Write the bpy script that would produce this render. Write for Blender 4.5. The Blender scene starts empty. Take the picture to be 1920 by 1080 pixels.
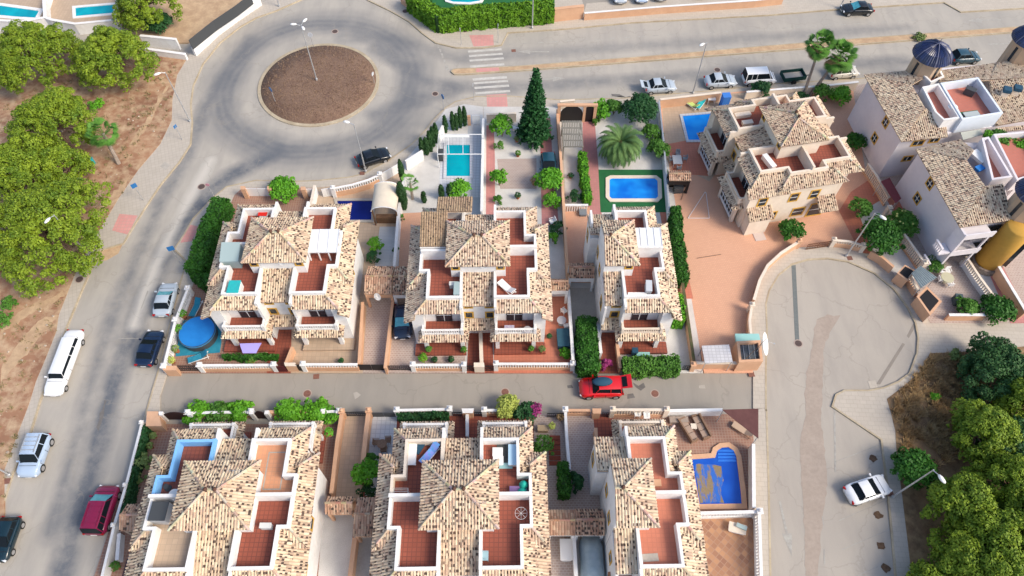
import bpy, bmesh, math, random
import numpy as np
from mathutils import Vector, Matrix
random.seed(7); RNG=np.random.default_rng(11)
C=bpy.context.scene.collection; S=bpy.context.scene; R=math.radians
# ------------------------------------------------ camera, sky, sun, exposure
CAM_H=60.0; FPX=1340.0; TILT=math.atan(860/1340.0)
cd=bpy.data.cameras.new('camera'); cam=bpy.data.objects.new('camera',cd); C.objects.link(cam)
cam.location=(0,0,CAM_H); cam.rotation_euler=(TILT,0,0); cd.sensor_width=36; cd.lens=36*FPX/1920
cd.clip_start=.5; cd.clip_end=3000; S.camera=cam
SUN_EL=R(42); SUN_AZ=R(-26)      # azimuth measured from +X (east) towards north
wd=bpy.data.worlds.new('World'); S.world=wd; wd.use_nodes=True; nt=wd.node_tree
sk=nt.nodes.new('ShaderNodeTexSky'); sk.sky_type='NISHITA'; sk.sun_disc=False
sk.sun_elevation=SUN_EL; sk.sun_rotation=math.pi/2-SUN_AZ; sk.dust_density=2.5; sk.air_density=1.0
bg=nt.nodes['Background']; nt.links.new(sk.outputs[0],bg.inputs[0]); bg.inputs[1].default_value=.15
sd=bpy.data.lights.new('sun','SUN'); sd.energy=2.0; sd.angle=R(20); sd.color=(1,.90,.74)
so=bpy.data.objects.new('sun',sd); C.objects.link(so)
so.rotation_euler=Vector((math.cos(SUN_EL)*math.cos(SUN_AZ),math.cos(SUN_EL)*math.sin(SUN_AZ),math.sin(SUN_EL))).to_track_quat('Z','Y').to_euler()
S.view_settings.view_transform='Standard'; S.view_settings.look='None'; S.view_settings.gamma=1
S.view_settings.exposure=.64
# ------------------------------------------------ surveying: photo point + height -> metres
def P(px,py,z=0.0):
    x=(px-960)/FPX; y=-(py-540)/FPX; c,s=math.cos(TILT),math.sin(TILT)
    d=(x,s+y*c,-c+y*s); t=(z-CAM_H)/d[2]
    return (x*t,d[1]*t,z)
# ------------------------------------------------ materials
MATS={}
def newmat(name):
    m=bpy.data.materials.new(name); m.use_nodes=True; n=m.node_tree; b=n.nodes['Principled BSDF']; MATS[name]=m
    return m,n,b
def N(n,t,**k):
    x=n.nodes.new(t)
    for a,v in k.items(): setattr(x,a,v)
    return x
def col(c): return (c[0],c[1],c[2],1)
def mix(n,f,a,b):
    x=N(n,'ShaderNodeMix',data_type='RGBA')
    for s,v in ((0,f),(6,a),(7,b)):
        if hasattr(v,'links'): n.links.new(v,x.inputs[s])
        elif s==0: x.inputs[0].default_value=v
        else: x.inputs[s].default_value=col(v)
    return x.outputs[2]
def noise(n,vec,sc,det=4,rough=.55):
    x=N(n,'ShaderNodeTexNoise'); x.inputs['Scale'].default_value=sc; x.inputs['Detail'].default_value=det; x.inputs['Roughness'].default_value=rough
    n.links.new(vec,x.inputs['Vector']); return x.outputs[0]
def ramp(n,v,a,b):
    x=N(n,'ShaderNodeMapRange'); x.inputs[1].default_value=a; x.inputs[2].default_value=b; n.links.new(v,x.inputs[0]); return x.outputs[0]
def mathn(n,op,a,b=None):
    x=N(n,'ShaderNodeMath',operation=op)
    for i,v in ((0,a),(1,b)):
        if v is None: continue
        if hasattr(v,'links'): n.links.new(v,x.inputs[i])
        else: x.inputs[i].default_value=v
    return x.outputs[0]
def bump(n,b,h,s,d=.03):
    x=N(n,'ShaderNodeBump'); x.inputs['Strength'].default_value=s; x.inputs['Distance'].default_value=d
    n.links.new(h,x.inputs['Height']); n.links.new(x.outputs[0],b.inputs['Normal'])
def M(name,c,c2=None,sc=1.2,rough=.85,c3=None,sc3=9,metal=0,bmp=0,spec=.3,lo=.35,hi=.65,f3=.5):
    if name in MATS: return MATS[name]
    m,n,b=newmat(name); b.inputs['Roughness'].default_value=rough; b.inputs['Metallic'].default_value=metal
    b.inputs['Specular IOR Level'].default_value=spec
    pos=N(n,'ShaderNodeNewGeometry').outputs['Position']
    o=None
    if c2: o=mix(n,ramp(n,noise(n,pos,sc),lo,hi),c,c2)
    if c3:
        k=mathn(n,'MULTIPLY',ramp(n,noise(n,pos,sc3,3,.7),.4,.7),f3); o=mix(n,k,o if o else c,c3)
    if o: n.links.new(o,b.inputs['Base Color'])
    else: b.inputs['Base Color'].default_value=col(c)
    if bmp: bump(n,b,noise(n,pos,sc3*2,3),bmp)
    return m
def TILE(name,c,c2,mort,w=.33,h=.33,off=0.0,rot=0,ms=.03,rough=.7,var=.5,stain=None):
    m,n,b=newmat(name); b.inputs['Roughness'].default_value=rough; b.inputs['Specular IOR Level'].default_value=.3
    pos=N(n,'ShaderNodeNewGeometry').outputs['Position']
    mp=N(n,'ShaderNodeMapping'); mp.inputs['Rotation'].default_value=(0,0,rot); n.links.new(pos,mp.inputs[0])
    t=N(n,'ShaderNodeTexBrick'); t.offset=off; t.inputs['Scale'].default_value=1; t.inputs['Mortar Size'].default_value=ms
    t.inputs['Brick Width'].default_value=w; t.inputs['Row Height'].default_value=h; t.inputs['Mortar Smooth'].default_value=.3
    t.inputs['Color1'].default_value=col(c); t.inputs['Color2'].default_value=col(c2); t.inputs['Mortar'].default_value=col(mort)
    n.links.new(mp.outputs[0],t.inputs[0])
    k=mathn(n,'MULTIPLY',ramp(n,noise(n,pos,.7,6,.7),.35,.7),var)
    o=mix(n,k,t.outputs[0],stain or tuple(x*.72 for x in c))
    n.links.new(o,b.inputs['Base Color']); return m
# asphalt with wear: big drifts, fine grain, tyre-polished band round the roundabout and along the avenue
def asphalt(name,c1,c2,c3,ring=None):
    m,n,b=newmat(name); b.inputs['Roughness'].default_value=.9; b.inputs['Specular IOR Level'].default_value=.25
    pos=N(n,'ShaderNodeNewGeometry').outputs['Position']
    o=mix(n,ramp(n,noise(n,pos,.09,6,.6),.35,.65),c1,c2)
    mp=N(n,'ShaderNodeMapping'); mp.inputs['Scale'].default_value=(.55,.12,1); mp.inputs['Rotation'].default_value=(0,0,R(-14)); n.links.new(pos,mp.inputs[0])
    o=mix(n,mathn(n,'MULTIPLY',ramp(n,noise(n,mp.outputs[0],1.3,5,.6),.45,.7),.5),o,c3)
    if ring:
        dist=N(n,'ShaderNodeVectorMath',operation='DISTANCE'); n.links.new(pos,dist.inputs[0]); dist.inputs[1].default_value=ring
        wob=mathn(n,'MULTIPLY',noise(n,pos,.12,3),3.0); d=mathn(n,'ADD',dist.outputs['Value'],wob)
        f1=ramp(n,d,10.2,12.2); f2=ramp(n,d,16.5,13.4)
        k=mathn(n,'MULTIPLY',f1,f2)
        sw=N(n,'ShaderNodeTexWave',wave_type='RINGS',rings_direction='SPHERICAL'); sw.inputs['Scale'].default_value=.35; sw.inputs['Distortion'].default_value=5; sw.inputs['Detail'].default_value=3; sw.inputs['Detail Scale'].default_value=.4
        sub=N(n,'ShaderNodeVectorMath',operation='SUBTRACT'); n.links.new(pos,sub.inputs[0]); sub.inputs[1].default_value=ring; n.links.new(sub.outputs[0],sw.inputs[0])
        k=mathn(n,'MULTIPLY',k,mathn(n,'ADD',mathn(n,'MULTIPLY',sw.outputs['Fac'],.12),.88))
        o=mix(n,mathn(n,'MULTIPLY',mathn(n,'MULTIPLY',k,.95),mathn(n,'ADD',mathn(n,'MULTIPLY',noise(n,pos,.25,5,.7),.9),.35)),o,(.10,.115,.14))
    if ring:
        def vm(op,a,b=None,scale=None):
            x=N(n,'ShaderNodeVectorMath',operation=op)
            for i,v in ((0,a),(1,b)):
                if v is None: continue
                if hasattr(v,'links'): n.links.new(v,x.inputs[i])
                else: x.inputs[i].default_value=v
            if scale is not None: n.links.new(scale,x.inputs['Scale'])
            return x
        fl_=vm('MULTIPLY',pos,(1,1,0)).outputs[0]; wobn=mathn(n,'MULTIPLY',noise(n,pos,.22,4),1.2)
        def lane(px,w,am,colr):
            pts=[P(*p)[:2]+(0,) for p in px]; best=None
            for a,b_ in zip(pts,pts[1:]):
                ba=tuple(b_[i]-a[i] for i in range(3)); L2=ba[0]**2+ba[1]**2
                pa=vm('SUBTRACT',fl_,a).outputs[0]; t=mathn(n,'DIVIDE',vm('DOT_PRODUCT',pa,ba).outputs['Value'],L2)
                cl_=N(n,'ShaderNodeClamp'); n.links.new(t,cl_.inputs[0]); sc_=vm('SCALE',ba,None,cl_.outputs[0]).outputs[0]
                d_=vm('DISTANCE',pa,sc_).outputs['Value']; best=d_ if best is None else mathn(n,'MINIMUM',best,d_)
            return mathn(n,'MULTIPLY',ramp(n,mathn(n,'ADD',best,wobn),w+1.3,w*.4+.6),am)
        DK=(.10,.115,.14)
        for px,w,am in (([(520,285),(430,330),(370,385),(320,450),(275,540),(240,640),(205,740),(175,860),(140,980),(115,1080)],.95,1.0),([(470,75),(420,140),(385,200),(352,290),(300,380),(262,470),(215,580),(175,700),(140,830),(95,1000)],.6,.7),([(705,90),(790,150),(860,163),(960,164),(1200,148),(1700,112)],.8,.6),([(640,70),(760,78),(860,112),(960,103),(1250,82),(1700,52)],.7,.45),([(700,215),(780,190),(850,168)],.9,.6)):
            o=mix(n,mathn(n,'MULTIPLY',lane(px,w,am,DK),ramp(n,noise(n,pos,.4,5,.7),.1,.58)),o,DK)
        o=mix(n,lane([(395,300),(340,400),(290,500),(250,610)],.25,.8,None),o,(.58,.54,.48))
    cr=N(n,'ShaderNodeTexVoronoi',feature='DISTANCE_TO_EDGE'); cr.inputs['Scale'].default_value=.16
    wv=N(n,'ShaderNodeVectorMath',operation='ADD'); nn=N(n,'ShaderNodeTexNoise'); nn.inputs['Scale'].default_value=.5; nn.inputs['Detail'].default_value=5; n.links.new(pos,nn.inputs[0])
    sc=N(n,'ShaderNodeVectorMath',operation='SCALE'); sc.inputs['Scale'].default_value=3; n.links.new(nn.outputs['Color'],sc.inputs[0]); n.links.new(pos,wv.inputs[0]); n.links.new(sc.outputs[0],wv.inputs[1]); n.links.new(wv.outputs[0],cr.inputs[0])
    crk=mathn(n,'MULTIPLY',ramp(n,cr.outputs['Distance'],.012,.003),.35)
    o=mix(n,crk,o,tuple(x*.6 for x in c1))
    o=mix(n,mathn(n,'MULTIPLY',ramp(n,noise(n,pos,14,4,.8),.3,.75),.3),o,tuple(x*.65 for x in c1))
    n.links.new(o,b.inputs['Base Color']); bump(n,b,noise(n,pos,25,3,.8),.25); return m
RC=P(598,157)
def attrmat(name,rough=.85,k=.25,dark=.6,sc=3,spec=.3,bmp=0):
    m,n,b=newmat(name); b.inputs['Roughness'].default_value=rough; b.inputs['Specular IOR Level'].default_value=spec
    a=N(n,'ShaderNodeAttribute',attribute_name='tint'); pos=N(n,'ShaderNodeNewGeometry').outputs['Position']
    f=mathn(n,'MULTIPLY',ramp(n,noise(n,pos,sc,4,.7),.35,.7),k)
    pk=mathn(n,'MULTIPLY',ramp(n,noise(n,pos,.55,5,.65),.45,.68),.28 if 'navy' not in name else 0.0)
    o=mix(n,pk,a.outputs['Color'],(.40,.235,.165)); o=mix(n,f,o,(0,0,0))
    n.links.new(o,b.inputs['Base Color'])
    if bmp: bump(n,b,noise(n,pos,20,3),bmp)
    return m
def leafmat(name,c,c2,trans=.15):
    m,n,b=newmat(name); b.inputs['Roughness'].default_value=.6; b.inputs['Specular IOR Level'].default_value=.25
    a=N(n,'ShaderNodeAttribute',attribute_name='rnd'); pos=N(n,'ShaderNodeNewGeometry').outputs['Position']
    f=mathn(n,'ADD',mathn(n,'MULTIPLY',a.outputs['Fac'],.45),mathn(n,'MULTIPLY',ramp(n,noise(n,pos,.55,5,.65),.36,.64),.55))
    n.links.new(mix(n,f,c,c2),b.inputs['Base Color'])
    return m
asph=asphalt('asphalt',(.45,.41,.355),(.36,.335,.30),(.29,.272,.25),RC)
asph2=asphalt('asphalt_street',(.35,.315,.27),(.31,.283,.247),(.25,.23,.205))
asph3=asphalt('asphalt_turning',(.435,.39,.335),(.385,.345,.30),(.31,.28,.25))
pave=TILE('paving',(.5,.445,.375),(.47,.415,.35),(.4,.35,.29),.6,.4,.5,R(3),.02,.85,.35)
paveW=TILE('paving_grey',(.48,.43,.37),(.45,.40,.34),(.38,.335,.285),.4,.4,0,R(-20),.02,.85,.35)
kerbm=M('kerb',(.5,.42,.3),(.38,.31,.21),.6,c3=(.25,.2,.15),sc3=3,f3=.4)
conc=M('concrete',(.46,.42,.37),(.38,.35,.31),.8,c3=(.25,.23,.2),sc3=6,f3=.3)
pinkpave=TILE('pink_paving',(.62,.3,.27),(.58,.27,.25),(.5,.3,.26),.4,.4,0,0,.03,.8,.3)
dirt=M('dirt',(.37,.205,.12),(.23,.115,.07),.22,c3=(.56,.42,.27),sc3=.9,f3=.75,bmp=.8)
mulch=M('mulch',(.17,.105,.075),(.115,.065,.05),.4,c3=(.30,.2,.13),sc3=7,f3=.75,bmp=.6)
sand=M('sand',(.55,.39,.24),(.42,.28,.17),.9,c3=(.3,.2,.13),sc3=4,f3=.4)
drygrass=M('dry_soil',(.22,.13,.07),(.34,.23,.12),.5,c3=(.1,.055,.03),sc3=1.5,f3=.7,bmp=.6)
terra=TILE('terracotta',(.31,.088,.055),(.275,.078,.05),(.17,.055,.04),.33,.33,0,0,.035,.6,.65)
terraP=TILE('pale_terracotta',(.56,.2,.125),(.52,.185,.115),(.46,.17,.11),.33,.33,0,0,.03,.6,.6)
brownt=TILE('brown_paving',(.34,.185,.13),(.29,.155,.11),(.38,.26,.2),.25,.25,0,0,.03,.8,.4)
peach=TILE('peach_paving',(.66,.37,.24),(.62,.34,.22),(.54,.31,.21),.22,.22,.5,R(10),.02,.8,.3,(.54,.29,.19))
pinkp=TILE('pink_brick',(.5,.215,.2),(.45,.19,.18),(.4,.2,.185),.3,.3,0,0,.025,.8,.3)
beiget=TILE('beige_tile',(.5,.375,.27),(.45,.335,.24),(.38,.3,.22),.4,.4,0,0,.02,.7,.3)
stonep=TILE('stone_paving',(.42,.33,.29),(.36,.27,.24),(.5,.43,.38),.3,.2,.5,0,.03,.85,.4)
palet=TILE('pale_blue_tile',(.6,.61,.63),(.57,.585,.61),(.43,.44,.47),.4,.4,0,0,.03,.6,.2)
gravelW=M('white_gravel',(.64,.62,.59),(.55,.53,.5),.7,c3=(.36,.34,.31),sc3=14,f3=.5,bmp=.4)
greyplank=TILE('grey_planks',(.5,.52,.54),(.46,.48,.5),(.36,.38,.4),2.5,.2,.5,0,.012,.7,.3)
octag=TILE('checker_paving',(.48,.26,.14),(.27,.13,.085),(.36,.22,.15),.42,.42,0,R(45),.03,.75,.25)
turf=M('turf',(.02,.13,.04),(.015,.1,.035),1.2,c3=(.03,.17,.06),sc3=12)
white=M('white_render',(.80,.79,.78),(.74,.73,.72),.6,c3=(.56,.52,.47),sc3=2.5,f3=.35)
cream=M('cream_render',(.76,.66,.55),(.7,.6,.49),.7,c3=(.55,.45,.35),sc3=3,f3=.25)
peachw=M('peach_render',(.66,.40,.25),(.6,.35,.215),.6,c3=(.48,.28,.18),sc3=3,f3=.3)
bluew=M('blue_paint',(.22,.5,.86),(.2,.46,.8),1)
palebl=M('pale_blue_paint',(.5,.66,.86),(.47,.62,.82),1)
yelt=M('ochre_surround',(.62,.36,.06),(.52,.3,.06),2)
glass=M('window_glass',(.02,.03,.04),rough=.12,spec=.5)
frame=M('dark_frame',(.05,.05,.055),rough=.4)
wmetal=M('white_metal',(.75,.75,.75),rough=.4)
galv=M('galvanised',(.5,.51,.52),(.42,.43,.44),3,rough=.4,metal=.4)
black=M('black_metal',(.015,.013,.014),rough=.5)
timber=M('timber',(.2,.11,.06),(.14,.075,.04),6)
plasticw=M('white_plastic',(.82,.81,.79),rough=.4)
tealf=M('teal_fabric',(.03,.25,.35),(.02,.2,.3),3)
bluef=M('blue_fabric',(.05,.2,.6),rough=.7)
lilac=M('lilac_fabric',(.38,.33,.75),rough=.8)
creamf=M('cream_canvas',(.72,.63,.5),(.66,.58,.46),2)
sheet=M('polycarbonate',(.72,.74,.76),(.65,.67,.7),2,rough=.3)
metalgr=M('grey_green_metal',(.33,.42,.42),rough=.5)
teal=M('teal_plastic',(.03,.38,.4),rough=.4)
dgrey=M('dark_grey_plastic',(.06,.065,.07),rough=.5)
wicker=M('wicker',(.27,.17,.11),(.2,.12,.08),12)
navyf=M('navy_fabric',(.02,.07,.12),rough=.8)
greenf=M('green_cloth',(.02,.42,.33),rough=.7)
redpl=M('red_paint',(.6,.02,.01),rough=.4)
def ORG(px,n=5,j=.25,seed=1):
    rr=random.Random(seed); out=[]
    for i in range(len(px)):
        a,b=px[i],px[(i+1)%len(px)]; L=math.hypot(b[0]-a[0],b[1]-a[1]); m=max(1,int(L/8))
        for k in range(m): t=k/m; out.append((a[0]+(b[0]-a[0])*t+rr.uniform(-1,1)*j*min(8,L),a[1]+(b[1]-a[1])*t+rr.uniform(-1,1)*j*min(8,L)))
    return out
def WATER(name,c,c2):
    m,n,b=newmat(name); b.inputs['Roughness'].default_value=.12; b.inputs['Specular IOR Level'].default_value=.25
    pos=N(n,'ShaderNodeNewGeometry').outputs['Position']
    n.links.new(mix(n,ramp(n,noise(n,pos,.45,2),.35,.65),c,c2),b.inputs['Base Color']); bump(n,b,noise(n,pos,2.5,3),.12); return m
w_blue=WATER('pool_water',(.006,.14,.62),(.015,.3,.8)); w_teal=WATER('teal_water',(.0,.27,.36),(.0,.38,.46)); w_navy=WATER('navy_water',(.004,.01,.13),(.006,.015,.17)); w_cov=M('pool_cover',(.02,.21,.58),(.015,.17,.5),.8,rough=.45)
w_bright=WATER('bright_water',(.0,.2,.75),(.01,.3,.85))
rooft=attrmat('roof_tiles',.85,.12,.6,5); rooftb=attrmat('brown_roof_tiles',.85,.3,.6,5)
PAL=[(.69,.56,.405),(.65,.515,.37),(.60,.455,.325),(.72,.60,.445),(.66,.535,.385),(.51,.37,.275)]
PALR=[(.52,.33,.23),(.47,.28,.19),(.56,.38,.27),(.42,.25,.17),(.6,.42,.29)]
PALB=[(.42,.3,.19),(.46,.33,.21),(.38,.27,.17)]
PALN=[(.012,.022,.085),(.016,.03,.11),(.01,.018,.065)]
# ------------------------------------------------ mesh collector
ROOT={}
def tag(o,label=None,cat=None,group=None,kind=None):
    if label: o['label']=label
    if cat: o['category']=cat
    if group: o['group']=group
    if kind: o['kind']=kind
    return o
def thing(name,label,cat,loc,group=None,rz=0):
    o=bpy.data.objects.new(name,None); C.objects.link(o); o.location=loc; o.rotation_euler=(0,0,rz)
    o.empty_display_size=.3; ROOT[o]=Vector(loc); return tag(o,label,cat,group)
def dup(root,loc,rz=0,label=None,group=None,sc=1):
    r=root.copy(); C.objects.link(r); r.location=loc; r.rotation_euler=(0,0,rz); r.scale=(sc,)*3 if not isinstance(sc,tuple) else sc
    if label: r['label']=label
    if group: r['group']=group
    for ch in list(root.children):
        c=ch.copy(); C.objects.link(c); c.parent=r
        for gch in list(ch.children):
            d=gch.copy(); C.objects.link(d); d.parent=c
    return r
class MB:
    def __init__(s,xf=None): s.v=[]; s.f=[]; s.c=[]; s.xf=xf; s.color=None
    def add(s,vs,fs,c=None):
        b=len(s.v)
        if s.xf: vs=[s.xf(v) for v in vs]
        s.v+=[tuple(v) for v in vs]; s.f+=[tuple(b+i for i in f) for f in fs]; s.c+=[c or (.5,.5,.5)]*len(fs)
        return s
    def box(s,x0,x1,y0,y1,z0,z1):
        return s.add([(x0,y0,z0),(x1,y0,z0),(x1,y1,z0),(x0,y1,z0),(x0,y0,z1),(x1,y0,z1),(x1,y1,z1),(x0,y1,z1)],
            [(0,3,2,1),(4,5,6,7),(0,1,5,4),(1,2,6,5),(2,3,7,6),(3,0,4,7)])
    def obox(s,c,L,W,z0,z1,a=0,tp=1):
        ca,sa=math.cos(a),math.sin(a); q=[(-L/2,-W/2),(L/2,-W/2),(L/2,W/2),(-L/2,W/2)]
        vs=[(c[0]+x*ca-y*sa,c[1]+x*sa+y*ca,z0) for x,y in q]+[(c[0]+(x*ca-y*sa)*tp,c[1]+(x*sa+y*ca)*tp,z1) for x,y in q]
        return s.add(vs,[(0,3,2,1),(4,5,6,7),(0,1,5,4),(1,2,6,5),(2,3,7,6),(3,0,4,7)])
    def prism(s,pts,z0,z1):
        a=sum(pts[i-1][0]*pts[i][1]-pts[i][0]*pts[i-1][1] for i in range(len(pts)))
        if a<0: pts=pts[::-1]
        n=len(pts); vs=[(p[0],p[1],z0) for p in pts]+[(p[0],p[1],z1) for p in pts]
        return s.add(vs,[tuple(range(n,2*n))]+[(i,(i+1)%n,n+(i+1)%n,n+i) for i in range(n)]+[tuple(range(n-1,-1,-1))])
    def wall(s,p,q,t,z0,z1,ext=0):
        dx,dy=q[0]-p[0],q[1]-p[1]; L=math.hypot(dx,dy) or 1
        return s.obox(((p[0]+q[0])/2,(p[1]+q[1])/2),L+ext*2,t,z0,z1,math.atan2(dy,dx))
    def path(s,pts,t,z0,z1):
        P2=[Vector(p[:2]) for p in pts]; closed=len(P2)>3 and (P2[0]-P2[-1]).length<1e-4
        if closed: P2=P2[:-1]
        n=len(P2); A=[];B=[]
        for i,p in enumerate(P2):
            d1=(p-P2[i-1]).normalized() if (i>0 or closed) else None
            d2=(P2[(i+1)%n]-p).normalized() if (i<n-1 or closed) else None
            d1=d1 or d2; d2=d2 or d1; n1=Vector((-d1.y,d1.x)); n2=Vector((-d2.y,d2.x)); m=(n1+n2)
            m=m.normalized() if m.length>1e-3 else n1; k=t/2/max(.4,m.dot(n1)); A.append(p+m*k); B.append(p-m*k)
        vs=[(a.x,a.y,z) for z in (z0,z1) for a in A]+[(b.x,b.y,z) for z in (z0,z1) for b in B]; fs=[]
        for i in range(n if closed else n-1):
            j=(i+1)%n; fs+=[(i,j,n+j,n+i),(2*n+j,2*n+i,3*n+i,3*n+j),(n+i,n+j,3*n+j,3*n+i)]
        if not closed: fs+=[(0,n,3*n,2*n),(n-1,2*n+n-1,3*n+n-1,2*n-1)]
        return s.add(vs,fs)
    def tube(s,p,q,r0,r1=None,n=8,caps=True):
        r1=r0 if r1 is None else r1; p=Vector(p); q=Vector(q); d=(q-p).normalized()
        a=d.orthogonal().normalized(); b=d.cross(a)
        vs=[p+(a*math.cos(t)+b*math.sin(t))*r0 for t in [2*math.pi*i/n for i in range(n)]]+[q+(a*math.cos(t)+b*math.sin(t))*r1 for t in [2*math.pi*i/n for i in range(n)]]
        fs=[(i,(i+1)%n,n+(i+1)%n,n+i) for i in range(n)]
        if caps: fs+=[tuple(range(n-1,-1,-1)),tuple(range(n,2*n))]
        return s.add(vs,fs)
    def lathe(s,c,prof,n=12,sx=1,sy=1):
        vs=[];fs=[]
        for r,z in prof: vs+=[(c[0]+r*math.cos(2*math.pi*i/n)*sx,c[1]+r*math.sin(2*math.pi*i/n)*sy,c[2]+z) for i in range(n)]
        for k in range(len(prof)-1): fs+=[(k*n+i,k*n+(i+1)%n,(k+1)*n+(i+1)%n,(k+1)*n+i) for i in range(n)]
        fs+=[tuple(range(n-1,-1,-1)),tuple(range((len(prof)-1)*n,len(prof)*n))]
        return s.add(vs,fs)
    def build(s,name,mat,parent=None,smooth=False,label=None,cat=None,group=None,kind=None,bevel=0):
        me=bpy.data.meshes.new(name)
        org=Vector((0,0,0)); top=parent
        while top is not None and top.parent: top=top.parent
        if top is not None: org=ROOT[top]
        elif kind is None and s.v:
            a=np.array(s.v); org=Vector(((a[:,0].min()+a[:,0].max())/2,(a[:,1].min()+a[:,1].max())/2,a[:,2].min()))
        me.from_pydata([(v[0]-org[0],v[1]-org[1],v[2]-org[2]) for v in s.v],[],s.f); me.materials.append(mat)
        if mat.name.endswith('roof_tiles') or mat.name.endswith('tinted'):
            at=me.attributes.new('tint','FLOAT_COLOR','FACE'); at.data.foreach_set('color',np.array([(*c,1) for c in s.c],dtype=np.float32).ravel())
        if smooth: me.shade_smooth()
        o=bpy.data.objects.new(name,me); C.objects.link(o)
        if parent is not None: o.parent=parent
        else: o.location=org; ROOT[o]=org
        if bevel:
            b=o.modifiers.new('b','BEVEL'); b.width=bevel; b.segments=2; b.limit_method='ANGLE'
        return tag(o,label,cat,group,kind)
def PP(l,z=0): return [P(x,y,z) for x,y in l]
# ------------------------------------------------ barrel-tile roof planes: every tile is real geometry
TW,TL=.225,.37
PROF=[(0,0),(.16,.048),(.42,.066),(.66,.048),(.8,0),(1.0,0)]
def clip(poly,ax,lim,sgn):
    out=[]
    for i in range(len(poly)):
        a,b=poly[i-1],poly[i]; da=(a[ax]-lim)*sgn; db=(b[ax]-lim)*sgn
        if da>=0 or db>=0:
            if (da<0)!=(db<0) and da!=db:
                t=da/(da-db); out.append((a[0]+(b[0]-a[0])*t,a[1]+(b[1]-a[1])*t))
            if db>=0: out.append(b)
    return out
CUR=[PAL]
def shiftpal(r,g,b): return [(c[0]*r,c[1]*g,c[2]*b) for c in PAL]
def slope(mb,pts,pal=None,dark=.42,tw=TW,tl=TL):
    pal=pal or CUR[0]
    q=[Vector(mb.xf(p) if mb.xf else p) for p in pts]
    nrm=Vector((0,0,0))
    for i in range(len(q)): nrm+=q[i-1].cross(q[i])
    if nrm.z<0: nrm=-nrm
    nrm.normalize(); d=Vector((nrm.x*nrm.z,nrm.y*nrm.z,-(nrm.x**2+nrm.y**2))).normalized(); a=d.cross(nrm).normalized()
    o=q[0]; st=[((p-o).dot(a),(p-o).dot(d)) for p in q]
    xf,mb.xf=mb.xf,None
    dn=nrm*.03
    mb.add([p-dn for p in q],[tuple(range(len(q)))],(.17,.12,.09)); mb.add([p-nrm*.12 for p in q],[tuple(range(len(q)))],(.6,.5,.4))
    n=len(q); mb.add([p-dn for p in q]+[p-nrm*.12 for p in q],[(i,(i+1)%n,n+(i+1)%n,n+i) for i in range(n)],(.55,.42,.3))
    s0=min(x for x,_ in st); s1=max(x for x,_ in st); t0=min(y for _,y in st); t1=max(y for _,y in st)
    V=[];F=[];CC=[]
    k=0; s=s0
    while s<s1-1e-4:
        e=min(s+tw,s1+tw); colp=clip(clip(st,0,s,1),0,e,-1)
        if len(colp)>2:
            ta=min(y for _,y in colp); tb=max(y for _,y in colp); ph=random.choice((0,0,.5))*tl; j=math.floor((ta-t0-ph)/tl); t=t0+ph+j*tl
            while t<tb-1e-4:
                cell=clip(clip(colp,1,t,1),1,t+tl,-1)
                if len(cell)>2:
                    base=random.choice(pal); g=random.uniform(.88,1.08); base=tuple(min(1,c*g) for c in base)
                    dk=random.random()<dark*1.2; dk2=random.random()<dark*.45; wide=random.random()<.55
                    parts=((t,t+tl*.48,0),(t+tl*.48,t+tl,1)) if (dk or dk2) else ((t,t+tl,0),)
                    for (ta_,tb_,low) in parts:
                      sub=clip(clip(cell,1,ta_,1),1,tb_,-1) if len(parts)>1 else cell
                      if len(sub)<3: continue
                      for i in range(5):
                        pc=clip(clip(sub,0,s+PROF[i][0]*tw,1),0,s+PROF[i+1][0]*tw,-1)
                        if len(pc)<3: continue
                        ids=[]
                        for (x,y) in pc:
                            f=(x-s)/tw; h=0
                            for m_ in range(5):
                                if PROF[m_][0]-1e-6<=f<=PROF[m_+1][0]+1e-6:
                                    w=(f-PROF[m_][0])/(PROF[m_+1][0]-PROF[m_][0]); h=PROF[m_][1]*(1-w)+PROF[m_+1][1]*w; break
                            h+=.04*(y-t)/tl; p=o+a*x+d*y+nrm*h; ids.append(len(V)); V.append(p)
                        F.append(tuple(ids))
                        c=base  # brown spots standing for channel shade and open tile ends, painted per face
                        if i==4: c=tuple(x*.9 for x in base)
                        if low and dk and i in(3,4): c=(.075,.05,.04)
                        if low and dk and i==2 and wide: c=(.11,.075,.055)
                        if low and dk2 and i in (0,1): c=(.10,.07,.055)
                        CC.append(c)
                t+=tl
        s+=tw; k+=1
    b=len(mb.v); mb.v+=[tuple(v) for v in V]; mb.f+=[tuple(b+i for i in f) for f in F]; mb.c+=CC
    mb.xf=xf
def ridge(mb,p,q,pal=PAL,r=.11):
    xf=mb.xf; p=Vector(xf(p) if xf else p); q=Vector(xf(q) if xf else q); mb.xf=None
    L=(q-p).length; n=max(1,int(L/.4)); d=(q-p)/n
    for i in range(n):
        b=len(mb.f); mb.tube(p+d*i+Vector((0,0,.03)),p+d*(i+1)+Vector((0,0,.05)),r*.85,r,6)
        c=random.choice(pal); c=tuple(x*random.uniform(.75,1) for x in c)
        for k in range(b,len(mb.f)): mb.c[k]=c
    mb.xf=xf
def balusters(mb,p,q,z0,z1,step=.2,r=.045,rail=.09):
    L=math.hypot(q[0]-p[0],q[1]-p[1]); n=max(1,int(L/step)); a=math.atan2(q[1]-p[1],q[0]-p[0])
    for i in range(n):
        t=(i+.5)/n; x=p[0]+(q[0]-p[0])*t; y=p[1]+(q[1]-p[1])*t
        mb.obox((x,y),r*2,r*2,z0+.06,z1-.07,a)
    mb.wall(p,q,.15,z0,z0+.06); mb.wall(p,q,.2,z1-.08,z1)
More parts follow.
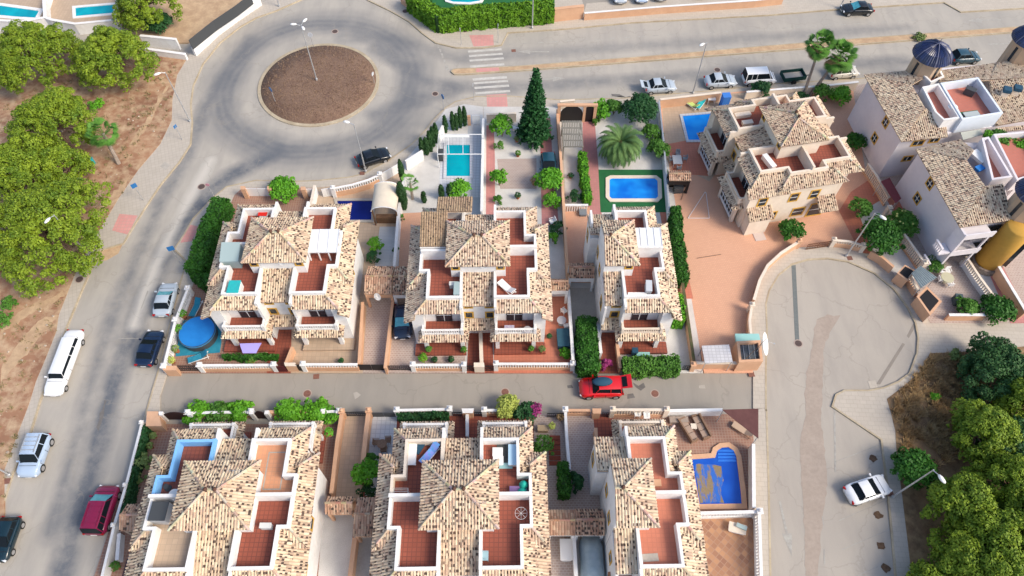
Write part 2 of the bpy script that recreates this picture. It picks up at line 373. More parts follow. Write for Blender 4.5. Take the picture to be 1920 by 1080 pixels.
# ------------------------------------------------ foliage helpers (numpy quads)
def leafobj(name,V,mat,parent=None,**k):
    V=V.reshape(-1,3); org=Vector((0,0,0)); top=parent
    if parent is not None: org=ROOT[top]
    elif k.get('local') is None: org=Vector((float(V[:,0].mean()),float(V[:,1].mean()),float(V[:,2].min())))
    k.pop('local',None)
    V=V-np.array(org); n=len(V)//4; me=bpy.data.meshes.new(name)
    me.vertices.add(n*4); me.vertices.foreach_set('co',V.astype(np.float32).ravel())
    me.loops.add(n*4); me.loops.foreach_set('vertex_index',np.arange(n*4,dtype=np.int32))
    me.polygons.add(n); me.polygons.foreach_set('loop_start',np.arange(0,n*4,4,dtype=np.int32)); me.polygons.foreach_set('loop_total',np.full(n,4,dtype=np.int32))
    at=me.attributes.new('rnd','FLOAT','FACE'); at.data.foreach_set('value',RNG.random(n).astype(np.float32))
    me.update(calc_edges=True); me.materials.append(mat)
    o=bpy.data.objects.new(name,me); C.objects.link(o)
    if parent is not None: o.parent=parent
    else: o.location=org; ROOT[o]=org
    return tag(o,k.get('label'),k.get('cat'),k.get('group'),k.get('kind'))
def quads(c,nrm,size,asp=1.5,jit=.6):
    n=len(c); nn=nrm+RNG.normal(0,jit,(n,3)); nn/=np.linalg.norm(nn,axis=1)[:,None]+1e-9
    a=np.cross(nn,RNG.normal(0,1,(n,3))); a/=np.linalg.norm(a,axis=1)[:,None]+1e-9; b=np.cross(nn,a)
    s=size*RNG.uniform(.6,1.3,(n,1)); a=a*s*asp*.5; b=b*s*.5
    return np.stack([c-a*.9,c-b,c+a*1.1,c+b],1)
def puff(c,r,n,size,up=.0):
    d=RNG.normal(0,1,(n,3)); d/=np.linalg.norm(d,axis=1)[:,None]; d[:,2]=np.where(d[:,2]<-.3,-d[:,2],d[:,2])
    rr=np.array(r)*RNG.uniform(.72,1.06,(n,1)); p=np.array(c)+d*rr
    return quads(p,d+np.array([0,0,up]),size)
# ================================================= the setting
def struct(name,px,z0,z1,mat,world=False):
    b=MB(); b.prism([p[:2] for p in (px if world else PP(px,z1))],z0,z1); return b.build(name,mat,kind='structure')
g=MB(); g.add([(-900,-500,-.35),(900,-500,-.35),(900,1500,-.35),(-900,1500,-.35)],[(0,1,2,3)]); g.build('ground',dirt,kind='structure')
g=MB(); g.add([(-75,-20,0),(75,-20,0),(75,120,0),(-75,120,0)],[(0,1,2,3)]); g.build('road',asph,kind='structure')
# the residential street and the turning circle, resurfaced in their own asphalt
struct('street',[(300,698),(1418,698),(1420,768),(272,790)],-.1,.006,asph2)
turn_in=[(1436,690),(1438,620),(1436,570),(1442,545),(1460,515),(1485,495),(1515,486),(1552,484),(1590,490),(1640,512),(1677,542),(1702,575),(1717,605),(1722,632),(1720,662),(1706,700),(1684,716),(1657,727),(1630,732),(1584,732),(1568,740),(1561,762),(1653,824),(1663,900),(1682,1100),(1690,1160),(1446,1160),(1440,900),(1436,770)]
struct('turning_circle',turn_in,-.1,.008,asph3)
struct('street_mouth',[(1410,698),(1437,698),(1437,768),(1410,768)],-.1,.0045,asph2)
struct('pavement_strip',[(297,694),(318,640),(322,650),(314,697),(286,788),(266,792)],-.1,.125,pave)
# west verge: pine ground, pavement, kerb
dirt_e=[(8,1000),(8,880),(34,810),(55,755),(67,715),(82,680),(105,622),(110,590),(130,540),(142,510),(175,450),(205,400),(225,367),(260,317),(300,270),(322,225),(323,187),(332,140),(349,112)]
kerbW=[(0,960),(22,890),(57,810),(75,750),(125,612),(155,540),(175,492),(185,470),(231,456),(240,440),(270,392),(300,347),(337,302),(357,270),(360,230),(357,195),(362,160),(380,120),(412,80),(450,50),(480,33),(517,20),(562,0),(600,-16)]
struct('pine_ground',[(-500,1200),(-60,1200)]+dirt_e+[(300,100),(200,85),(-400,60)],-.3,.15,dirt)
struct('pavement',[(-60,1200),(-40,1060)]+kerbW+[(560,-60),(400,55),(360,92),(349,112)]+dirt_e[::-1],-.1,.12,paveW)
def kerbline(px,w=.16,z=.135):
    b=MB(); pts=PP(px,.12)
    b.path(pts,w,-.05,z)
    b.build('kerb',kerbm,kind='structure')
kerbline([(-40,1060)]+kerbW)
# dirt spill on the pavement edge and the worn path
for l in ([(244,270),(280,215),(310,160),(318,158),(284,222),(252,270)],[(225,367),(190,395),(150,470),(143,465),(186,388),(243,330)],[(60,650),(110,590),(70,600),(30,650),(0,690),(0,720)],[(40,600),(120,555),(118,545),(35,585),(0,610),(0,625)]):
    struct('worn_path',ORG(l,seed=3,j=.35),.1,.156,sand)
struct('sand_patch',[(185,472),(230,457),(222,475),(200,488),(178,490)],.0,.012,sand)
# north-east pavement and plots behind
kN=[(680,-14),(690,0),(730,19),(767,40),(792,62),(817,80),(855,89),(905,89),(940,84),(952,61),(1060,54),(1185,42),(1440,28),(1572,17),(1770,4),(1802,22),(1920,15),(2100,5)]
struct('pavement',kN+[(2100,-200),(640,-200)],-.1,.12,pave)
kerbline(kN)
struct('car_park',[(1100,6),(1240,-4),(1420,-12),(1440,-200),(1050,-200),(1096,20)],.0,.13,asph2)
struct('garden_lawn',[(756,-2),(822,40),(960,30),(1040,22),(1040,-200),(700,-200)],.0,.14,turf)
# avenue median
med=[(846,134),(850,130),(858,129),(960,125),(1210,106),(1440,86),(1615,72),(1790,59),(1915,50),(2100,36),(2100,44),(1915,59),(1440,96),(1210,114),(960,133),(870,139),(852,139)]
struct('median_strip',med,-.1,.15,sand); kerbline(med+[med[0]],.14,.16)
# pavement on the plots' side (north kerb of the plots), round to the street
kS=[(2100,95),(1920,117),(1690,137),(1615,147),(1455,157),(1335,170),(1260,176),(1170,184),(1050,187),(955,180),(892,181),(855,190),(835,202),(812,225),(797,245),(772,270),(730,300),(700,315),(685,325),(655,332),(600,338),(555,340),(480,338),(425,350),(400,370),(362,410),(345,440),(327,467),(350,490),(338,530),(318,610),(297,695),(270,787),(262,800),(186,1110),(170,1180)]
struct('pavement',kS+[(300,1180),(300,700),(600,500),(1100,420),(1600,420),(2100,300)],-.1,.12,pave)
kerbline(kS[:33])
# roundabout island
b=MB(); b.lathe((RC[0],RC[1],0),[(7.35,-.05),(7.35,.11),(6.95,.13),(6.95,.0)],72); b.build('kerb',kerbm,kind='structure')
b=MB(); b.lathe((RC[0],RC[1],0),[(6.96,.0),(6.9,.14),(4,.3),(2,.36),(.05,.38)],64); b.build('roundabout_island',mulch,kind='structure',smooth=True)
# pavement ring of the turning circle
ringL=[(1436,770),(1436,690),(1438,620),(1436,570),(1442,545),(1460,515),(1485,495),(1515,486),(1552,484),(1590,490),(1640,512),(1677,542),(1702,575),(1717,605),(1722,632),(1720,662),(1706,700),(1684,716),(1657,727),(1630,732),(1584,732),(1568,740),(1561,762),(1653,824),(1663,900),(1682,1100),(1690,1160)]
ringO=[(1712,1160),(1706,1048),(1692,932),(1682,857),(1679,808),(1671,775),(1663,748),(1698,721),(1725,697),(1744,662),(1800,660),(1850,655),(2100,640),(2100,600),(1744,604),(1715,555),(1672,505),(1615,474),(1560,462),(1520,463),(1490,465),(1465,477),(1440,500),(1420,540),(1410,600),(1416,698),(1416,766)]
def ringpoly():   # split so that every piece is simple
    struct('pavement',[(1412,766),(1436,766)]+ringL[1:9]+[(1552,460),(1520,461),(1490,463),(1465,475),(1436,500),(1416,540),(1406,600),(1412,690)],-.1,.12,pave)
    struct('pavement',[(1552,460),(1552,484)]+ringL[9:16]+[(1744,662),(1800,660),(2100,640),(2100,596),(1744,603),(1715,553),(1672,503),(1615,472)],-.1,.122,pave)
    struct('pavement',[(1720,662)]+ringL[16:24]+[(1653,824),(1679,808),(1671,775),(1663,748),(1698,721),(1725,697),(1744,662)],-.1,.124,pave)
    struct('pavement',[(1653,824),(1663,900),(1682,1100),(1690,1160),(1714,1160),(1706,1048),(1692,932),(1682,857),(1679,808)],-.1,.126,pave)
ringpoly(); kerbline(ringL)
struct('pavement',[(1410,768),(1437,766),(1441,900),(1446,1160),(1420,1160)],-.1,.12,pave); kerbline([(1437,768),(1441,900),(1446,1160)])
struct('scrubland',[(1714,1160),(1706,1048),(1692,932),(1682,857),(1679,808),(1671,775),(1663,748),(1698,721),(1725,697),(1744,662),(1800,660),(1850,655),(2100,636),(2400,1160)],-.3,.15,drygrass)
# pink crossing landings
for l in ([(880,66),(925,65),(926,85),(888,87)],[(912,178),(950,176),(952,202),(914,204)],[(892,128),(935,126),(937,133),(893,135.5)]):
    b=MB(); b.prism([p[:2] for p in PP(l,.13)],.1,.158 if l[0][1]==128 else .13); b.build('tactile_landing',pinkpave,kind='structure')
for l in ([(224,401),(258,404),(240,440),(210,432)],[(355,421),(374,425),(360,452),(338,455)],):
    b=MB(); b.prism([p[:2] for p in PP(l,.13)],.1,.128); b.build('tactile_landing',pinkpave,kind='structure')
# painted markings
paint=M('road_paint',(.58,.56,.52),(.46,.44,.40),2,c3=(.4,.37,.33),sc3=6,f3=.45,rough=.8)
paintf=M('faded_road_paint',(.42,.40,.36),(.33,.31,.28),2,c3=(.3,.28,.25),sc3=5,f3=.6)
def mark(name,polys,mat=paint,z=.014,org=0):
    b=MB()
    for l in polys:
        if org: l=ORG(l,seed=5,j=.22)
        q=PP(l,z); b.add(q,[tuple(range(len(q)))])
    b.build(name,mat,kind='structure')
zb=[]
for (x0,x1,y,w) in ((877,940,93,3.5),(879,942,101.5,3.5),(880,944,110,3.5),(881,945,121,4),(886,950,145,4.5),(888,952,152.5,3.5),(889,954,161,4),(891,956,171,4)):
    zb.append([(x0,y+2),(x1,y-2.5),(x1+1,y-2.5+w),(x0+1,y+2+w)])
mark('zebra_crossing',zb)
mark('lane_marking',[[(819,81),(823,81),(824,89),(821,90)],[(823,92),(827,92),(828,98),(825,98)],[(826,100),(830,100),(832,108),(829,109)],[(831,112),(835,112),(836,119),(833,119)],[(834,123),(840,122),(842,131),(836,132)]],paintf)
mark('lane_marking',[[(980+k*27,81-k*1.6),(992+k*27,80-k*1.6),(992+k*27,81.5-k*1.6),(980+k*27,82.5-k*1.6)] for k in range(-1,28)],paintf)
def arrow(cx,cy,ang,L,w,z=.014,mat=paintf):
    X,Y,_=P(cx,cy); ca,sa=math.cos(ang),math.sin(ang)
    pts=[(-L/2,-w*.12),(L*.1,-w*.12),(L*.1,-w/2),(L/2,0),(L*.1,w/2),(L*.1,w*.12),(-L/2,w*.12)]
    b=MB(); b.add([(X+x*ca-y*sa,Y+x*sa+y*ca,z) for x,y in pts],[tuple(range(7))]); b.build('road_arrow',mat,kind='structure')
arrow(1845,38,math.pi+.05,4.5,1.0); arrow(1886,82,0.05,4.5,1.0); arrow(1473,990,-math.pi/2+.02,4.4,.8,.02); arrow(1030,148,.05,4,.9); arrow(1000,97,math.pi,4,.9)
bays=[[(1563,762),(1566,762),(1568,885),(1565,885)]]
for (a,b_) in (((1566,865),(1652,832)),((1570,920),(1658,883)),((1574,975),(1663,936)),((1578,1030),(1668,992)),((1604,1080),(1673,1050))):
    bays.append([a,b_,(b_[0],b_[1]+1.6),(a[0],a[1]+1.6)])
mark('parking_bay_lines',bays,paintf,.02)
mark('lane_marking',[[(1541,968),(1543,968),(1545,985),(1543,985)],[(1544,1030),(1546.5,1030),(1547.5,1058),(1545,1058)]],paintf,.02)
mark('parking_bay_lines',[[(254,701),(292,701.5),(292,703),(254,702.5)],[(228,785),(262,785),(262,786.4),(230,786.4),(227,797),(225,797)],[(222,634),(260,634),(260,635),(222,635)],[(276,545),(279,545),(264,583),(262,583)]],paintf)
# asphalt patches, the long trench repairs and the sandy run-off streak of the turning circle
patch=M('asphalt_patch',(.155,.17,.165),(.13,.145,.142),3,c3=(.2,.21,.2),sc3=8)
patch2=M('pale_patch',(.27,.235,.2),(.24,.21,.18),2); silt=M('silt_streak',(.39,.32,.265),(.35,.285,.235),.7,c3=(.24,.2,.17),sc3=3,f3=.4)
mark('trench_repair',[[(1484,498),(1492,497),(1499,643),(1491,644)]],patch,.018)
mark('trench_repair',[[(1712,607),(1718,610),(1704,634),(1700,630)],[(1692,643),(1697,645),(1650,721),(1643,720)]],patch2,.018)
mark('run_off_streak',[[(1523,640),(1530,600),(1553,590),(1575,592),(1565,610),(1548,640),(1543,665),(1545,690),(1541,740),(1541,800),(1546,835),(1552,900),(1540,1000),(1530,1110),(1512,1110),(1508,1000),(1503,900),(1500,830),(1511,780),(1508,740),(1512,700),(1520,670)]],silt,.016,1)
struct('concrete_slab',[(1627,715),(1641,713),(1646,726),(1632,729)],0,.03,pave)
struct('concrete_slab',[(300,312),(309,303),(320,309),(311,319)],.1,.127,conc)
struct('concrete_slab',[(1047,58),(1058,57),(1059,65),(1048,66)],0,.015,conc)
stain=M('tree_pit_soil',(.09,.05,.03),(.14,.085,.05),4)
for i,(x,y) in enumerate(((1636,859),(1646,966),(1651,1023),(1660,1066))):
    X,Y,_=P(x,y); b=MB(); n=11; pts=[(X+random.uniform(.25,.5)*math.cos(k*6.283/n),Y+random.uniform(.2,.42)*math.sin(k*6.283/n)) for k in range(n)]
    b.prism(pts,0,.04); b.build('soil_pit',stain,kind='structure')
stn=M('street_stain',(.42,.38,.33),(.38,.345,.3),2); stn2=M('oil_stain',(.17,.16,.15),(.13,.12,.115),2)
for l,m_ in (([(662,736),(668,733),(676,739),(672,746),(664,748)],stn),([(1186,716),(1196,722),(1206,716),(1212,726),(1200,732),(1190,727)],stn2),([(1176,738),(1186,736),(1190,744),(1178,748)],stn2),([(1063,722),(1071,720),(1074,726),(1066,728)],stn2),([(1310,722),(1320,720),(1322,727),(1312,728)],stn),([(1196,192),(1160,176),(1145,177),(1148,181),(1180,181)],stn2),([(240,930),(262,820),(268,822),(250,935),(232,1080),(214,1080)],stn2),([(180,800),(196,750),(200,752),(186,810)],stn2)):
    mark('road_stain',[l],m_,.021,1)
# plots -----------------------------------------------------------------
def lot(px,mat,z=.13,name='patio'): return struct(name,px,-.05,z,mat)
LOTS=[
 # house 1
 ([(306,699),(530,699),(600,500),(592,352),(455,352),(440,365),(365,525)],brownt,.13),
 ([(518,699),(746,699),(768,500),(772,325),(745,308),(700,330),(645,347),(588,352),(560,500)],beiget,.132),
 ([(500,699),(545,699),(548,560),(508,560)],terra,.14),
 ([(680,699),(722,699),(740,545),(690,545)],stonep,.14),
 ([(703,500),(746,500),(752,425),(712,425)],greyplank,.14),
 # house 2
 ([(721,699),(902,699),(906,200),(870,195),(835,205),(795,260),(760,300)],gravelW,.134),
 ([(745,560),(752,400),(790,398),(780,560)],peach,.142),
 ([(722,699),(777,699),(782,555),(738,555)],stonep,.142,),
 ([(878,215),(905,215),(904,405),(866,405),(866,350),(876,340)],greyplank,.142),
 ([(826,252),(907,252),(906,370),(824,370)],palet,.146),
 ([(776,699),(776,664),(872,664),(872,699)],stonep,.146),
 ([(875,699),(926,699),(922,600),(880,600)],terra,.15),
 ([(902,699),(1078,699),(1058,480),(1052,200),(907,200),(905,400)],gravelW,.136),
 ([(912,235),(926,235),(928,300),(928,420),(911,420)],pinkp,.144),
 ([(1012,225),(1032,220),(1036,300),(1048,420),(1016,424)],pinkp,.145),
 ([(932,298),(1006,297),(1006,354),(938,354)],stonep,.147),
 ([(926,699),(1074,699),(1062,530),(1025,530),(1022,600),(926,600)],terraP,.152),
 # house 3
 ([(1078,699),(1318,699),(1248,190),(1052,205)],gravelW,.138),
 ([(1092,215),(1114,213),(1128,385),(1128,470),(1100,470),(1094,380)],pinkp,.144),
 ([(1060,388),(1106,388),(1116,530),(1064,530)],peach,.148),
 ([(1068,540),(1118,540),(1126,699),(1078,699)],conc,.15),
 ([(1122,318),(1252,318),(1256,398),(1126,398)],turf,.149),
 ([(1122,699),(1162,699),(1156,590),(1120,590)],terra,.154),
 ([(1236,392),(1262,392),(1300,560),(1266,560)],terraP,.146),
 # big plot of the cream house
 ([(1234,190),(1320,699),(1412,699),(1408,600),(1413,545),(1440,500),(1490,464),(1560,461),(1600,468),(1640,440),(1600,170),(1440,165)],peach,.14),
 ([(1240,185),(1480,168),(1330,340),(1250,300)],beiget,.146),
 ([(1252,270),(1330,255),(1330,330),(1262,325)],terraP,.15),
 ([(1595,360),(1640,330),(1700,380),(1690,480),(1612,472),(1573,395)],terraP,.15),
 ([(1610,400),(1660,370),(1735,500),(1700,535),(1640,480)],gravelW,.154),
 # white houses
 ([(1640,330),(1560,165),(2100,100),(2100,606),(1745,606),(1712,550),(1690,500)],stonep,.138),
 ([(1805,485),(1850,470),(1905,590),(1860,600)],greyplank,.145),
 ([(1842,484),(1870,478),(1935,606),(1895,606)],pinkp,.15),
 # row two
 ([(270,795),(640,795),(700,1160),(150,1160)],brownt,.13),
 ([(640,776),(692,776),(676,940),(620,940)],beiget,.14),
 ([(606,960),(664,960),(650,1160),(590,1160)],gravelW,.142),
 ([(690,776),(745,776),(735,930),(684,930)],palet,.14),
 ([(664,1000),(705,1000),(700,1160),(650,1160)],conc,.144),
 ([(690,776),(1070,776),(1080,1160),(640,1160)],terra,.134),
 ([(1000,776),(1062,776),(1075,965),(1005,965)],stonep,.142),
 ([(1028,965),(1080,965),(1085,1160),(1025,1160)],stonep,.148),
 ([(1062,776),(1122,776),(1140,965),(1072,965)],stonep,.146),
 ([(1112,776),(1150,776),(1152,870),(1120,870)],terra,.15),
 ([(1076,965),(1140,965),(1150,1160),(1084,1160)],conc,.15),
 ([(1140,776),(1412,776),(1415,962),(1200,962)],brownt,.138),
 ([(1150,962),(1420,960),(1426,1160),(1150,1160)],octag,.142),
 # villas at the top left
 ([(-300,40),(0,42),(85,45),(140,48),(222,42),(232,-40),(-100,-160),(-300,-150)],beiget,.17),
 ([(222,40),(262,80),(352,80),(400,42),(470,0),(470,-150),(232,-150)],sand,.165),
]
for l in LOTS: lot(l[0],l[1],l[2])
# ================================================= pools
def pool(px,wat,cop,label,cop_w=.35,cz=.26,rd=0,name='swimming_pool',zz=.15,steps=False):
    q=[p[:2] for p in PP(px,cz)]; cx=sum(p[0] for p in q)/len(q); cy=sum(p[1] for p in q)/len(q)
    t=thing(name,label,'pool',(cx,cy,zz))
    a=sum(q[i-1][0]*q[i][1]-q[i][0]*q[i-1][1] for i in range(len(q)))
    if a<0: q=q[::-1]
    n=len(q); out=[]
    for i in range(n):
        p0,p1,p2=Vector(q[i-1]),Vector(q[i]),Vector(q[(i+1)%n]); e1=(p1-p0).normalized(); e2=(p2-p1).normalized()
        n1=Vector((e1.y,-e1.x)); n2=Vector((e2.y,-e2.x)); m=(n1+n2).normalized(); k=cop_w/max(.35,m.dot(n1)); out.append(tuple(p1+m*k))
    b=MB(); vs=[(x,y,cz) for x,y in q]+[(x,y,cz) for x,y in out]+[(x,y,zz-.1) for x,y in q]+[(x,y,zz-.1) for x,y in out]
    fs=[]
    for i in range(n):
        j=(i+1)%n; fs+=[(i,n+i,n+j,j),(n+i,3*n+i,3*n+j,n+j),(j,2*n+j,2*n+i,i)]
    b.add(vs,fs); b.build('coping',cop,t)
    b=MB(); b.prism(q,zz-.05,cz-.075); b.build('water',wat,t)
    return t
def arc(cx,cy,rx,ry,a0,a1,n): return [(cx+rx*math.cos(R(a0+(a1-a0)*i/n)),cy+ry*math.sin(R(a0+(a1-a0)*i/n))) for i in range(n+1)]
pool([(838,271),(881,271),(881,330),(837,330)],w_teal,palet,'long teal pool behind the white gravel garden with the cypresses')
pool([(1280,217),(1339,212),(1346,240),(1330,262),(1291,262)],w_bright,palet,'bright blue pool beside the sunbathing terrace with the green and teal loungers',.3)
pool([(1143,336),(1147,334),(1228,334),(1233,338),(1234,368),(1230,372),(1147,372),(1143,368)],w_blue,cream,'rectangular blue pool with rounded pale coping set in bright green turf',.42)
pool([(632,376),(698,376),(696,412),(640,412)],w_navy,conc,'navy blue pool half hidden behind the house next to the domed shelter',.3)
pool([(-20,8),(0,10),(73,20),(66,33),(30,31),(-20,26)],w_teal,white,'narrow turquoise pool at the far top left corner',.5)
pool([(141,14),(214,8),(212,24),(142,30)],w_teal,white,'short turquoise pool beyond the white wall above the pines',.4)
pool([(838,-8),(905,-8),(900,1),(880,4),(850,3),(840,0)],w_teal,white,'turquoise pool edge behind the thick clipped hedge',.4)
# half drained pool with steps
t=pool([(1297,861),(1341,858),(1345,845),(1354,839),(1366,838),(1376,845),(1381,856),(1389,920),(1391,944),(1312,945)],WATER('deep_blue_lining',(.01,.07,.42),(.015,.1,.5)),peachw,'half drained blue pool with rounded stepped end and murky bottom',.42,.3)
def murkmat():
    m,n,b=newmat('murky_deposit'); b.inputs['Roughness'].default_value=.25; pos=N(n,'ShaderNodeNewGeometry').outputs['Position']
    mp=N(n,'ShaderNodeMapping'); mp.inputs['Scale'].default_value=(1.6,.45,1); n.links.new(pos,mp.inputs[0])
    o=mix(n,ramp(n,noise(n,mp.outputs[0],.9,6,.7),.47,.54),(.25,.185,.10),(.03,.13,.5)); o=mix(n,mathn(n,'MULTIPLY',ramp(n,noise(n,pos,5,5,.8),.5,.7),.5),o,(.10,.09,.085)); n.links.new(o,b.inputs['Base Color']); return m
b=MB(); q=PP(ORG([(1302,870),(1338,871),(1352,875),(1356,900),(1352,925),(1358,943),(1312,943)],j=.15,seed=2),.232); b.prism([p[:2] for p in q],.2,.232); b.build('murky_deposit',murkmat(),t)
b=MB()
for k in range(4):
    q=[p[:2] for p in PP([(1346+k*.5,843+k*6),(1376+k,843+k*6),(1379+k,847+k*6),(1345+k*.5,847+k*6)],.29)]; b.prism(q,.2,.285-.015*k)
b.build('steps',M('pool_steps',(.03,.16,.62),(.03,.2,.7),2,rough=.3),t)
# round above-ground pool
X,Y,_=P(377,632); t=thing('above_ground_pool','round above ground pool with blue cover and dark wall on a blue mat','pool',(X,Y,.13))
b=MB(); b.obox((X,Y),4.1,3.9,.13,.15,0.1); b.build('ground_mat',tealf,t)
b=MB(); b.lathe((X,Y,.15),[(1.66,0),(1.7,.95),(1.72,1.0),(1.66,1.0),(1.64,.9)],40); b.build('pool_wall',dgrey,t)
b=MB(); b.lathe((X,Y,1.04),[(1.63,0),(1.63,.02)],40); b.build('pool_cover',w_cov,t)
b=MB(); b.lathe((X,Y,1.0),[(1.74,.0),(1.74,.1),(1.62,.1),(1.62,.0)],40); b.build('rim',M('pool_rim',(.05,.22,.42),rough=.4),t)
# ================================================= houses
def ray_wall(px,py,A,B):
    a=Vector((0,0,CAM_H)); q=Vector(P(px,py,0)); d=q-a; n=Vector((B[1]-A[1],-(B[0]-A[0]),0)); t=(Vector((A[0],A[1],0))-a).dot(n)/d.dot(n); return a+d*t
def window(root,xf,c,ang,z0,z1,w,sur=None,mull=2,name='window',off=.0,fr=None):
    """window on a wall: c=(x,y) on the wall face, ang=direction of the outward normal"""
    ca,sa=math.cos(ang),math.sin(ang)
    def L(p): # local: p=(across,out,z)
        x=c[0]+ca*p[1]-sa*p[0]; y=c[1]+sa*p[1]+ca*p[0]; return xf((x,y,p[2])) if xf else (x,y,p[2])
    s=MB(L); t=.14 if sur else .06; o=.045
    for (x0,x1,a,b) in ((-w/2-t,-w/2,z0-t,z1+t),(w/2,w/2+t,z0-t,z1+t),(-w/2,w/2,z1,z1+t),(-w/2,w/2,z0-t,z0)): s.box(x0,x1,-.05,o,a,b)
    fo=s.build(name,sur or fr or frame,root)
    g_=MB(L); g_.box(-w/2,w/2,-.05,.012,z0,z1); g_.build('pane',glass,fo)
    m_=MB(L)
    for i in range(1,mull): x=-w/2+w*i/mull; m_.box(x-.035,x+.035,.012,.03,z0,z1)
    if z1-z0>.9: m_.box(-w/2,w/2,.012,.028,(z0+z1)/2-.03,(z0+z1)/2+.03)
    if m_.v: m_.build('mullion',fr or wmetal,fo)
    return fo
def path_parapet(b,pts,z0,z1,t=.22): b.path(pts,t,z0,z1)
def semi(label,cx,cy,rot=0,halves=(1,-1),front=-1,fd=0,fl={},par={},single=False,group=None,wallmat=white,bal=white,porch=terra,wins=(),noporch=False):
    root=thing('semi_detached_house' if not single else 'detached_house',label,'house',(cx,cy,.1),group)
    ca,sa=math.cos(rot),math.sin(rot)
    def XF(sx): return lambda p:(cx+ca*sx*p[0]-sa*p[1],cy+sa*sx*p[0]+ca*p[1],p[2])
    uc=-.2 if single else None
    X1=XF(1)
    # centre body, tower
    W=MB(X1); x0=uc if single else -1.38
    W.box(x0,1.38,-4.7,-2.2,.1,5.95); W.box(x0 if not single else -1.0,1.38,2.2,4.7,.1,5.95)
    W.box(uc if single else -2.45,2.45,-2.15,2.15,.1,8.15)
    if single:
        W.add([(uc,-2.2,8.1),(uc,2.2,8.1),(uc,0,9.12)],[(0,1,2)]); W.box(uc-.0,uc+.2,-5.3,-4.71,.1,5.6)
    for sx in halves:
        W.xf=XF(sx)
        W.box(1.5,4.9,-5.0,5.0,.1,6.0); W.box(4.92,6.0,-5.9,3.4,.1,5.62)
        W.box(1.39,1.62,-5.75,-2.2,.1,6.62); W.box(1.39,1.62,2.2,5.75,.1,6.62)
    W.xf=X1; W.build('wall',wallmat,root)
    # roofs
    B=MB(X1); f=.36; x0=uc if single else -1.37
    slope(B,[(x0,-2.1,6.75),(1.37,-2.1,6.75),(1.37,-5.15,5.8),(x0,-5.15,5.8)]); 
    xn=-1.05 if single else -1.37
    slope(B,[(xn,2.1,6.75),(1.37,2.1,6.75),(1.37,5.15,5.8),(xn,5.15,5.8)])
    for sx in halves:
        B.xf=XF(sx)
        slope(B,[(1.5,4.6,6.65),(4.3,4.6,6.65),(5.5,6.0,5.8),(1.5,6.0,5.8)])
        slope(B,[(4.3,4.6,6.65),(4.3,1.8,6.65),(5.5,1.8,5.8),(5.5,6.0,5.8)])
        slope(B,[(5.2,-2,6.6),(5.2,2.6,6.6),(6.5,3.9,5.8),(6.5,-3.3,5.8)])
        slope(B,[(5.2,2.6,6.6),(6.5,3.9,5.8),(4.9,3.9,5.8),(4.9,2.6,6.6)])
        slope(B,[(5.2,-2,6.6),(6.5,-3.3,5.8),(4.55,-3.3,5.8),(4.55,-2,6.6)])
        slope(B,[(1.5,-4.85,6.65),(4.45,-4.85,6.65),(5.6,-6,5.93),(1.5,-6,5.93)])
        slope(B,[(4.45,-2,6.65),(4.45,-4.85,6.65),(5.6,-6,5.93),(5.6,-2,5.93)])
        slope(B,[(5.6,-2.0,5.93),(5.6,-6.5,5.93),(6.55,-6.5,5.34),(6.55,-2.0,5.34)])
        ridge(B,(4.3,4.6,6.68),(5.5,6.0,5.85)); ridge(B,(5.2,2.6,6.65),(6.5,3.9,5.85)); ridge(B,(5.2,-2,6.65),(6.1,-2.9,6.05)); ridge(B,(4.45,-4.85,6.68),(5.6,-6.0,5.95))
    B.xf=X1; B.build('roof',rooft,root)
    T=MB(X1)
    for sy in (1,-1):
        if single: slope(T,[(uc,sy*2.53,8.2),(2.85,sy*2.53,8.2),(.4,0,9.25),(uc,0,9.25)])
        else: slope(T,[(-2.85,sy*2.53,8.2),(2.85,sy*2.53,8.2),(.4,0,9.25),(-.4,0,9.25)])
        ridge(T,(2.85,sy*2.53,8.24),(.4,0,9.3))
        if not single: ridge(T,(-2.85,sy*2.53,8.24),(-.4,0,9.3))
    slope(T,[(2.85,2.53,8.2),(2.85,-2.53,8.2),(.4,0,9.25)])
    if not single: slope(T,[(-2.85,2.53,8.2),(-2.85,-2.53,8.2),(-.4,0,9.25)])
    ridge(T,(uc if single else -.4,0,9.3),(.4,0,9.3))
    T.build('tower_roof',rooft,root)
    for k in ((-.32,.35) if not single else (.35,)):
        K=MB(X1); K.lathe((k,0,9.2),[(.13,0),(.13,.35),(.17,.36),(.05,.5)],8); K.build('vent_cap',M('vent_clay',(.1,.05,.035)),root)
    for sx in halves:
        X=XF(sx); h='E' if sx>0 else 'W'
        for side,poly in (('N',[(1.62,.35),(1.62,4.49),(4.19,4.49),(4.19,1.69),(5.09,1.69),(5.09,.35)]),('S',[(1.62,.11),(5.09,.11),(5.09,-1.89),(4.34,-1.89),(4.34,-4.74),(1.62,-4.74)])):
            b=MB(X); b.prism(poly,5.9,6.08); b.build('roof_terrace',fl.get(h+side,terra),root)
            b=MB(X); ln=[(1.63,4.6),(4.3,4.6),(4.3,1.8),(5.2,1.8),(5.2,.35)] if side=='N' else [(5.2,.11),(5.2,-2),(4.45,-2),(4.45,-4.85),(1.63,-4.85)]
            path_parapet(b,ln,5.5,7.0); path_parapet(b,[(1.5,2.2),(1.5,4.75)] if side=='N' else [(1.5,-2.2),(1.5,-5.0)],6.6,7.003,.24)
            po=b.build('parapet',par.get(h+side,wallmat),root)
        b=MB(X); b.box(2.46,5.3,.11,.35,6.0,7.45); b.build('dividing_wall',wallmat,root)
        # front balcony, porch
        F=lambda l:[(p[0],front*p[1])+tuple(p[2:]) for p in l]
        wB=6.35+fd; Y=front
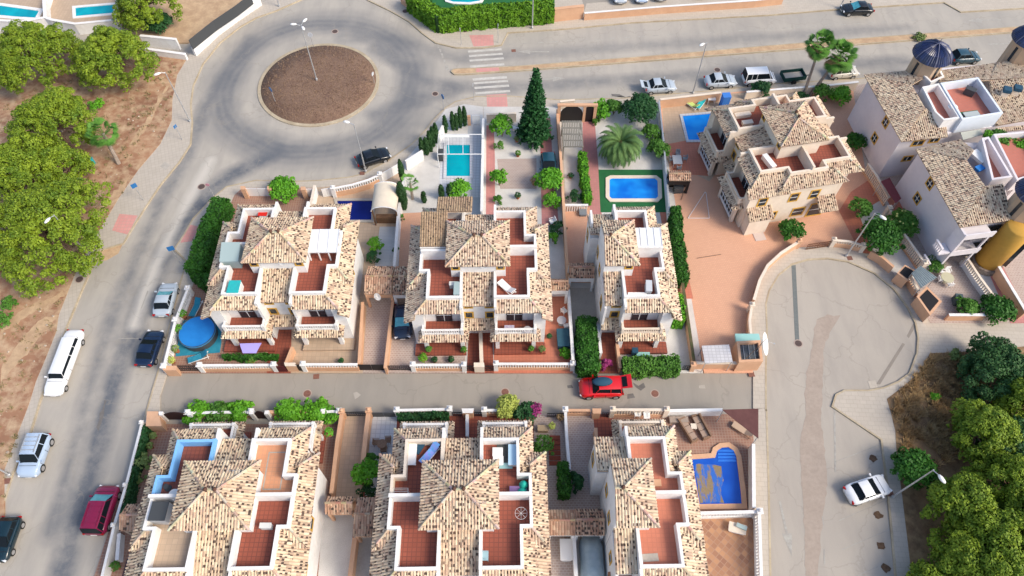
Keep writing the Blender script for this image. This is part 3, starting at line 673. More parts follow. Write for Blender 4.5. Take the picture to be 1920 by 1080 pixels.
        b=MB(X); b.prism(F([(1.62,5.0),(4.98,5.0),(4.98,wB),(1.62,wB)]),2.75,3.02); b.build('balcony_floor',fl.get(h+'B',terra),root)
        b=MB(X); 
        for a_,c_ in (((1.55,wB+.07),(5.05,wB+.07)),((5.05,5.02),(5.05,wB-.05)),((1.55,5.02),(1.55,wB-.05))):
            a2=(a_[0],Y*a_[1]); c2=(c_[0],Y*c_[1]); b.wall(a2,c2,.14,2.9,3.3)
            balusters(b,a2,c2,3.3,3.88,.2,.05)
        for u in (1.55,5.05): b.obox((u,Y*(wB+.07)),.26,.26,2.9,3.97)
        b.build('balustrade',bal,root)
        b=MB(X); e=wB+.72
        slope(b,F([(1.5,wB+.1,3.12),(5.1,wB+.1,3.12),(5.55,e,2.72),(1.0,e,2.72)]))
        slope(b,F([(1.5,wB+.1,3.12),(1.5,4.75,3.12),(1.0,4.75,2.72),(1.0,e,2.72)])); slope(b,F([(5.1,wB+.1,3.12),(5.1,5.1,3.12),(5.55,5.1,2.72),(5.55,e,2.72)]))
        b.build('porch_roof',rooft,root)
        b=MB(X); b.path(F([(1.6,5.1),(1.6,wB),(5.0,wB),(5.0,5.1)]),.24,2.4,2.74); b.build('porch_beam',wallmat,root)
        for u in (1.62,4.98):
            b=MB(X); b.obox((u,Y*(wB+.02)),.36,.36,.1,2.4); b.obox((u,Y*(wB+.02)),.46,.46,2.2,2.41); b.build('column',wallmat,root)
        b=MB(X); b.prism(F([(1.5,4.9),(6.1 if front<0 else 5.3,5.95 if front<0 else 5.02),(6.1 if front<0 else 5.3,wB+.75),(1.3,wB+.75)]),.1,.42); b.build('porch_floor',fl.get(h+'P',porch),root) if not noporch else None
        window(root,X,(3.2,Y*5.0),math.pi/2*Y,3.1,5.1,1.35,fr=None)
        window(root,X,(3.2,Y*5.0),math.pi/2*Y,.5,2.4,1.5)
        window(root,X,(.95,Y*4.7),math.pi/2*Y,4.9,5.5,.6,yelt,1); window(root,X,(.95,Y*4.7),math.pi/2*Y,3.15,4.0,.6,yelt if rot or halves==(1,) or cx<-10 else None,1)
        window(root,X,(6.0,-1.0),0,3.4,4.5,.8,yelt,1); window(root,X,(6.0,-4.4),0,3.4,4.5,.8,yelt,1)
        window(root,X,(2.0,-2.15),-math.pi/2,7.3,7.85,.5,yelt,1)
    b=MB(X1); F=lambda l:[(p[0],front*p[1])+tuple(p[2:]) for p in l]
    x0=uc if single else -1.0
    slope(b,F([(x0,4.7,2.95),(1.0,4.7,2.95),(1.0,5.75,2.45),(x0,5.75,2.45)])); b.build('canopy_roof',rooft,root)
    b=MB(X1); b.box(x0,1.0,min(front*5.4,front*5.6),max(front*5.4,front*5.6),2.2,2.4); b.build('canopy_beam',wallmat,root)
    for (u,v,ang,z0,z1,w) in wins: window(root,X1,(u,v),ang,z0,z1,w,yelt,1)
    return root,X1
rt=R(.8)
CUR[0]=shiftpal(1,.985,.96); H1,X1_=semi('white semi-detached pair beside the round pool, tiled tower roof between two red roof terraces',-21.05,38.4,rt,bal=white,fl={'EP':beiget})
CUR[0]=shiftpal(0.96,0.95,0.97); H2,X2_=semi('white semi-detached pair with the brown tiled lean-to roof and a white lounger on its terrace',-3.05,38.0,rt)
sw=[(-.2,3.4 if 0 else -3.6,math.pi,3.2,4.4,.7),(-.2,-.6,math.pi,4.3,5.3,.6),(-.2,1.4,math.pi,4.3,5.3,.6),(-1.0,3.6,math.pi,4.0,5.2,.6)]
CUR[0]=shiftpal(1.03,1.03,1.03); H3,X3_=semi('narrow detached white house below the turf pool with a sheet roofed terrace',8.37,38.05,rt,(1,),single=True,wins=sw,bal=cream)
CUR[0]=shiftpal(1.02,1,.96); H4,X4_=semi('large semi-detached pair with blue painted terrace walls and one beige terrace',-21.5,15.4,rt,front=1,fd=.75,fl={'WS':beiget,'EN':TILE('orange_tile',(.62,.3,.17),(.58,.28,.155),(.5,.27,.17),.33,.33)},par={'WN':bluew})
CUR[0]=shiftpal(1,0.97,0.95); H5,X5_=semi('semi-detached pair in the near row with loungers and rugs on its terraces',-3.8,15.45,rt,front=1,fd=.75,par={'WN':cream})
CUR[0]=shiftpal(1.05,1.05,1.04); H6,X6_=semi('narrow detached white house beside the half drained pool with a blank west wall',7.57,15.55,rt,(1,),front=1,fd=.75,single=True,wins=[(-.2,-.9,math.pi,4.3,5.3,.6),(-.2,1.2,math.pi,4.3,5.3,.6),(-1.0,3.9,math.pi,3.6,4.9,.7),(-.2,-3.6,math.pi,3.2,4.4,.6)],bal=cream,fl={'EN':terraP,'ES':terraP},wallmat=white)
CUR[0]=shiftpal(.96,.93,.92); H7,X7_=semi('cream semi-detached pair turned sideways on the big peach paved plot with glazed side porches',28.45,53.0,R(-79),front=-1,wallmat=cream,bal=cream,fl={'WN':terraP},noporch=True,wins=[(6.0,1.2,0,3.4,4.5,.8),(6.0,-2.8,0,.8,1.9,1.2),(6.0,.3,0,.8,1.9,1.2),(6.0,2.4,0,.3,2.2,1.6)])
b=MB(X7_); slope(b,[(6.0,-5.9,3.3),(6.0,-3.2,3.3),(7.3,-3.2,2.6),(7.3,-5.9,2.6)]); b.build('annex_roof',rooft,H7)
b=MB(X7_); slope(b,[(6.0,1.6,3.5),(6.0,3.6,3.5),(7.6,3.6,2.7),(7.6,1.6,2.7)]); b.build('low_roof',rooft,H7)
b=MB(X7_); b.box(6.02,7.1,-5.7,-3.4,.1,2.6); b.build('annex_wall',cream,H7)
# glazed side porches of the turned pair
for sx in (1,-1):
    b=MB(lambda p,sx=sx:X7_((sx*p[0],p[1],p[2])))
    for k in range(7): u=1.7+k*.55; b.box(u-.04,u+.04,-6.5,-6.42,.4,2.4)
    b.box(1.6,5.1,-6.51,-6.41,1.3,1.4); b.box(1.6,5.1,-6.53,-6.39,.4,.75); b.build('porch_glazing',wmetal,H7)
    b=MB(lambda p,sx=sx:X7_((sx*p[0],p[1],p[2]))); b.box(1.62,5.0,-6.475,-6.445,.45,2.38); b.build('porch_glass',glass,H7)
# roof-top additions: sheet roofs, lean-to, glazed hut
def addpart(root,name,mat,polys,z0=None,dz=.06,xf=None):
    b=MB(xf)
    for pts in polys:
        n=len(pts); b.add([p for p in pts]+[(p[0],p[1],p[2]-dz) for p in pts],[tuple(range(n)),tuple(range(2*n-1,n-1,-1))]+[(i,(i+1)%n,n+(i+1)%n,n+i) for i in range(n)])
    return b.build(name,mat,root)
def ribs(root,name,mat,xf,u0,u1,v0,v1,za,zb,n):
    b=MB(xf)
    for i in range(n+1):
        u=u0+(u1-u0)*i/n; b.add([(u-.02,v0,za+.05),(u+.02,v0,za+.05),(u+.02,v1,zb+.05),(u-.02,v1,zb+.05),(u-.02,v0,za-.0),(u+.02,v0,za),(u+.02,v1,zb),(u-.02,v1,zb)],[(0,1,2,3),(0,3,7,4),(1,5,6,2),(0,4,5,1),(3,2,6,7)])
    b.build(name,mat,root)
addpart(H1,'sheet_roof',sheet,[[(2.6,1.5,7.75),(5.25,1.5,7.75),(5.25,-.9,7.45),(2.6,-.9,7.45)]],xf=X1_); ribs(H1,'glazing_bar',wmetal,X1_,2.6,5.25,1.5,-.9,7.75,7.45,3)
b=MB(X1_); 
for u in (2.6,3.5,4.4,5.2): b.box(u-.05,u+.05,-.86,-.76,6.08,7.4)
b.box(2.6,5.2,-.87,-.75,7.3,7.42); b.build('terrace_enclosure',wmetal,H1)
b=MB(X1_); b.box(-5.2,-3.6,-1.6,.1,6.08,7.3); b.add([(-5.25,-1.7,7.3),(-3.55,-1.7,7.3),(-3.55,.1,7.8),(-5.25,.1,7.8)],[(0,1,2,3)]); b.build('glazed_hut',metalgr,H1)
b=MB(X2_); slope(b,[(-5.3,.2,7.5),(-2.85,.2,7.5),(-2.85,3.6,8.3),(-5.3,3.6,8.3)],PALB,.12,.22); slope(b,[(-3.9,3.6,8.3),(-.6,3.6,8.3),(-.6,5.9,7.6),(-3.9,5.9,7.6)],PALB,.12,.22); b.build('lean_to_roof',rooftb,H2)
b=MB(X2_); b.box(-5.2,-2.5,-.25,-.02,6.0,7.45); b.build('lean_to_wall',white,H2)
b=MB(X2_); b.box(-3.8,-.8,5.3,5.5,5.0,7.5); b.build('rear_screen_wall',white,H2)
addpart(H3,'sheet_roof',sheet,[[(2.7,1.9,7.9),(5.25,1.9,7.9),(5.25,.0,7.65),(2.7,.0,7.65)]],xf=X3_); ribs(H3,'glazing_bar',wmetal,X3_,2.7,5.25,1.9,0,7.9,7.65,4)
b=MB(X3_); b.box(2.5,5.3,-.15,.09,6.0,7.62); b.build('terrace_wall',white,H3)
b=MB(X3_); b.box(-.95,-.75,3.0,4.6,6.2,7.2); 
b.build('chimney',white,H3)
# satellite dishes
def dish(x,y,z,r,label,root_name='satellite_dish',az=-2.0,mat=None,mast=1.0,group=None):
    t=thing(root_name,label,'satellite dish',(x,y,z),group)
    b=MB(); b.tube((x,y,z),(x,y,z+mast),.03,.03,6); b.build('mast',galv,t)
    d=Vector((math.cos(az),math.sin(az),.55)).normalized(); a=d.orthogonal().normalized(); c=d.cross(a); vs=[];n=16
    o=Vector((x,y,z+mast))+d*.1
    for rr,dd in ((.05,0),(.5,.06),(.85,.16),(1,.24)):
        vs+=[o+(a*math.cos(6.2832*i/n)+c*math.sin(6.2832*i/n))*r*rr+d*dd*r for i in range(n)]
    b=MB(); b.add(vs,[tuple(range(n))]+[(k*n+i,k*n+(i+1)%n,(k+1)*n+(i+1)%n,(k+1)*n+i) for k in range(3) for i in range(n)]); b.build('reflector',mat or plasticw,t,smooth=True)
    b=MB(); b.tube(o-c*r*.9,o+d*r*.95,.02,.02,5); b.obox((o+d*r*.95)[:2],.1,.1,(o+d*r*.95)[2]-.05,(o+d*r*.95)[2]+.06); b.build('receiver_arm',galv,t)
X,Y,_=P(535,500,7); dish(X,Y,7.0,.4,'small grey dish on the tower wall of the house by the round pool')
X,Y,_=P(908,505,7); dish(X,Y,6.9,.4,'small grey dish below the tower roof of the house with the brown lean-to')
X,Y,_=P(1403,655,2.6); dish(X+.9,Y,2.2,1.05,'large white dish on a long pole over the brick tank house',mast=1.4,az=-.25)
X,Y,_=P(710,556,2.6); dish(X,Y,2.4,.38,'round grey dish fixed to the carport lintel between the two upper houses',mast=.3)
CUR[0]=PAL
# carports ---------------------------------------------------------------
def carport(label,x0,x1,ys,yn,z=2.75,rise=.6,pal=PALR,lm=peachw,parts=1,dark=.3,ridge_on=True,rz=0):
    a=P(x0,ys,z); b_=P(x1,ys,z); n_=P(x0,yn,z); xa,xb,ya,yb=a[0],b_[0],a[1],n_[1]; ym=ya+(yb-ya)*.52
    t=thing('carport',label,'carport',((xa+xb)/2,(ya+yb)/2,.13))
    b=MB()
    if ridge_on:
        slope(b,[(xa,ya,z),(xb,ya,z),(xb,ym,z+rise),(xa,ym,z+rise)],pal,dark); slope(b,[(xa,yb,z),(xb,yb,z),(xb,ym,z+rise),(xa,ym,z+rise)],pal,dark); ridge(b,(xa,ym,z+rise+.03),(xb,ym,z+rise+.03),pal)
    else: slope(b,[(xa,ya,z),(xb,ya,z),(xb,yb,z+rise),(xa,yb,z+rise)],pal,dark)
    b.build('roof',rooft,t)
    b=MB(); b.box(xa,xb,ya+.15,ya+.35,z-.85,z-.08); b.build('lintel',lm,t)
    for x in (xa+.12,xb-.12):
        b=MB(); b.box(x-.12,x+.12,ya+.14,ya+.36,.13,z-.86); b.build('post',lm,t)
    b=MB(); b.box(xa,xb,yb-.3,yb-.12,.13,z-.1); b.build('rear_wall',lm,t)
carport('brown tiled carport over the beige driveway left of the parked navy car',683,734,552,500)
carport('small spotted tile carport above the navy car beside the second upper house',735.5,767,553,500,pal=PALR[:2]+[PAL[4]],dark=.6,lm=white)
carport('short tiled carport between the red patio and the grey planted yard',1030,1066,545,524,lm=white,dark=.5)
carport('spotted tiled carport at the end of the narrow peach driveway',1067,1115,522,494,lm=white,dark=.55)
carport('wide brown tiled carport right of the corner pair of houses',610,661,964,932)
carport('tall brown tiled carport roof beside the grey concrete drive',662,703,1006,933,dark=.3)
carport('clean orange tiled carport over the yard with the white tub',1028,1079,1004,957,lm=white,pal=PALR,dark=.05)
carport('dark spotted carport roof over the sheeted car',1080,1134,1004,955,lm=white,dark=.65)
carport('narrow brown tiled carport against the white street fence',224,258,996,946,dark=.3,lm=beiget)
carport('little tiled shed roof beside the patio table of the cream house',1255,1296,339,321,z=2.4,rise=.3,lm=black,dark=.3)
# ------------------------------------------------ the tall lilac-white villas on the right
def walls_of(root,foot,z0,z1,mat=white,name='wall'):
    b=MB(); b.prism([p[:2] for p in foot],z0,z1); return b.build(name,mat,root)
lil=M('lilac_white_render',(.72,.68,.70),(.66,.62,.65),.4,c3=(.58,.54,.57),sc3=2,f3=.3)
def villa(label,E,quads_,wallpx,zc,wins,extra=None,ze=6.3):
    A=[P(*p) for p in E]; cx=sum(p[0] for p in A)/len(A); cy=sum(p[1] for p in A)/len(A)
    root=thing('villa',label,'house',(cx,cy,.13))
    b=MB()
    for q in quads_:
        a,b2,c2=[Vector(P(*p)) for p in q[:3]]; nn=(b2-a).cross(c2-a); pts=[tuple(a),tuple(b2),tuple(c2)]
        for p in q[3:]:
            # keep the face flat: slide the fourth point along its sight line onto the plane of the first three
            o=Vector((0,0,CAM_H)); d=Vector(P(*p))-o; t=(a-o).dot(nn)/d.dot(nn); pts.append(tuple(o+d*t))
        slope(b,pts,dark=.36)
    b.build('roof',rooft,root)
    walls_of(root,[P(*p) for p in wallpx],.13,ze-.25,lil)
    S_=[P(*p) for p in wallpx]
    for (i,px,py,w,h) in wins:
        A_,B_=S_[i],S_[(i+1)%len(S_)]; c=ray_wall(px,py,A_,B_); d=(Vector(B_)-Vector(A_)); n=Vector((d.y,-d.x,0)).normalized()
        ctr=Vector((sum(s[0] for s in S_)/len(S_),sum(s[1] for s in S_)/len(S_),0))
        if n.dot(Vector((c.x,c.y,0))-ctr)<0: n=-n
        window(root,None,(c.x,c.y),math.atan2(n.y,n.x),c.z-h/2,c.z+h/2,w,yelt,2)
    return root
W1=villa('tall white villa with two red roof terraces under the nearer blue dome',[(1622,146,6.3),(1690,266,6.3),(1777,256,6.3),(1860,140,6.3)],
 [[(1620,140,6.3),(1690,266,6.3),(1735,203,7.7),(1709,159,7.7)],[(1690,266,6.3),(1777,257,6.3),(1772,228,6.9),(1735,203,7.7)],[(1620,140,6.3),(1709,159,7.7),(1762,128,6.4)],
  [(1762,152,7.4),(1855,150,7.4),(1870,118,6.3),(1752,134,6.3)],[(1856,152,7.4),(1868,236,6.3),(1935,224,6.3),(1925,146,7.4)],[(1855,150,7.4),(1925,146,7.4),(1940,108,6.3),(1870,118,6.3)]],
 [(1628,150,6.0),(1690,262,6.0),(1775,253,6.0),(1790,246,6.0),(1865,238,6.0),(1940,226,6.0),(1940,112,6.0),(1750,130,6.0)],6,
 [(0,1661,229,.8,.9),(0,1640,259,.8,.9),(1,1721,268,1.1,.6),(1,1752,262,.9,.6),(1,1701,297,.9,.6)])
def terr(root,px,z,mat,parh=1.0,pm=white,t=.22,skip=()):
    pts=[P(x,y,z) for x,y in px]; b=MB(); b.prism([p[:2] for p in pts],z-.5,z); b.build('roof_terrace',mat,root)
    b=MB(); b.path(pts+[pts[0]],t,z-.9,z+parh); b.build('parapet',pm,root)
tpal=TILE('rose_terracotta',(.50,.17,.12),(.46,.155,.11),(.4,.17,.13),.33,.33,0,R(-25),.02,.6,.3)
terr(W1,[(1724,176),(1752,170),(1790,232),(1762,236),(1747,222)],6.9,tpal,.9)
terr(W1,[(1757,170),(1824,160),(1868,224),(1796,236)],6.9,tpal,1.0,M('blue_white_render',(.68,.73,.80),(.62,.68,.76),1))
terr(W1,[(1722,140),(1756,133),(1764,150),(1742,160)],6.9,tpal,.5)
W2=villa('near white villa with a hipped tile roof and ground floor veranda beside the yellow tower',[(1717,280,6.3),(1800,427,6.3),(1897,413,6.3),(1850,290,6.3)],
 [[(1717,280,6.3),(1800,427,6.3),(1847,349,7.7),(1812,300,7.7)],[(1800,427,6.3),(1897,413,6.3),(1880,344,7.6),(1847,349,7.7)],[(1717,280,6.3),(1812,300,7.7),(1826,282,7.4),(1800,262,6.4)]],
 [(1723,286,6.0),(1801,421,6.0),(1892,409,6.0),(1884,345,6.0),(1835,268,6.0),(1800,268,6.0)],6,
 [(0,1744,344,.8,.9),(0,1720,372,.8,.9)])
terr(W2,[(1834,272),(1844,270),(1886,342),(1852,347)],6.9,tpal,.9,lil)
terr(W2,[(1858,262),(1925,256),(1950,330),(1900,345)],6.9,tpal,.7,lil)
# its veranda: slabs, balustrades, shade of the openings put in as dark glass sheets
A=Vector(P(1801,423,6)); Bq=Vector(P(1892,411,6)); dd=(Bq-A).normalized(); nn=Vector((dd.y,-dd.x,0)); 
if nn.y>0: nn=-nn
def LV(p): v=A+dd*p[0]+nn*p[1]; return (v.x,v.y,p[2])
b=MB(LV)
for z in (2.9,5.55): b.box(-.2,2.9,0,1.3,z-.2,z+.05); b.box(-.2,2.9,1.2,1.32,z+.05,z+.62)
b.box(-.25,-.02,0,1.35,.13,6.1); b.box(2.6,2.8,1.05,1.2,.13,5.4); b.build('veranda_slab',lil,W2)
b=MB(LV); b.box(.2,5.0,.01,.05,.4,2.5); b.box(.2,5.0,.01,.05,3.2,5.2); b.build('veranda_dark_sheet',glass,W2)
for z in (3.5,1.0):
    b=MB(LV); balusters(b,(-1.5,.1),(-1.5,1.3),z,z+.8,.22,.05); b.box(-1.5,-.3,.1,1.3,z-.25,z-.02); b.build('side_balcony',lil,W2)
# third block behind, right edge
W3=villa('white villa at the right edge with a wide planted terrace',[(1868,236,6.3),(1990,230,6.3),(1990,330,6.3),(1920,330,6.3)],[[(1868,240,6.2),(1990,228,6.2),(1990,236,6.0),(1870,248,6.0)]],[(1862,262,5.9),(1975,255,5.9),(1995,345,5.9),(1905,350,5.9)],6,[])
# domed turrets
def turret(px,py,z,r,label,zb=.13,rd=1.0):
    X,Y,_=P(px,py,z); t=thing('domed_turret',label,'tower',(X,Y,zb))
    b=MB(); b.lathe((X,Y,0),[(r*.78,zb),(r*.78,z)],8); b.build('turret_wall',beigew,t)
    for k in range(0,8,2):
        a=R(22.5+45*k); x=X+math.cos(a)*r*.72; y=Y+math.sin(a)*r*.72; b=MB(); b.obox((x,y),.12,.3,z-2.4,z-.6,a); b.build('slit_window',glass,t)
        n=48; prof=[(r,0),(r*.93,.32),(r*.72,.85),(r*.4,1.25),(.02,1.5)]; b=MB(); 
    for k in range(n):
        a0=6.2832*k/n; a1=6.2832*(k+1)/n; am=(a0+a1)/2
        for j in range(4):
            (r0,h0),(r1,h1)=prof[j],prof[j+1]
            c=random.choice(PALN); 
            vs=[(X+r0*math.cos(a0),Y+r0*math.sin(a0),z+h0),(X+r0*1.02*math.cos(am),Y+r0*1.02*math.sin(am),z+h0+.05),(X+r0*math.cos(a1),Y+r0*math.sin(a1),z+h0),(X+r1*math.cos(a1),Y+r1*math.sin(a1),z+h1),(X+r1*1.02*math.cos(am),Y+r1*1.02*math.sin(am),z+h1+.05),(X+r1*math.cos(a0),Y+r1*math.sin(a0),z+h1)]
            b.add(vs,[(0,1,4,5),(1,2,3,4)],c)
    b.add([(X+r*math.cos(6.2832*k/n),Y+r*math.sin(6.2832*k/n),z) for k in range(n)],[tuple(range(n))],(.5,.4,.3))
    b.build('dome',domem,t)
    b=MB()
    for k in range(6):
        a=6.2832*k/6+.3
        for j in range(4):
            (r0,h0),(r1,h1)=prof[j],prof[j+1]; b.tube((X+r0*1.02*math.cos(a),Y+r0*1.02*math.sin(a),z+h0+.03),(X+r1*1.02*math.cos(a),Y+r1*1.02*math.sin(a),z+h1+.05),.055,.055,5)
    b.tube((X,Y,z+1.4),(X,Y,z+2.1),.06,.03,6); b.build('dome_rib',M('rib_blue',(.12,.13,.2)),t)
domem=attrmat('navy_tinted',.3,.2,.6,3,spec=.6)
beigew=M('beige_render',(.5,.37,.26),(.45,.33,.23),1)
turret(1748,103,9.0,2.05,'blue tiled dome on a beige octagonal turret of the villa with two roof terraces')
turret(1934,74,9.0,2.05,'blue domed turret cut by the top right frame edge')
turret(1946,364,9.0,2.0,'blue domed turret at the right frame edge above the yellow tower')
X,Y,_=P(1844,497,0); t=thing('stair_tower','smooth yellow ochre cylindrical stair tower on a stone base','tower',(X,Y,.13))
b=MB(); b.lathe((X,Y,0),[(1.22,.8),(1.22,6.3),(1.12,6.4),(.1,6.45)],28); b.build('tower_wall',M('yellow_render',(.55,.31,.06),(.5,.28,.05),.5,c3=(.42,.24,.05),sc3=2,f3=.3),t,smooth=True)
b=MB(); b.lathe((X,Y,0),[(1.5,.13),(1.45,.8)],20); b.build('stone_base',M('rubble_stone',(.3,.24,.2),(.15,.12,.1),4),t)
b=MB(); b.obox((X+1.0,Y-.85),.5,.35,1.3,5.5,R(-40)); b.build('stair_window',glass,t)
# ================================================= garden walls, fences, gates
def gwall(label,px,h,style='solid',mat=peachw,top=None,t=.2,pil=(),base=.5,name=None,cap=True,zb=.0,pilw=.4,group=None):
    pts=[P(x,y,h) for x,y in px]; mx=sum(p[0] for p in pts)/len(pts); my=sum(p[1] for p in pts)/len(pts)
    nm=name or ('balustrade_wall' if style=='balus' else 'garden_wall'); top=top or mat
    r=thing(nm,label,'wall' if style!='fence' else 'fence',(mx,my,zb),group)
    if style=='solid':
        b=MB(); b.path(pts,t,zb,h-.06 if cap else h); b.build('wall_body',mat,r)
        if cap: b=MB(); b.path(pts,t+.08,h-.06,h); b.build('coping',top,r)
    elif style=='balus':
        hb=zb+(h-zb)*base; b=MB(); b.path(pts,t,zb,hb); b.build('wall_body',mat,r)
        b=MB()
        for p,q in zip(pts,pts[1:]):
            L=math.hypot(q[0]-p[0],q[1]-p[1]); n=max(1,int(L/.24)); a=math.atan2(q[1]-p[1],q[0]-p[0])
            for i in range(n):
                tt=(i+.5)/n; b.obox((p[0]+(q[0]-p[0])*tt,p[1]+(q[1]-p[1])*tt),.12,.12,hb,h-.1,a)
        b.build('balusters',top,r); b=MB(); b.path(pts,t+.04,h-.1,h); b.build('handrail',top,r)
    for i in pil:
        b=MB(); b.obox(pts[i][:2],pilw,pilw,zb,h+.12); b.obox(pts[i][:2],pilw+.1,pilw+.1,h+.12,h+.2); b.lathe((pts[i][0],pts[i][1],h+.2),[(.12,0),(.16,.1),(.1,.22),(.01,.26)],8); b.build('pillar',top if style=='balus' else mat,r)
    return r
def gate(label,p,q,h,mat=black,style='bars',zb=.1,group=None):
    a=P(p[0],p[1],h); b_=P(q[0],q[1],h); r=thing('gate',label,'gate',((a[0]+b_[0])/2,(a[1]+b_[1])/2,zb),group); L=math.hypot(b_[0]-a[0],b_[1]-a[1]); an=math.atan2(b_[1]-a[1],b_[0]-a[0])
    for s0,s1 in ((0,.49),(.51,1)):
        pa=[a[i]+(b_[i]-a[i])*s0 for i in (0,1)]; pb=[a[i]+(b_[i]-a[i])*s1 for i in (0,1)]; m=MB()
        if style=='solid': m.wall(pa,pb,.06,zb+.05,h)
        else:
            m.wall(pa,pb,.06,h-.08,h); m.wall(pa,pb,.06,zb+.1,zb+.18); m.wall(pa,pb,.055,(h+zb)/2,(h+zb)/2+.06); n=max(2,int(L*.49/.16))
            for i in range(n+1): tt=i/n; m.obox((pa[0]+(pb[0]-pa[0])*tt,pa[1]+(pb[1]-pa[1])*tt),.03,.03,zb+.18,h-.08,an)
        m.build('gate_leaf',mat,r)
    return r
def block(label,px,z0,z1,mat,cat='pillar',name='gate_pillar',capm=None):
    pts=[P(x,y,z1)[:2] for x,y in px]; b=MB(); b.prism(pts,z0,z1-.08); cx=sum(p[0] for p in pts)/len(pts); cy=sum(p[1] for p in pts)/len(pts)
    r=thing(name,label,cat,(cx,cy,z0)); b.build('block',mat,r); b=MB(); b.prism([(cx+(x-cx)*1.06,cy+(y-cy)*1.06) for x,y in pts],z1-.08,z1); b.build('coping',capm or mat,r); return r
# upper row, street side
gwall('white balustrade on a peach base along the street in front of the round pool',[(374,685),(513,684)],1.25,'balus',peachw,white,pil=(0,1))
gwall('white balustrade beside the parked navy saloon, along the pavement west of the round pool',[(352,541),(329,600),(307,687)],1.3,'balus',white,white,base=.3,pil=(0,1,2))
block('peach corner block of the street wall below the round pool',[(306,686),(330,686),(330,694),(306,694)],0,1.25,peachw)
gate('black barred gate between the corner block and the long white balustrade',(332,686),(372,686),1.15)
gate('dark red gate at the foot of the red stepped path of the corner house',(515,687),(533,687),1.2,M('maroon_metal',(.08,.01,.012)),'solid')
block('peach letterbox pillar between the dark red gate and a small black gate',[(533,680),(553,680),(555,686),(535,686)],0,1.3,peachw,capm=cream)
gate('small solid black gate right of the letterbox pillar with the cream face',(553,684),(567,684),1.3,black,'solid')
gwall('white balustrade on a peach base in front of the beige sunken porch',[(568,683),(670,683)],1.35,'balus',peachw,white,pil=(0,),base=.6)
gate('wide solid black gate closing the beige tiled driveway',(672,684),(718,684),1.2,black,'solid')
gate('thin black double gate of the driveway with the navy car',(727,686),(769,686),1.0)
gwall('white balustrade on a peach base below the potted plant strip',[(774,684),(870,684)],1.25,'balus',peachw,white,pil=(0,1))
block('cream topped letterbox pillar dividing the two red paths of the middle house',[(889,680),(907,680),(908,688),(889,688)],0,1.3,cream)
gate('black barred gate at the left one of the two red paths of the middle house',(873,686),(888,686),1.15)
gate('black barred gate at the right one of the two red paths of the middle house',(909,686),(924,686),1.15)
gwall('long white balustrade in front of the red patio with the blue sun bed cover',[(930,682),(1074,682)],1.3,'balus',peachw,white,pil=(0,1))
gwall('low peach wall between the white gravel drive and the street',[(1300,684),(1305,684)],1.2,'solid',peachw,pil=(0,))
gate('black barred gate of the narrow white gravel drive',(1282,686),(1299,686),1.0)
gwall('peach street wall of the brick tank house',[(1306,680),(1385,680)],1.3,'solid',peachw,top=cream)
gwall('peach wall between two driveways left of the parked navy car',[(737,557),(722,690)],1.3,'solid',peachw,pil=())
gwall('peach wall between the white arched porch and the beige driveway',[(680,566),(673,682)],1.3,'solid',peachw)
gwall('white wall beside the red patio with the blue sun bed cover',[(1066,543),(1075,680)],1.5,'solid',white)
gwall('pinkish wall between the red path and the beige porch of the corner house',[(548,650),(536,680)],1.2,'solid',peachw)
gwall('pale wall between the two red paths of the middle house',[(901,622),(903,681)],1.1,'solid',peachw,top=cream,t=.26)
gwall('short white wall beside the red path of the narrow upper house',[(1121,607),(1127,662)],1.4,'solid',white)
gwall('peach wall on the right of the red path of the narrow upper house',[(1157,642),(1163,690)],1.1,'solid',peachw)
gwall('long white wall between the pool garden with cypresses and the pink path',[(906,222),(903,396)],1.6,'solid',white)
gwall('tall white wall between the domed shelter and the gravel garden',[(758,330),(747,395),(739,500)],1.7,'solid',white)
gwall('long peach wall between the pink driveway and the grey gravel strip',[(1045,205),(1052,300),(1059,420),(1066,540)],1.5,'solid',peachw)
gwall('dark topped thin wall between the hedge and the big peach plot',[(1262,400),(1280,530),(1302,680)],1.2,'solid',peachw,top=M('mossy_top',(.12,.09,.05),(.07,.08,.03),2))
gwall('white post fence between the palm garden and the small blue pool terrace',[(1236,188),(1244,260),(1256,398)],1.6,'solid',white,top=galv,t=.1)
gwall('white curved wall between the parked black coupe and the gravel garden',[(760,302),(792,282)],1.6,'solid',white)
gwall('low white wall beside the cypresses next to the pool pavement',[(822,252),(832,232)],1.5,'solid',white)
gwall('white baluster fence above the peach planted yard of the narrow house',[(1058,384),(1103,384)],1.2,'balus',peachw,white,base=.1)
gwall('peach curved wall with white balusters beside the parked black coupe',[(624,353),(660,346),(690,337),(712,327)],1.5,'balus',peachw,white,base=.6,pil=(0,3))
gate('white double gate left of the round green bush',(459,353),(502,353),1.4,wmetal,'solid')
gate('white narrow gate right of the round green bush',(572,354),(588,354),1.4,wmetal,'solid')
gate('white gate between the round bush and the curved peach wall',(602,355),(621,352),1.4,wmetal,'solid')
gate('long white gate between the curved peach wall and the black coupe',(715,325),(750,305),1.5,wmetal,'solid')
for l,x,y in (('peach gate pillar at the left end of the white double gate',455,352),('peach gate pillar between the white double gate and the round bush',505,352),('peach gate pillar right of the round bush',568,353)):
    block(l,[(x-4,y-3),(x+4,y-3),(x+4,y+3),(x-4,y+3)],0,1.7,peachw)
gwall('white wall running back from the narrow white gate to the corner house',[(590,347),(581,388)],1.5,'solid',white,top=cream)
gwall('peach wall with a white gate by the pavement above the teal pool',[(876,217),(882,217)],1.6,'solid',peachw,pil=())
gate('white garden gate by the pavement above the teal pool',(885,216),(900,216),1.6,wmetal,'solid')
gwall('cream wall along the pavement left of the tall conifer',[(912,214),(968,212)],1.4,'solid',cream)
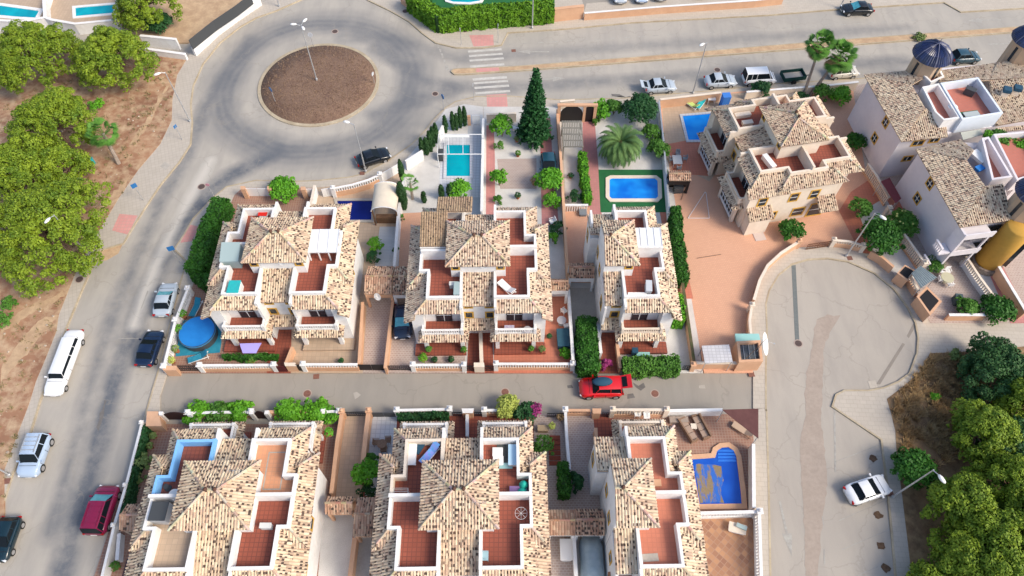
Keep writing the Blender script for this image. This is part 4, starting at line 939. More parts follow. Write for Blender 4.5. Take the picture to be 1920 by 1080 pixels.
# arched gateway of the palm garden
r=thing('arched_gateway','peach gateway with a wide and a narrow dark arch beside the palm garden','gateway',(*P(1075,212,0)[:2],.1))
a=P(1046,198,2.6); 
def AW(p): return (a[0]+p[0],a[1]+p[1],p[2])
b=MB(AW); prof=[(0,.1),(0,2.75),(4.2,2.75),(4.2,.1)]
b.box(0,.35,-.15,.15,.1,2.6); b.box(3.2-.25,3.45-.2,-.15,.15,.1,2.6); b.box(4.15,4.5,-.15,.15,.1,2.6); b.box(-.05,4.55,-.18,.18,2.6,2.8); b.build('gateway_wall',peachw,r)
b=MB(AW); n=12
for cx_,rr,zt in ((1.65,1.3,1.25),(3.7,.45,2.05)):
    vs=[(cx_-rr,-.03,.12)]+[(cx_+rr*math.cos(math.pi-math.pi*k/n),-.03,zt+rr*math.sin(math.pi*k/n)) for k in range(n+1)]+[(cx_+rr,-.03,.12)]
    b.add(vs+[(v[0],.05,v[2]) for v in vs],[tuple(range(len(vs))),tuple(range(2*len(vs)-1,len(vs)-1,-1))]+[(i,i+1,len(vs)+i+1,len(vs)+i) for i in range(len(vs)-1)])
b.build('arched_gate',black,r)
gwall('peach boundary wall along the avenue above the small blue pool',[(1238,186),(1352,173)],1.5,'solid',peachw,top=cream)
gwall('low cream wall along the avenue left of the arched gateway',[(1050,190),(1078,187)],1.3,'solid',cream)
gwall('cream boundary wall behind the cream pair of houses along the avenue',[(1400,172),(1470,166),(1550,160),(1610,153)],1.3,'solid',cream,top=white)
# turning circle wall and housings
gwall('curved peach wall round the left side of the turning circle',[(1414,562),(1425,525),(1440,497),(1465,474),(1499,452)],1.2,'solid',peachw,top=cream,pil=(4,))
gwall('peach wall with a pale blue panel beside the turning road, above the tank house',[(1409,635),(1406,600),(1410,572)],1.3,'balus',peachw,cream,base=.6,pil=(2,))
gate('brown barred gate at the top of the turning circle',(1516,458),(1559,452),1.1,M('brown_metal',(.16,.07,.035)))
gwall('peach wall with pale balusters at the top of the turning circle, next to the brown gate',[(1564,450),(1592,452),(1620,460)],1.2,'balus',peachw,cream,base=.6,pil=(0,2))
gwall('peach wall below the leafy green tree at the turning circle',[(1634,470),(1655,482),(1676,500)],1.2,'solid',peachw)
gwall('peach baluster wall between the two black topped housings',[(1706,516),(1724,545)],1.3,'balus',peachw,cream,base=.6)
gwall('long pale baluster wall from the round tree down to the black topped housings',[(1668,390),(1697,440),(1735,493)],1.6,'balus',peachw,cream,base=.25,pil=(0,2))
gwall('pale baluster wall between the cream pair and the villas, at the top of the maroon canopy',[(1628,306),(1645,330),(1668,370)],1.6,'balus',peachw,cream,base=.25)
gwall('white and grey baluster wall beside the pink path of the near villa',[(1812,480),(1838,520),(1865,556)],1.4,'balus',white,cream,base=.5)
gwall('white topped peach wall along the path left of the scrubland',[(1780,590),(1850,590)],1.1,'solid',peachw,top=white)
gwall('peach wall right of the pink path at the right frame edge',[(1865,485),(1895,535),(1925,585)],1.5,'solid',peachw,top=white)
for lab,q in (('smaller black topped peach housing by the turning circle',[(1683,512),(1697,497),(1716,508),(1702,526)]),('larger black topped peach housing by the turning circle',[(1720,556),(1738,538),(1765,565),(1744,590)])):
    r=block(lab,q,0,1.6,peachw,'utility housing','utility_housing')
    pts=[Vector(P(x,y,1.6)) for x,y in q]; c=sum(pts,Vector((0,0,0)))/4; b=MB(); b.prism([tuple(c+(p-c)*.8)[:2] for p in pts],1.59,1.625); b.build('black_lid',black,r)
# lower row, street side
gwall('white balustrade behind the bright green shrubs at the near corner house',[(352,774),(471,772)],1.2,'balus',peachw,white,pil=(0,1),base=.4)
gwall('white balustrade behind the leafy green shrubs right of the second arched gate',[(605,772),(636,771)],1.2,'balus',peachw,white,pil=(0,1),base=.4)
gwall('peach wall behind the leafy shrubs of the near corner house',[(500,772),(600,772)],1.1,'solid',peachw)
block('tall peach corner block at the junction of the street and the west road',[(276,772),(296,772),(302,798),(274,798)],0,1.5,peachw)
def archgate(label,x0,x1,y,h=1.7):
    a=P(x0,y,h); c=P(x1,y,h); L=c[0]-a[0]; r=thing('arched_gate',label,'gate',((a[0]+c[0])/2,a[1],.1)); n=14; b=MB()
    vs=[(a[0],a[1],.15)]+[(a[0]+L*k/n,a[1],h-.45+.5*math.sin(math.pi*k/n)) for k in range(n+1)]+[(c[0],a[1],.15)]; m=len(vs)
    b.add(vs+[(v[0],v[1]+.06,v[2]) for v in vs],[tuple(range(m)),tuple(range(2*m-1,m-1,-1))]+[(i,i+1,m+i+1,m+i) for i in range(m-1)]); b.build('gate_leaf',M('dark_maroon_metal',(.03,.012,.012)),r)
    for x in (a[0]-.2,c[0]+.2):
        b=MB(); b.obox((x,a[1]+.03),.35,.35,0,h-.2); b.build('gate_post',white,r)
archgate('wide dark arched gate right of the tall peach corner block',303,349,774)
archgate('narrow dark arched gate at the red path of the near corner house',474,494,772)
gwall('long white fence line beside the dark red people carrier, with a green screen behind',[(266,793),(236,910),(214,985),(190,1085)],1.3,'solid',white,t=.14,pil=(0,1,2),pilw=.25)
gwall('long peach wall on the left of the beige driveway in the lower row',[(641,772),(632,830),(621,925)],1.3,'solid',peachw,t=.25,pil=(0,))
gwall('long peach wall between the beige driveway and the pale tiled yard in the lower row',[(691,770),(686,812),(680,868)],1.4,'solid',peachw,t=.3,pil=(0,))
gwall('peach wall between the gravel drive and the grey concrete drive at the bottom edge',[(665,1008),(655,1090)],1.4,'solid',peachw,t=.28)
gate('thin black gate across the beige driveway in the lower row',(646,773),(686,772),1.0)
gate('dark grey gate across the pale tiled yard in the lower row',(696,774),(740,774),1.0,dgrey,'solid')
gwall('white wall above the clipped hedge strip in the lower row',[(744,769),(843,767)],1.2,'balus',peachw,white,pil=(0,1))
gate('thin black gate left of the peach letterbox pillar in the lower row',(848,773),(865,773),1.0)
block('peach letterbox pillar between two red paths in the lower row',[(866,766),(888,766),(886,774),(868,774)],0,1.4,peachw,capm=white)
gate('thin black gate right of the peach letterbox pillar in the lower row',(889,773),(905,773),1.0)
gwall('white wall between the two red paths in the lower row',[(876,776),(876,818)],1.1,'solid',white,t=.2)
gwall('short white balustrade left of the pale lime bush',[(908,769),(932,769)],1.2,'balus',peachw,white,pil=(0,))
gate('black barred gate between the purple bougainvillea and the brown drive',(1026,775),(1058,775),1.0)
gwall('long white baluster wall left of the brown stone drive in the lower row',[(1060,768),(1063,820),(1068,880)],1.3,'balus',white,white,base=.4,pil=(0,))
gwall('peach balustrade across the head of the brown stone drive',[(1065,769),(1108,769)],1.2,'balus',peachw,peachw)
block('brown pillar at the right end of the peach balustrade',[(1111,766),(1127,766),(1126,775),(1112,775)],0,1.4,peachw)
gate('black gate at the red path of the pool house in the lower row',(1129,774),(1146,774),1.0)
gwall('peach balustrade over the terrace with two white chairs',[(1149,768),(1250,768)],1.6,'balus',peachw,cream,base=.4,pil=(0,1))
gwall('short peach wall left of the red path of the pool house',[(1117,802),(1120,850)],1.5,'solid',peachw)
gwall('white topped wall along the street beside the patio with brown sofas',[(1254,770),(1355,768)],1.3,'solid',white)
gwall('cream wall between the half drained pool and the turning road',[(1413,832),(1414,952)],1.5,'solid',cream,top=white)
gwall('white balustrade round the checker paved yard at the lower right',[(1310,962),(1424,959),(1428,1090)],1.6,'balus',white,white,base=.4,pil=(1,))
gwall('white wall between the yard with the white tub and the sheeted car',[(1076,1006),(1081,1090)],1.5,'solid',white)
gwall('low white parapet beside the blue glazed hut at the bottom left',[(223,1000),(219,1050)],1.0,'solid',white)
# villas top left, avenue north wall
gwall('curved white wall with a dark slatted fence along the pavement at the top',[(360,90),(402,52),(440,24),(485,-6)],1.3,'solid',white,t=.35)
r=thing('slatted_fence','dark grey slatted fence on top of the curved white wall at the top','fence',(*P(400,55,1.3)[:2],1.3)); b=MB(); pts=PP([(355,78),(400,42),(440,15),(470,-8)],2.4); b.path(pts,.08,1.2,2.6); b.build('slat_panel',dgrey,r)
gwall('upper white wall of the ramp behind the pines',[(262,66),(330,73)],1.6,'solid',white,t=.3)
gwall('lower white wall of the ramp above the bare ground',[(268,90),(347,101)],1.0,'solid',white,t=.3)
gwall('long white garden wall in front of the two turquoise pools',[(-30,36),(40,40),(84,32),(95,36),(140,44),(215,37),(222,-20)],1.6,'solid',white,t=.3)
gwall('white wall between the two turquoise pool terraces',[(84,32),(82,0),(95,-40)],1.5,'solid',white,t=.3)
gwall('orange peach wall below the thick clipped hedge at the top',[(752,-4),(822,42),(900,38),(960,33),(1040,27)],.9,'solid',peachw,t=.3)
gwall('peach wall with a blue grey door and meter boxes right of the thick hedge',[(1040,16),(1095,10)],2.0,'solid',peachw,t=.4)
gwall('long peach wall in front of the car park along the avenue',[(1096,24),(1240,12),(1418,0),(1470,-6)],1.2,'solid',peachw,top=white)
# ================================================= vegetation
lf_pine=leafmat('pine_needles',(.055,.12,.010),(.24,.325,.020)); lf_pined=leafmat('dark_pine_needles',(.02,.07,.022),(.05,.13,.03))
lf_cyp=leafmat('cypress_foliage',(.012,.045,.012),(.03,.085,.02)); lf_hedge=leafmat('hedge_leaves',(.015,.075,.008),(.045,.16,.014))
lf_bright=leafmat('bright_leaves',(.05,.2,.01),(.14,.38,.02)); lf_mid=leafmat('shrub_leaves',(.04,.13,.015),(.1,.24,.03)); lf_dark=leafmat('dark_leaves',(.01,.05,.015),(.03,.11,.03))
lf_palm=leafmat('palm_leaflets',(.045,.12,.03),(.16,.26,.08)); lf_fan=leafmat('fan_palm_leaves',(.05,.16,.02),(.14,.30,.05)); lf_dead=leafmat('dead_fronds',(.3,.2,.1),(.42,.3,.16))
lf_lime=leafmat('lime_leaves',(.28,.34,.06),(.45,.5,.12)); lf_purple=leafmat('bougainvillea_flowers',(.25,.02,.1),(.35,.05,.2)); lf_dry=leafmat('dry_brush',(.25,.14,.06),(.5,.35,.17)); lf_grassy=leafmat('weeds',(.1,.16,.04),(.2,.27,.08)); lf_hot=leafmat('clipped_hedge',(.06,.17,.008),(.14,.28,.012))
bark=M('bark',(.25,.17,.12),(.16,.105,.075),3,c3=(.09,.06,.045),sc3=8)
barkg=M('grey_bark',(.36,.30,.25),(.26,.21,.17),3,c3=(.15,.12,.1),sc3=8)
core=M('inner_foliage',(.02,.06,.012),(.012,.04,.01),3); coreB=M('inner_bright_foliage',(.05,.13,.012),(.035,.1,.01),3)
def pine_mesh(t,X,Y,R_,H_,mat,n=70,size=.15,seed=0,leaf=130,flat=.42,base=.13):
    rg=np.random.default_rng(seed); global RNG; old=RNG; RNG=rg
    V=[]; cs=[]
    tries=0
    while len(cs)<n and tries<4000:
        tries+=1; a=rg.uniform(0,6.283); q=math.sqrt(rg.uniform(0,1)); rr=R_*q*(1+.16*math.sin(3*a+seed)+.1*math.sin(5*a+2*seed))
        h=H_*(1-flat*.9*q*q)+rg.uniform(-.5,.25)*H_*.12
        if q>.75: h-=rg.uniform(0,.25)*H_
        c=(X+rr*math.cos(a),Y+rr*math.sin(a),h)
        if any((c[0]-o[0])**2+(c[1]-o[1])**2+(c[2]-o[2])**2<(.06*R_+.26)**2 for o in cs): continue
        cs.append(c); s=rg.uniform(.5,.95)*(.6+R_*.05); V.append(puff(c,(s,s,s*.75),int(leaf*s*1.9),size,.5)); V.append(puff((c[0]*.9+X*.1,c[1]*.9+Y*.1,c[2]-.9),(s,s,s*.6),int(leaf*s*.7),size*1.3,.5))
    leafobj('crown',np.concatenate(V),mat,t)
    b=MB(); top=(X+rg.uniform(-.5,.5),Y+rg.uniform(-.5,.5),H_*.5); b.tube((X,Y,base-.1),top,.24,.17,7)
    for c in cs[::3]:
        m=(top[0]*.5+c[0]*.5,top[1]*.5+c[1]*.5,min(c[2],H_*.72)); b.tube(top,m,.09,.06,5,False); b.tube(m,c,.06,.02,5,False)
    b.build('trunk',bark,t); RNG=old
def pine(label,px,py,zc,R_,H_,mat=lf_pine,seed=0,group=None,**k):
    X,Y,_=P(px,py,zc); t=thing('pine_tree',label,'tree',(X,Y,.1),group); pine_mesh(t,X,Y,R_,H_,mat,seed=seed,**k); return t
PT=[('broad pine crown at the top left below the turquoise pools',55,85,5,4.6,6.6,lf_pine),
 ('round pine crown right of the broad one, beside the white ramp walls',203,92,5,4.0,6.4,lf_pine),
 ('pine above the fan palm with its lower crown over the bare ground',88,215,5,3.9,6.4,lf_pine),
 ('pine on the left frame edge above the big lower crown',20,300,5,3.9,6.0,lf_pine),
 ('largest left hand pine crown overhanging the dirt beside the street lamp',75,415,5,5.6,6.8,lf_pine),
 ('small pine crown tucked between the pines beside the teal bin',108,300,4,2.0,5.0,lf_pine),
 ('pine behind the white wall beside the slatted fence at the top',268,2,4,3.4,6.5,lf_pine)]
for i,(l,x,y,z,r_,h,m) in enumerate(PT): pine(l,x,y,z,r_*1.07,h,m,seed=i+1,n=int(27*r_),group='pines on the bare ground to the west')
PT=[('upright pine beside the dry scrub, above the turning of the path',1850,802,3.5,2.3,5.0,lf_pine),
 ('dark green pine in the scrub at the right edge below the path',1878,700,2.5,3.2,4.2,lf_pined),
 ('bright pine at the right edge behind the dark green pine',1935,745,3.5,2.2,5.0,lf_pine),
 ('pine crown right of the lamp, nearest to the round dark bush',1815,942,3.5,2.3,5.0,lf_pine),
 ('pine crown at the right edge level with the white car',1915,905,4,2.6,5.4,lf_pine),
 ('large pine crown in the bottom right corner',1890,1012,4,2.9,5.6,lf_pine),
 ('lower pine crown left of the corner one, at the bottom right',1812,1045,3,2.0,4.4,lf_pine),
 ('small pine poking in at the bottom edge beside the pavement',1745,1098,2,1.3,3.0,lf_pine),
 ('tall bright pine between the corner pine and the frame edge',1955,960,4,2.6,6.0,lf_pine),('yellow green pine in front of the corner pine at the bottom',1868,1085,3.5,2.4,5.2,lf_pine),
 ('dark pine behind the bright crowns at the right edge',1912,835,2.2,2.9,3.8,lf_pined)]
for i,(l,x,y,z,r_,h,m) in enumerate(PT): pine(l,x,y,z,r_,h,m,seed=i+21,n=int(30*r_),group='pines on the scrubland to the east')
def bush(label,px,py,r,h,mat=lf_mid,asp=1,zc=None,z0=.12,size=.2,n=None,name='bush',cat='bush',group=None,seed=None,corem=None,lump=.25,rz=0,extra=None):
    z=zc if zc is not None else z0+h*.5; X,Y,_=P(px,py,z); t=thing(name,label,cat,(X,Y,z0),group)
    ry=r*asp; V=[]; k=max(6,int(14*max(r,.8)*max(ry,.6)))
    for i in range(k):
        a=RNG.uniform(0,6.283); q=math.sqrt(RNG.uniform(0,.85)); hh=z0+h*(.35+.5*math.sqrt(max(0,1-q*q))); s=RNG.uniform(.35,.6)*min(r,ry,1.6)
        dx=r*q*math.cos(a)*.8; dy=ry*q*math.sin(a)*.8
        c=(X+dx*math.cos(rz)-dy*math.sin(rz),Y+dx*math.sin(rz)+dy*math.cos(rz),hh); V.append(puff(c,(s,s,s*.8),int(40+90*s*s),size,.4))
    for i in range(int(5+5*r)):
        a=RNG.uniform(0,6.283); q=RNG.uniform(.75,1.12); s=RNG.uniform(.16,.34)*min(r,1.2); V.append(puff((X+r*q*math.cos(a),Y+ry*q*math.sin(a),z0+h*RNG.uniform(.3,.75)),(s,s,s),int(18+50*s),size,.4))
    leafobj('foliage',np.concatenate(V),mat,t)
    if extra is not None:
        for q in range(9):
            a=6.283*q/9+.3; fx,fy=X+r*.62*math.cos(a*1.7),Y+ry*.62*math.sin(a*1.7); b=MB(); b.lathe((fx,fy,z0+h*.9),[(.02,0),(.11,.08),(.1,.16),(.02,.2)],8); b.build('fruit',M('pale_fruit',(.6,.62,.2)),t)
    b=MB(); b.tube((X,Y,z0-.05),(X,Y,z0+h*.5),.08,.05,6); b.tube((X,Y,z0+.1),(X+r*.4,Y,z0+h*.5),.05,.03,5); b.tube((X,Y,z0+.1),(X-r*.3,Y+.3*ry,z0+h*.5),.05,.03,5); b.build('stem',bark,t)
    return t
def hedge(label,px,h,w,mat=lf_hedge,z0=.12,size=.16,dens=170,corem=core,zt=None,name='hedge'):
    pts=[P(x,y,zt if zt is not None else h) for x,y in px]; mx=sum(p[0] for p in pts)/len(pts); my=sum(p[1] for p in pts)/len(pts); t=thing(name,label,'hedge',(mx,my,z0))
    b=MB(); b.path(pts,w*.86,z0,h-.1); b.build('inner_branches',corem,t); C_=[];Nn=[]
    for i,(p,q) in enumerate(zip(pts,pts[1:])):
        p=np.array(p[:2]);q=np.array(q[:2]); L=np.linalg.norm(q-p); d=(q-p)/L; nr=np.array([-d[1],d[0]]); n=int(L*w*dens)
        s=RNG.uniform(-.04*L,1.04*L,n); o=RNG.uniform(-.5,.5,n)*w; ph=RNG.uniform(0,6)
        zz=h+RNG.normal(0,.07,n)+.09*np.sin(s*2.2+ph)*np.sin(o*3+ph)+.07*np.sin(s*5.1+2*ph+o*4)-.16*(np.abs(o)/w*2)**4
        C_.append(np.column_stack([p[0]+d[0]*s+nr[0]*o,p[1]+d[1]*s+nr[1]*o,zz])); Nn.append(np.tile([0,0,1.],(n,1)))
        for sg in (-1,1):
            n=int(L*(h-z0)*dens*.8); s=RNG.uniform(-.02*L,1.02*L,n); z=RNG.uniform(z0,h,n); o=sg*(w/2+RNG.normal(0,.06,n)+.11*np.sin(s*2.3+ph+sg)*np.cos(z*2+ph)+.06*np.sin(s*5.7+sg))
            C_.append(np.column_stack([p[0]+d[0]*s+nr[0]*o,p[1]+d[1]*s+nr[1]*o,z])); Nn.append(np.column_stack([np.full(n,nr[0]*sg),np.full(n,nr[1]*sg),np.full(n,.3)]))
    for e,sg in ((0,-1),(-1,1)):
        p=np.array(pts[e][:2]); q=np.array(pts[1 if e==0 else -2][:2]); d=(p-q)/np.linalg.norm(p-q); nr=np.array([-d[1],d[0]]); n=int(w*(h-z0)*dens); o=RNG.uniform(-.5,.5,n)*w; z=RNG.uniform(z0,h,n); k=RNG.normal(.04,.05,n)
        C_.append(np.column_stack([p[0]+d[0]*k+nr[0]*o,p[1]+d[1]*k+nr[1]*o,z])); Nn.append(np.column_stack([np.full(n,d[0]),np.full(n,d[1]),np.full(n,.3)]))
    leafobj('hedge_leaves',quads(np.concatenate(C_),np.concatenate(Nn),size),mat,t); return t
def cypress(label,bx,by,h,r=.38,z0=.13,group='slim cypresses in the gravel garden'):
    X,Y,_=P(bx,by,z0); t=thing('cypress',label,'tree',(X,Y,z0),group); n=int(900*h*r/1.2); z=RNG.uniform(0,1,n); a=RNG.uniform(0,6.283,n); rr=r*np.clip(np.sin(np.pi*np.clip(z*.9+.08,0,1))**.6,.12,1)*RNG.uniform(.75,1.08,n)
    c=np.column_stack([X+rr*np.cos(a),Y+rr*np.sin(a),z0+.1+z*h]); nr=np.column_stack([np.cos(a),np.sin(a),np.full(n,.5)]); leafobj('foliage',quads(c,nr,.13,2),lf_cyp,t)
    b=MB(); b.lathe((X,Y,z0),[(.06,0),(r*.75,.3),(r*.8,h*.5),(r*.5,h*.8),(.02,h)],8); b.build('trunk',core,t)
for l,x,y,h,r in (('cypress nearest the pool pavement, standing alone at the white wall',836,249,2.6,.28),('first cypress of the trio by the white gate, from the left',850,244,2.8,.28),('slimmest cypress of the group by the white gate',857,244,2.5,.22),
 ('tallest cypress of the group by the white gate',864,240,3.2,.25),('cypress at the right end of the group by the white gate',872,236,2.9,.28),
 ('leftmost cypress of the row beside the curved pavement',793,292,2.7,.3),('thick cypress second from the left beside the curved pavement',801,290,2.6,.33),('cypress in the middle of the row beside the curved pavement',808,284,3.1,.3),('fourth cypress of the row beside the curved pavement',813,275,3.0,.3),('last cypress of the row beside the curved pavement, by the pool frame',819,268,3.0,.3),
 ('thin leaning cypress at the end of the long white gate',757,345,3.8,.3),('big cypress against the tall white wall behind the domed shelter',758,392,4.2,.5),('small lone cypress in the white gravel',796,380,1.7,.3),('left one of the two cypresses at the pool foot',829,373,2.2,.3),('right one of the two cypresses at the pool foot',844,373,2.3,.3)): cypress(l,x,y,h,r)
# the tall tiered conifer
X,Y,_=P(1001,262,.1); t=thing('tiered_conifer','tall pointed dark conifer by the avenue pavement','tree',(X,Y,.1)); V=[]; Hc=10.4
for k in range(34):
    z=1.0+(Hc-1.0)*k/34; rr=1.95*(1-(k/34))**.9+.1; m=int(5+rr*7)
    for i in range(m):
        a=6.283*i/m+RNG.uniform(-.3,.3)+k; L=rr*RNG.uniform(.75,1.1); n=int(26*L+8); s=RNG.uniform(.08,1,n)*L
        V.append(quads(np.column_stack([X+s*math.cos(a)+RNG.normal(0,.1,n),Y+s*math.sin(a)+RNG.normal(0,.1,n),z-.1*s+RNG.normal(0,.07,n)]),np.tile([0,0,1.],(n,1)),.2,2))
leafobj('foliage',np.concatenate(V),leafmat('conifer_foliage',(.008,.05,.015),(.03,.12,.03)),t); b=MB(); b.tube((X,Y,0),(X,Y,Hc),.22,.03,8); b.build('trunk',bark,t)
def fanpalm(label,bx,by,tx,ty,h,r,nf=26,trunk=.16,skirt=True,z0=.12,cat='palm',group=None):
    X,Y,_=P(bx,by,z0); X2,Y2,_=P(tx,ty,h); t=thing('fan_palm',label,cat,(X,Y,z0),group); b=MB()
    p=Vector((X,Y,z0)); q=Vector((X2,Y2,h)); n=6
    for i in range(n): b.tube(p.lerp(q,i/n),p.lerp(q,(i+1)/n),trunk*(1.25-.35*i/n),trunk*(1.2-.35*(i+1)/n),8,True)
    b.build('trunk',barkg,t); V=[];D=[]
    for i in range(nf*(2 if skirt else 1)):
        dead=i>=nf; a=RNG.uniform(0,6.283); el=RNG.uniform(-.6,1.3) if not dead else RNG.uniform(-1.35,-.6); L=r*RNG.uniform(.5,.75)*(1 if not dead else .8)
        d=np.array([math.cos(a)*math.cos(el),math.sin(a)*math.cos(el),math.sin(el)]); c=np.array(q)+d*L; side=np.cross(d,[0,0,1.]); side/=np.linalg.norm(side); fr=r*.45
        (D if dead else V).append(np.array([[np.array(q),np.array(q)+side*.02,c+side*.02,c-side*.02]]))
        for k in range(-6,7):
            th=k*.21; dr=d*math.cos(th)+side*math.sin(th); e=c+dr*fr*(1-.03*abs(k)); e[2]-=.12*fr+.25*fr*abs(math.sin(th))*.5; w=np.cross(dr,np.cross(side,d))*.028*r/1.6
            mid=c+dr*fr*.55; (D if dead else V).append(np.array([[c,mid+w*1.6,e,mid-w*1.6]]))
    leafobj('fronds',np.concatenate(V),lf_fan,t)
    if D: leafobj('dead_fronds',np.concatenate(D),lf_dead,t)
    return t
fanpalm('left one of the two tall fan palms by the avenue',1506,181,1538,84,6.6,1.75,64)
fanpalm('right one of the two tall fan palms by the avenue, leaning over the parked car',1518,180,1574,105,5.6,1.95,68)
fanpalm('lone fan palm leaning on the bare ground beside the west pavement',223,307,193,250,3.6,1.7,40,.2,False)
fanpalm('small fan palm by the cypress at the tall white wall',774,374,769,343,1.7,1.15,16,.14,False)
# date palm
X,Y,_=P(1164,268,2.6); t=thing('date_palm','big feathery date palm above the green turf','palm',(X,Y,.12)); b=MB(); b.lathe((X,Y,.1),[(.42,0),(.38,1.2),(.42,2.3),(.2,2.6)],10); b.build('trunk',barkg,t); V=[]
for i in range(84):
    a=2.399*i; el=1.35-1.35*(i/84)**.7; L=RNG.uniform(2.6,3.3); n=30; pts=[]; p=np.array([X,Y,2.5]); e=el
    for k in range(n): p=p+np.array([math.cos(a)*math.cos(e),math.sin(a)*math.cos(e),math.sin(e)])*L/n; e-=.062*(.6+k/n); pts.append((p.copy(),e))
    for k,(p,e) in enumerate(pts):
        if k<3: continue
        d=np.array([math.cos(a)*math.cos(e),math.sin(a)*math.cos(e),math.sin(e)]); s=np.array([-math.sin(a),math.cos(a),0]); w=.42*math.sin(math.pi*min(1,(k+3)/(n+3)))+.08
        for sg in (-1,1):
            tip=p+(s*sg*.8+d*.65)*w+np.array([0,0,.12*w-.08]); V.append(np.array([[p,p+d*.05,tip,p-d*.045]]))
            tip2=p+d*.05+(s*sg*.7+d*.75)*w+np.array([0,0,.05]); V.append(np.array([[p+d*.05,p+d*.085,tip2,p+d*.02]]))
        V.append(np.array([[p-s*.02,p+s*.02,p+d*.12+s*.02,p+d*.12-s*.02]]))
leafobj('fronds',np.concatenate(V),lf_palm,t)
b=MB(); b.lathe((X,Y,2.3),[(.1,0),(.45,.15),(.35,.4),(.05,.5)],10); b.build('frond_bases',M('frond_base',(.35,.22,.1),(.25,.15,.07),6),t)
hedge('thick dark green clipped hedge along the west pavement above the silver car',[(413,372),(388,425),(362,500)],2.1,1.7)
hedge('low dark hedge corner beside the pavement and the silver car',[(364,512),(396,528)],1.5,1.1)
hedge('thin low hedge under the white balcony with the lilac cloth',[(420,668),(518,667)],.7,.35,lf_hedge,dens=260)
hedge('tall narrow hedge between the narrow house and the big peach plot',[(1268,388),(1272,440),(1283,520)],2.0,.95,lf_hedge)
hedge('short square hedge below the tall narrow one beside the narrow house',[(1271,552),(1275,598)],1.9,.95,lf_bright)
hedge('dense green hedge block between the concrete drive and the red path',[(1100,596),(1104,690)],1.9,1.75,lf_hedge)
hedge('flowering hedge with purple patches along the street before the narrow house',[(1172,682),(1272,680)],1.5,1.5,lf_mid)
hedge('long clipped hedge behind the orange wall at the top, darker on its face',[(770,-14),(822,24),(880,18),(960,12),(1036,6)],2.6,1.7,lf_hot,size=.22,dens=110)
hedge('tall ivy strip beside the pink path in the garden with the parked car',[(1092,285),(1098,340),(1103,370)],1.5,.75,lf_bright)
hedge('clipped hedge strip behind the white wall in the lower row',[(748,780),(838,776)],1.0,.6,lf_dark)
hedge('narrow hedge between the stone drive and the white baluster wall in the lower row',[(1056,868),(1060,925)],1.7,.8,lf_hedge)
hedge('dark green screen hedge behind the long white fence at the near corner house',[(272,800),(244,908),(230,960)],1.2,.3,lf_dark,dens=240)
b=bush('ball of dark leaves at the end of the hedge beside the brown stone drive',1078,905,.75,1.5,lf_dark)
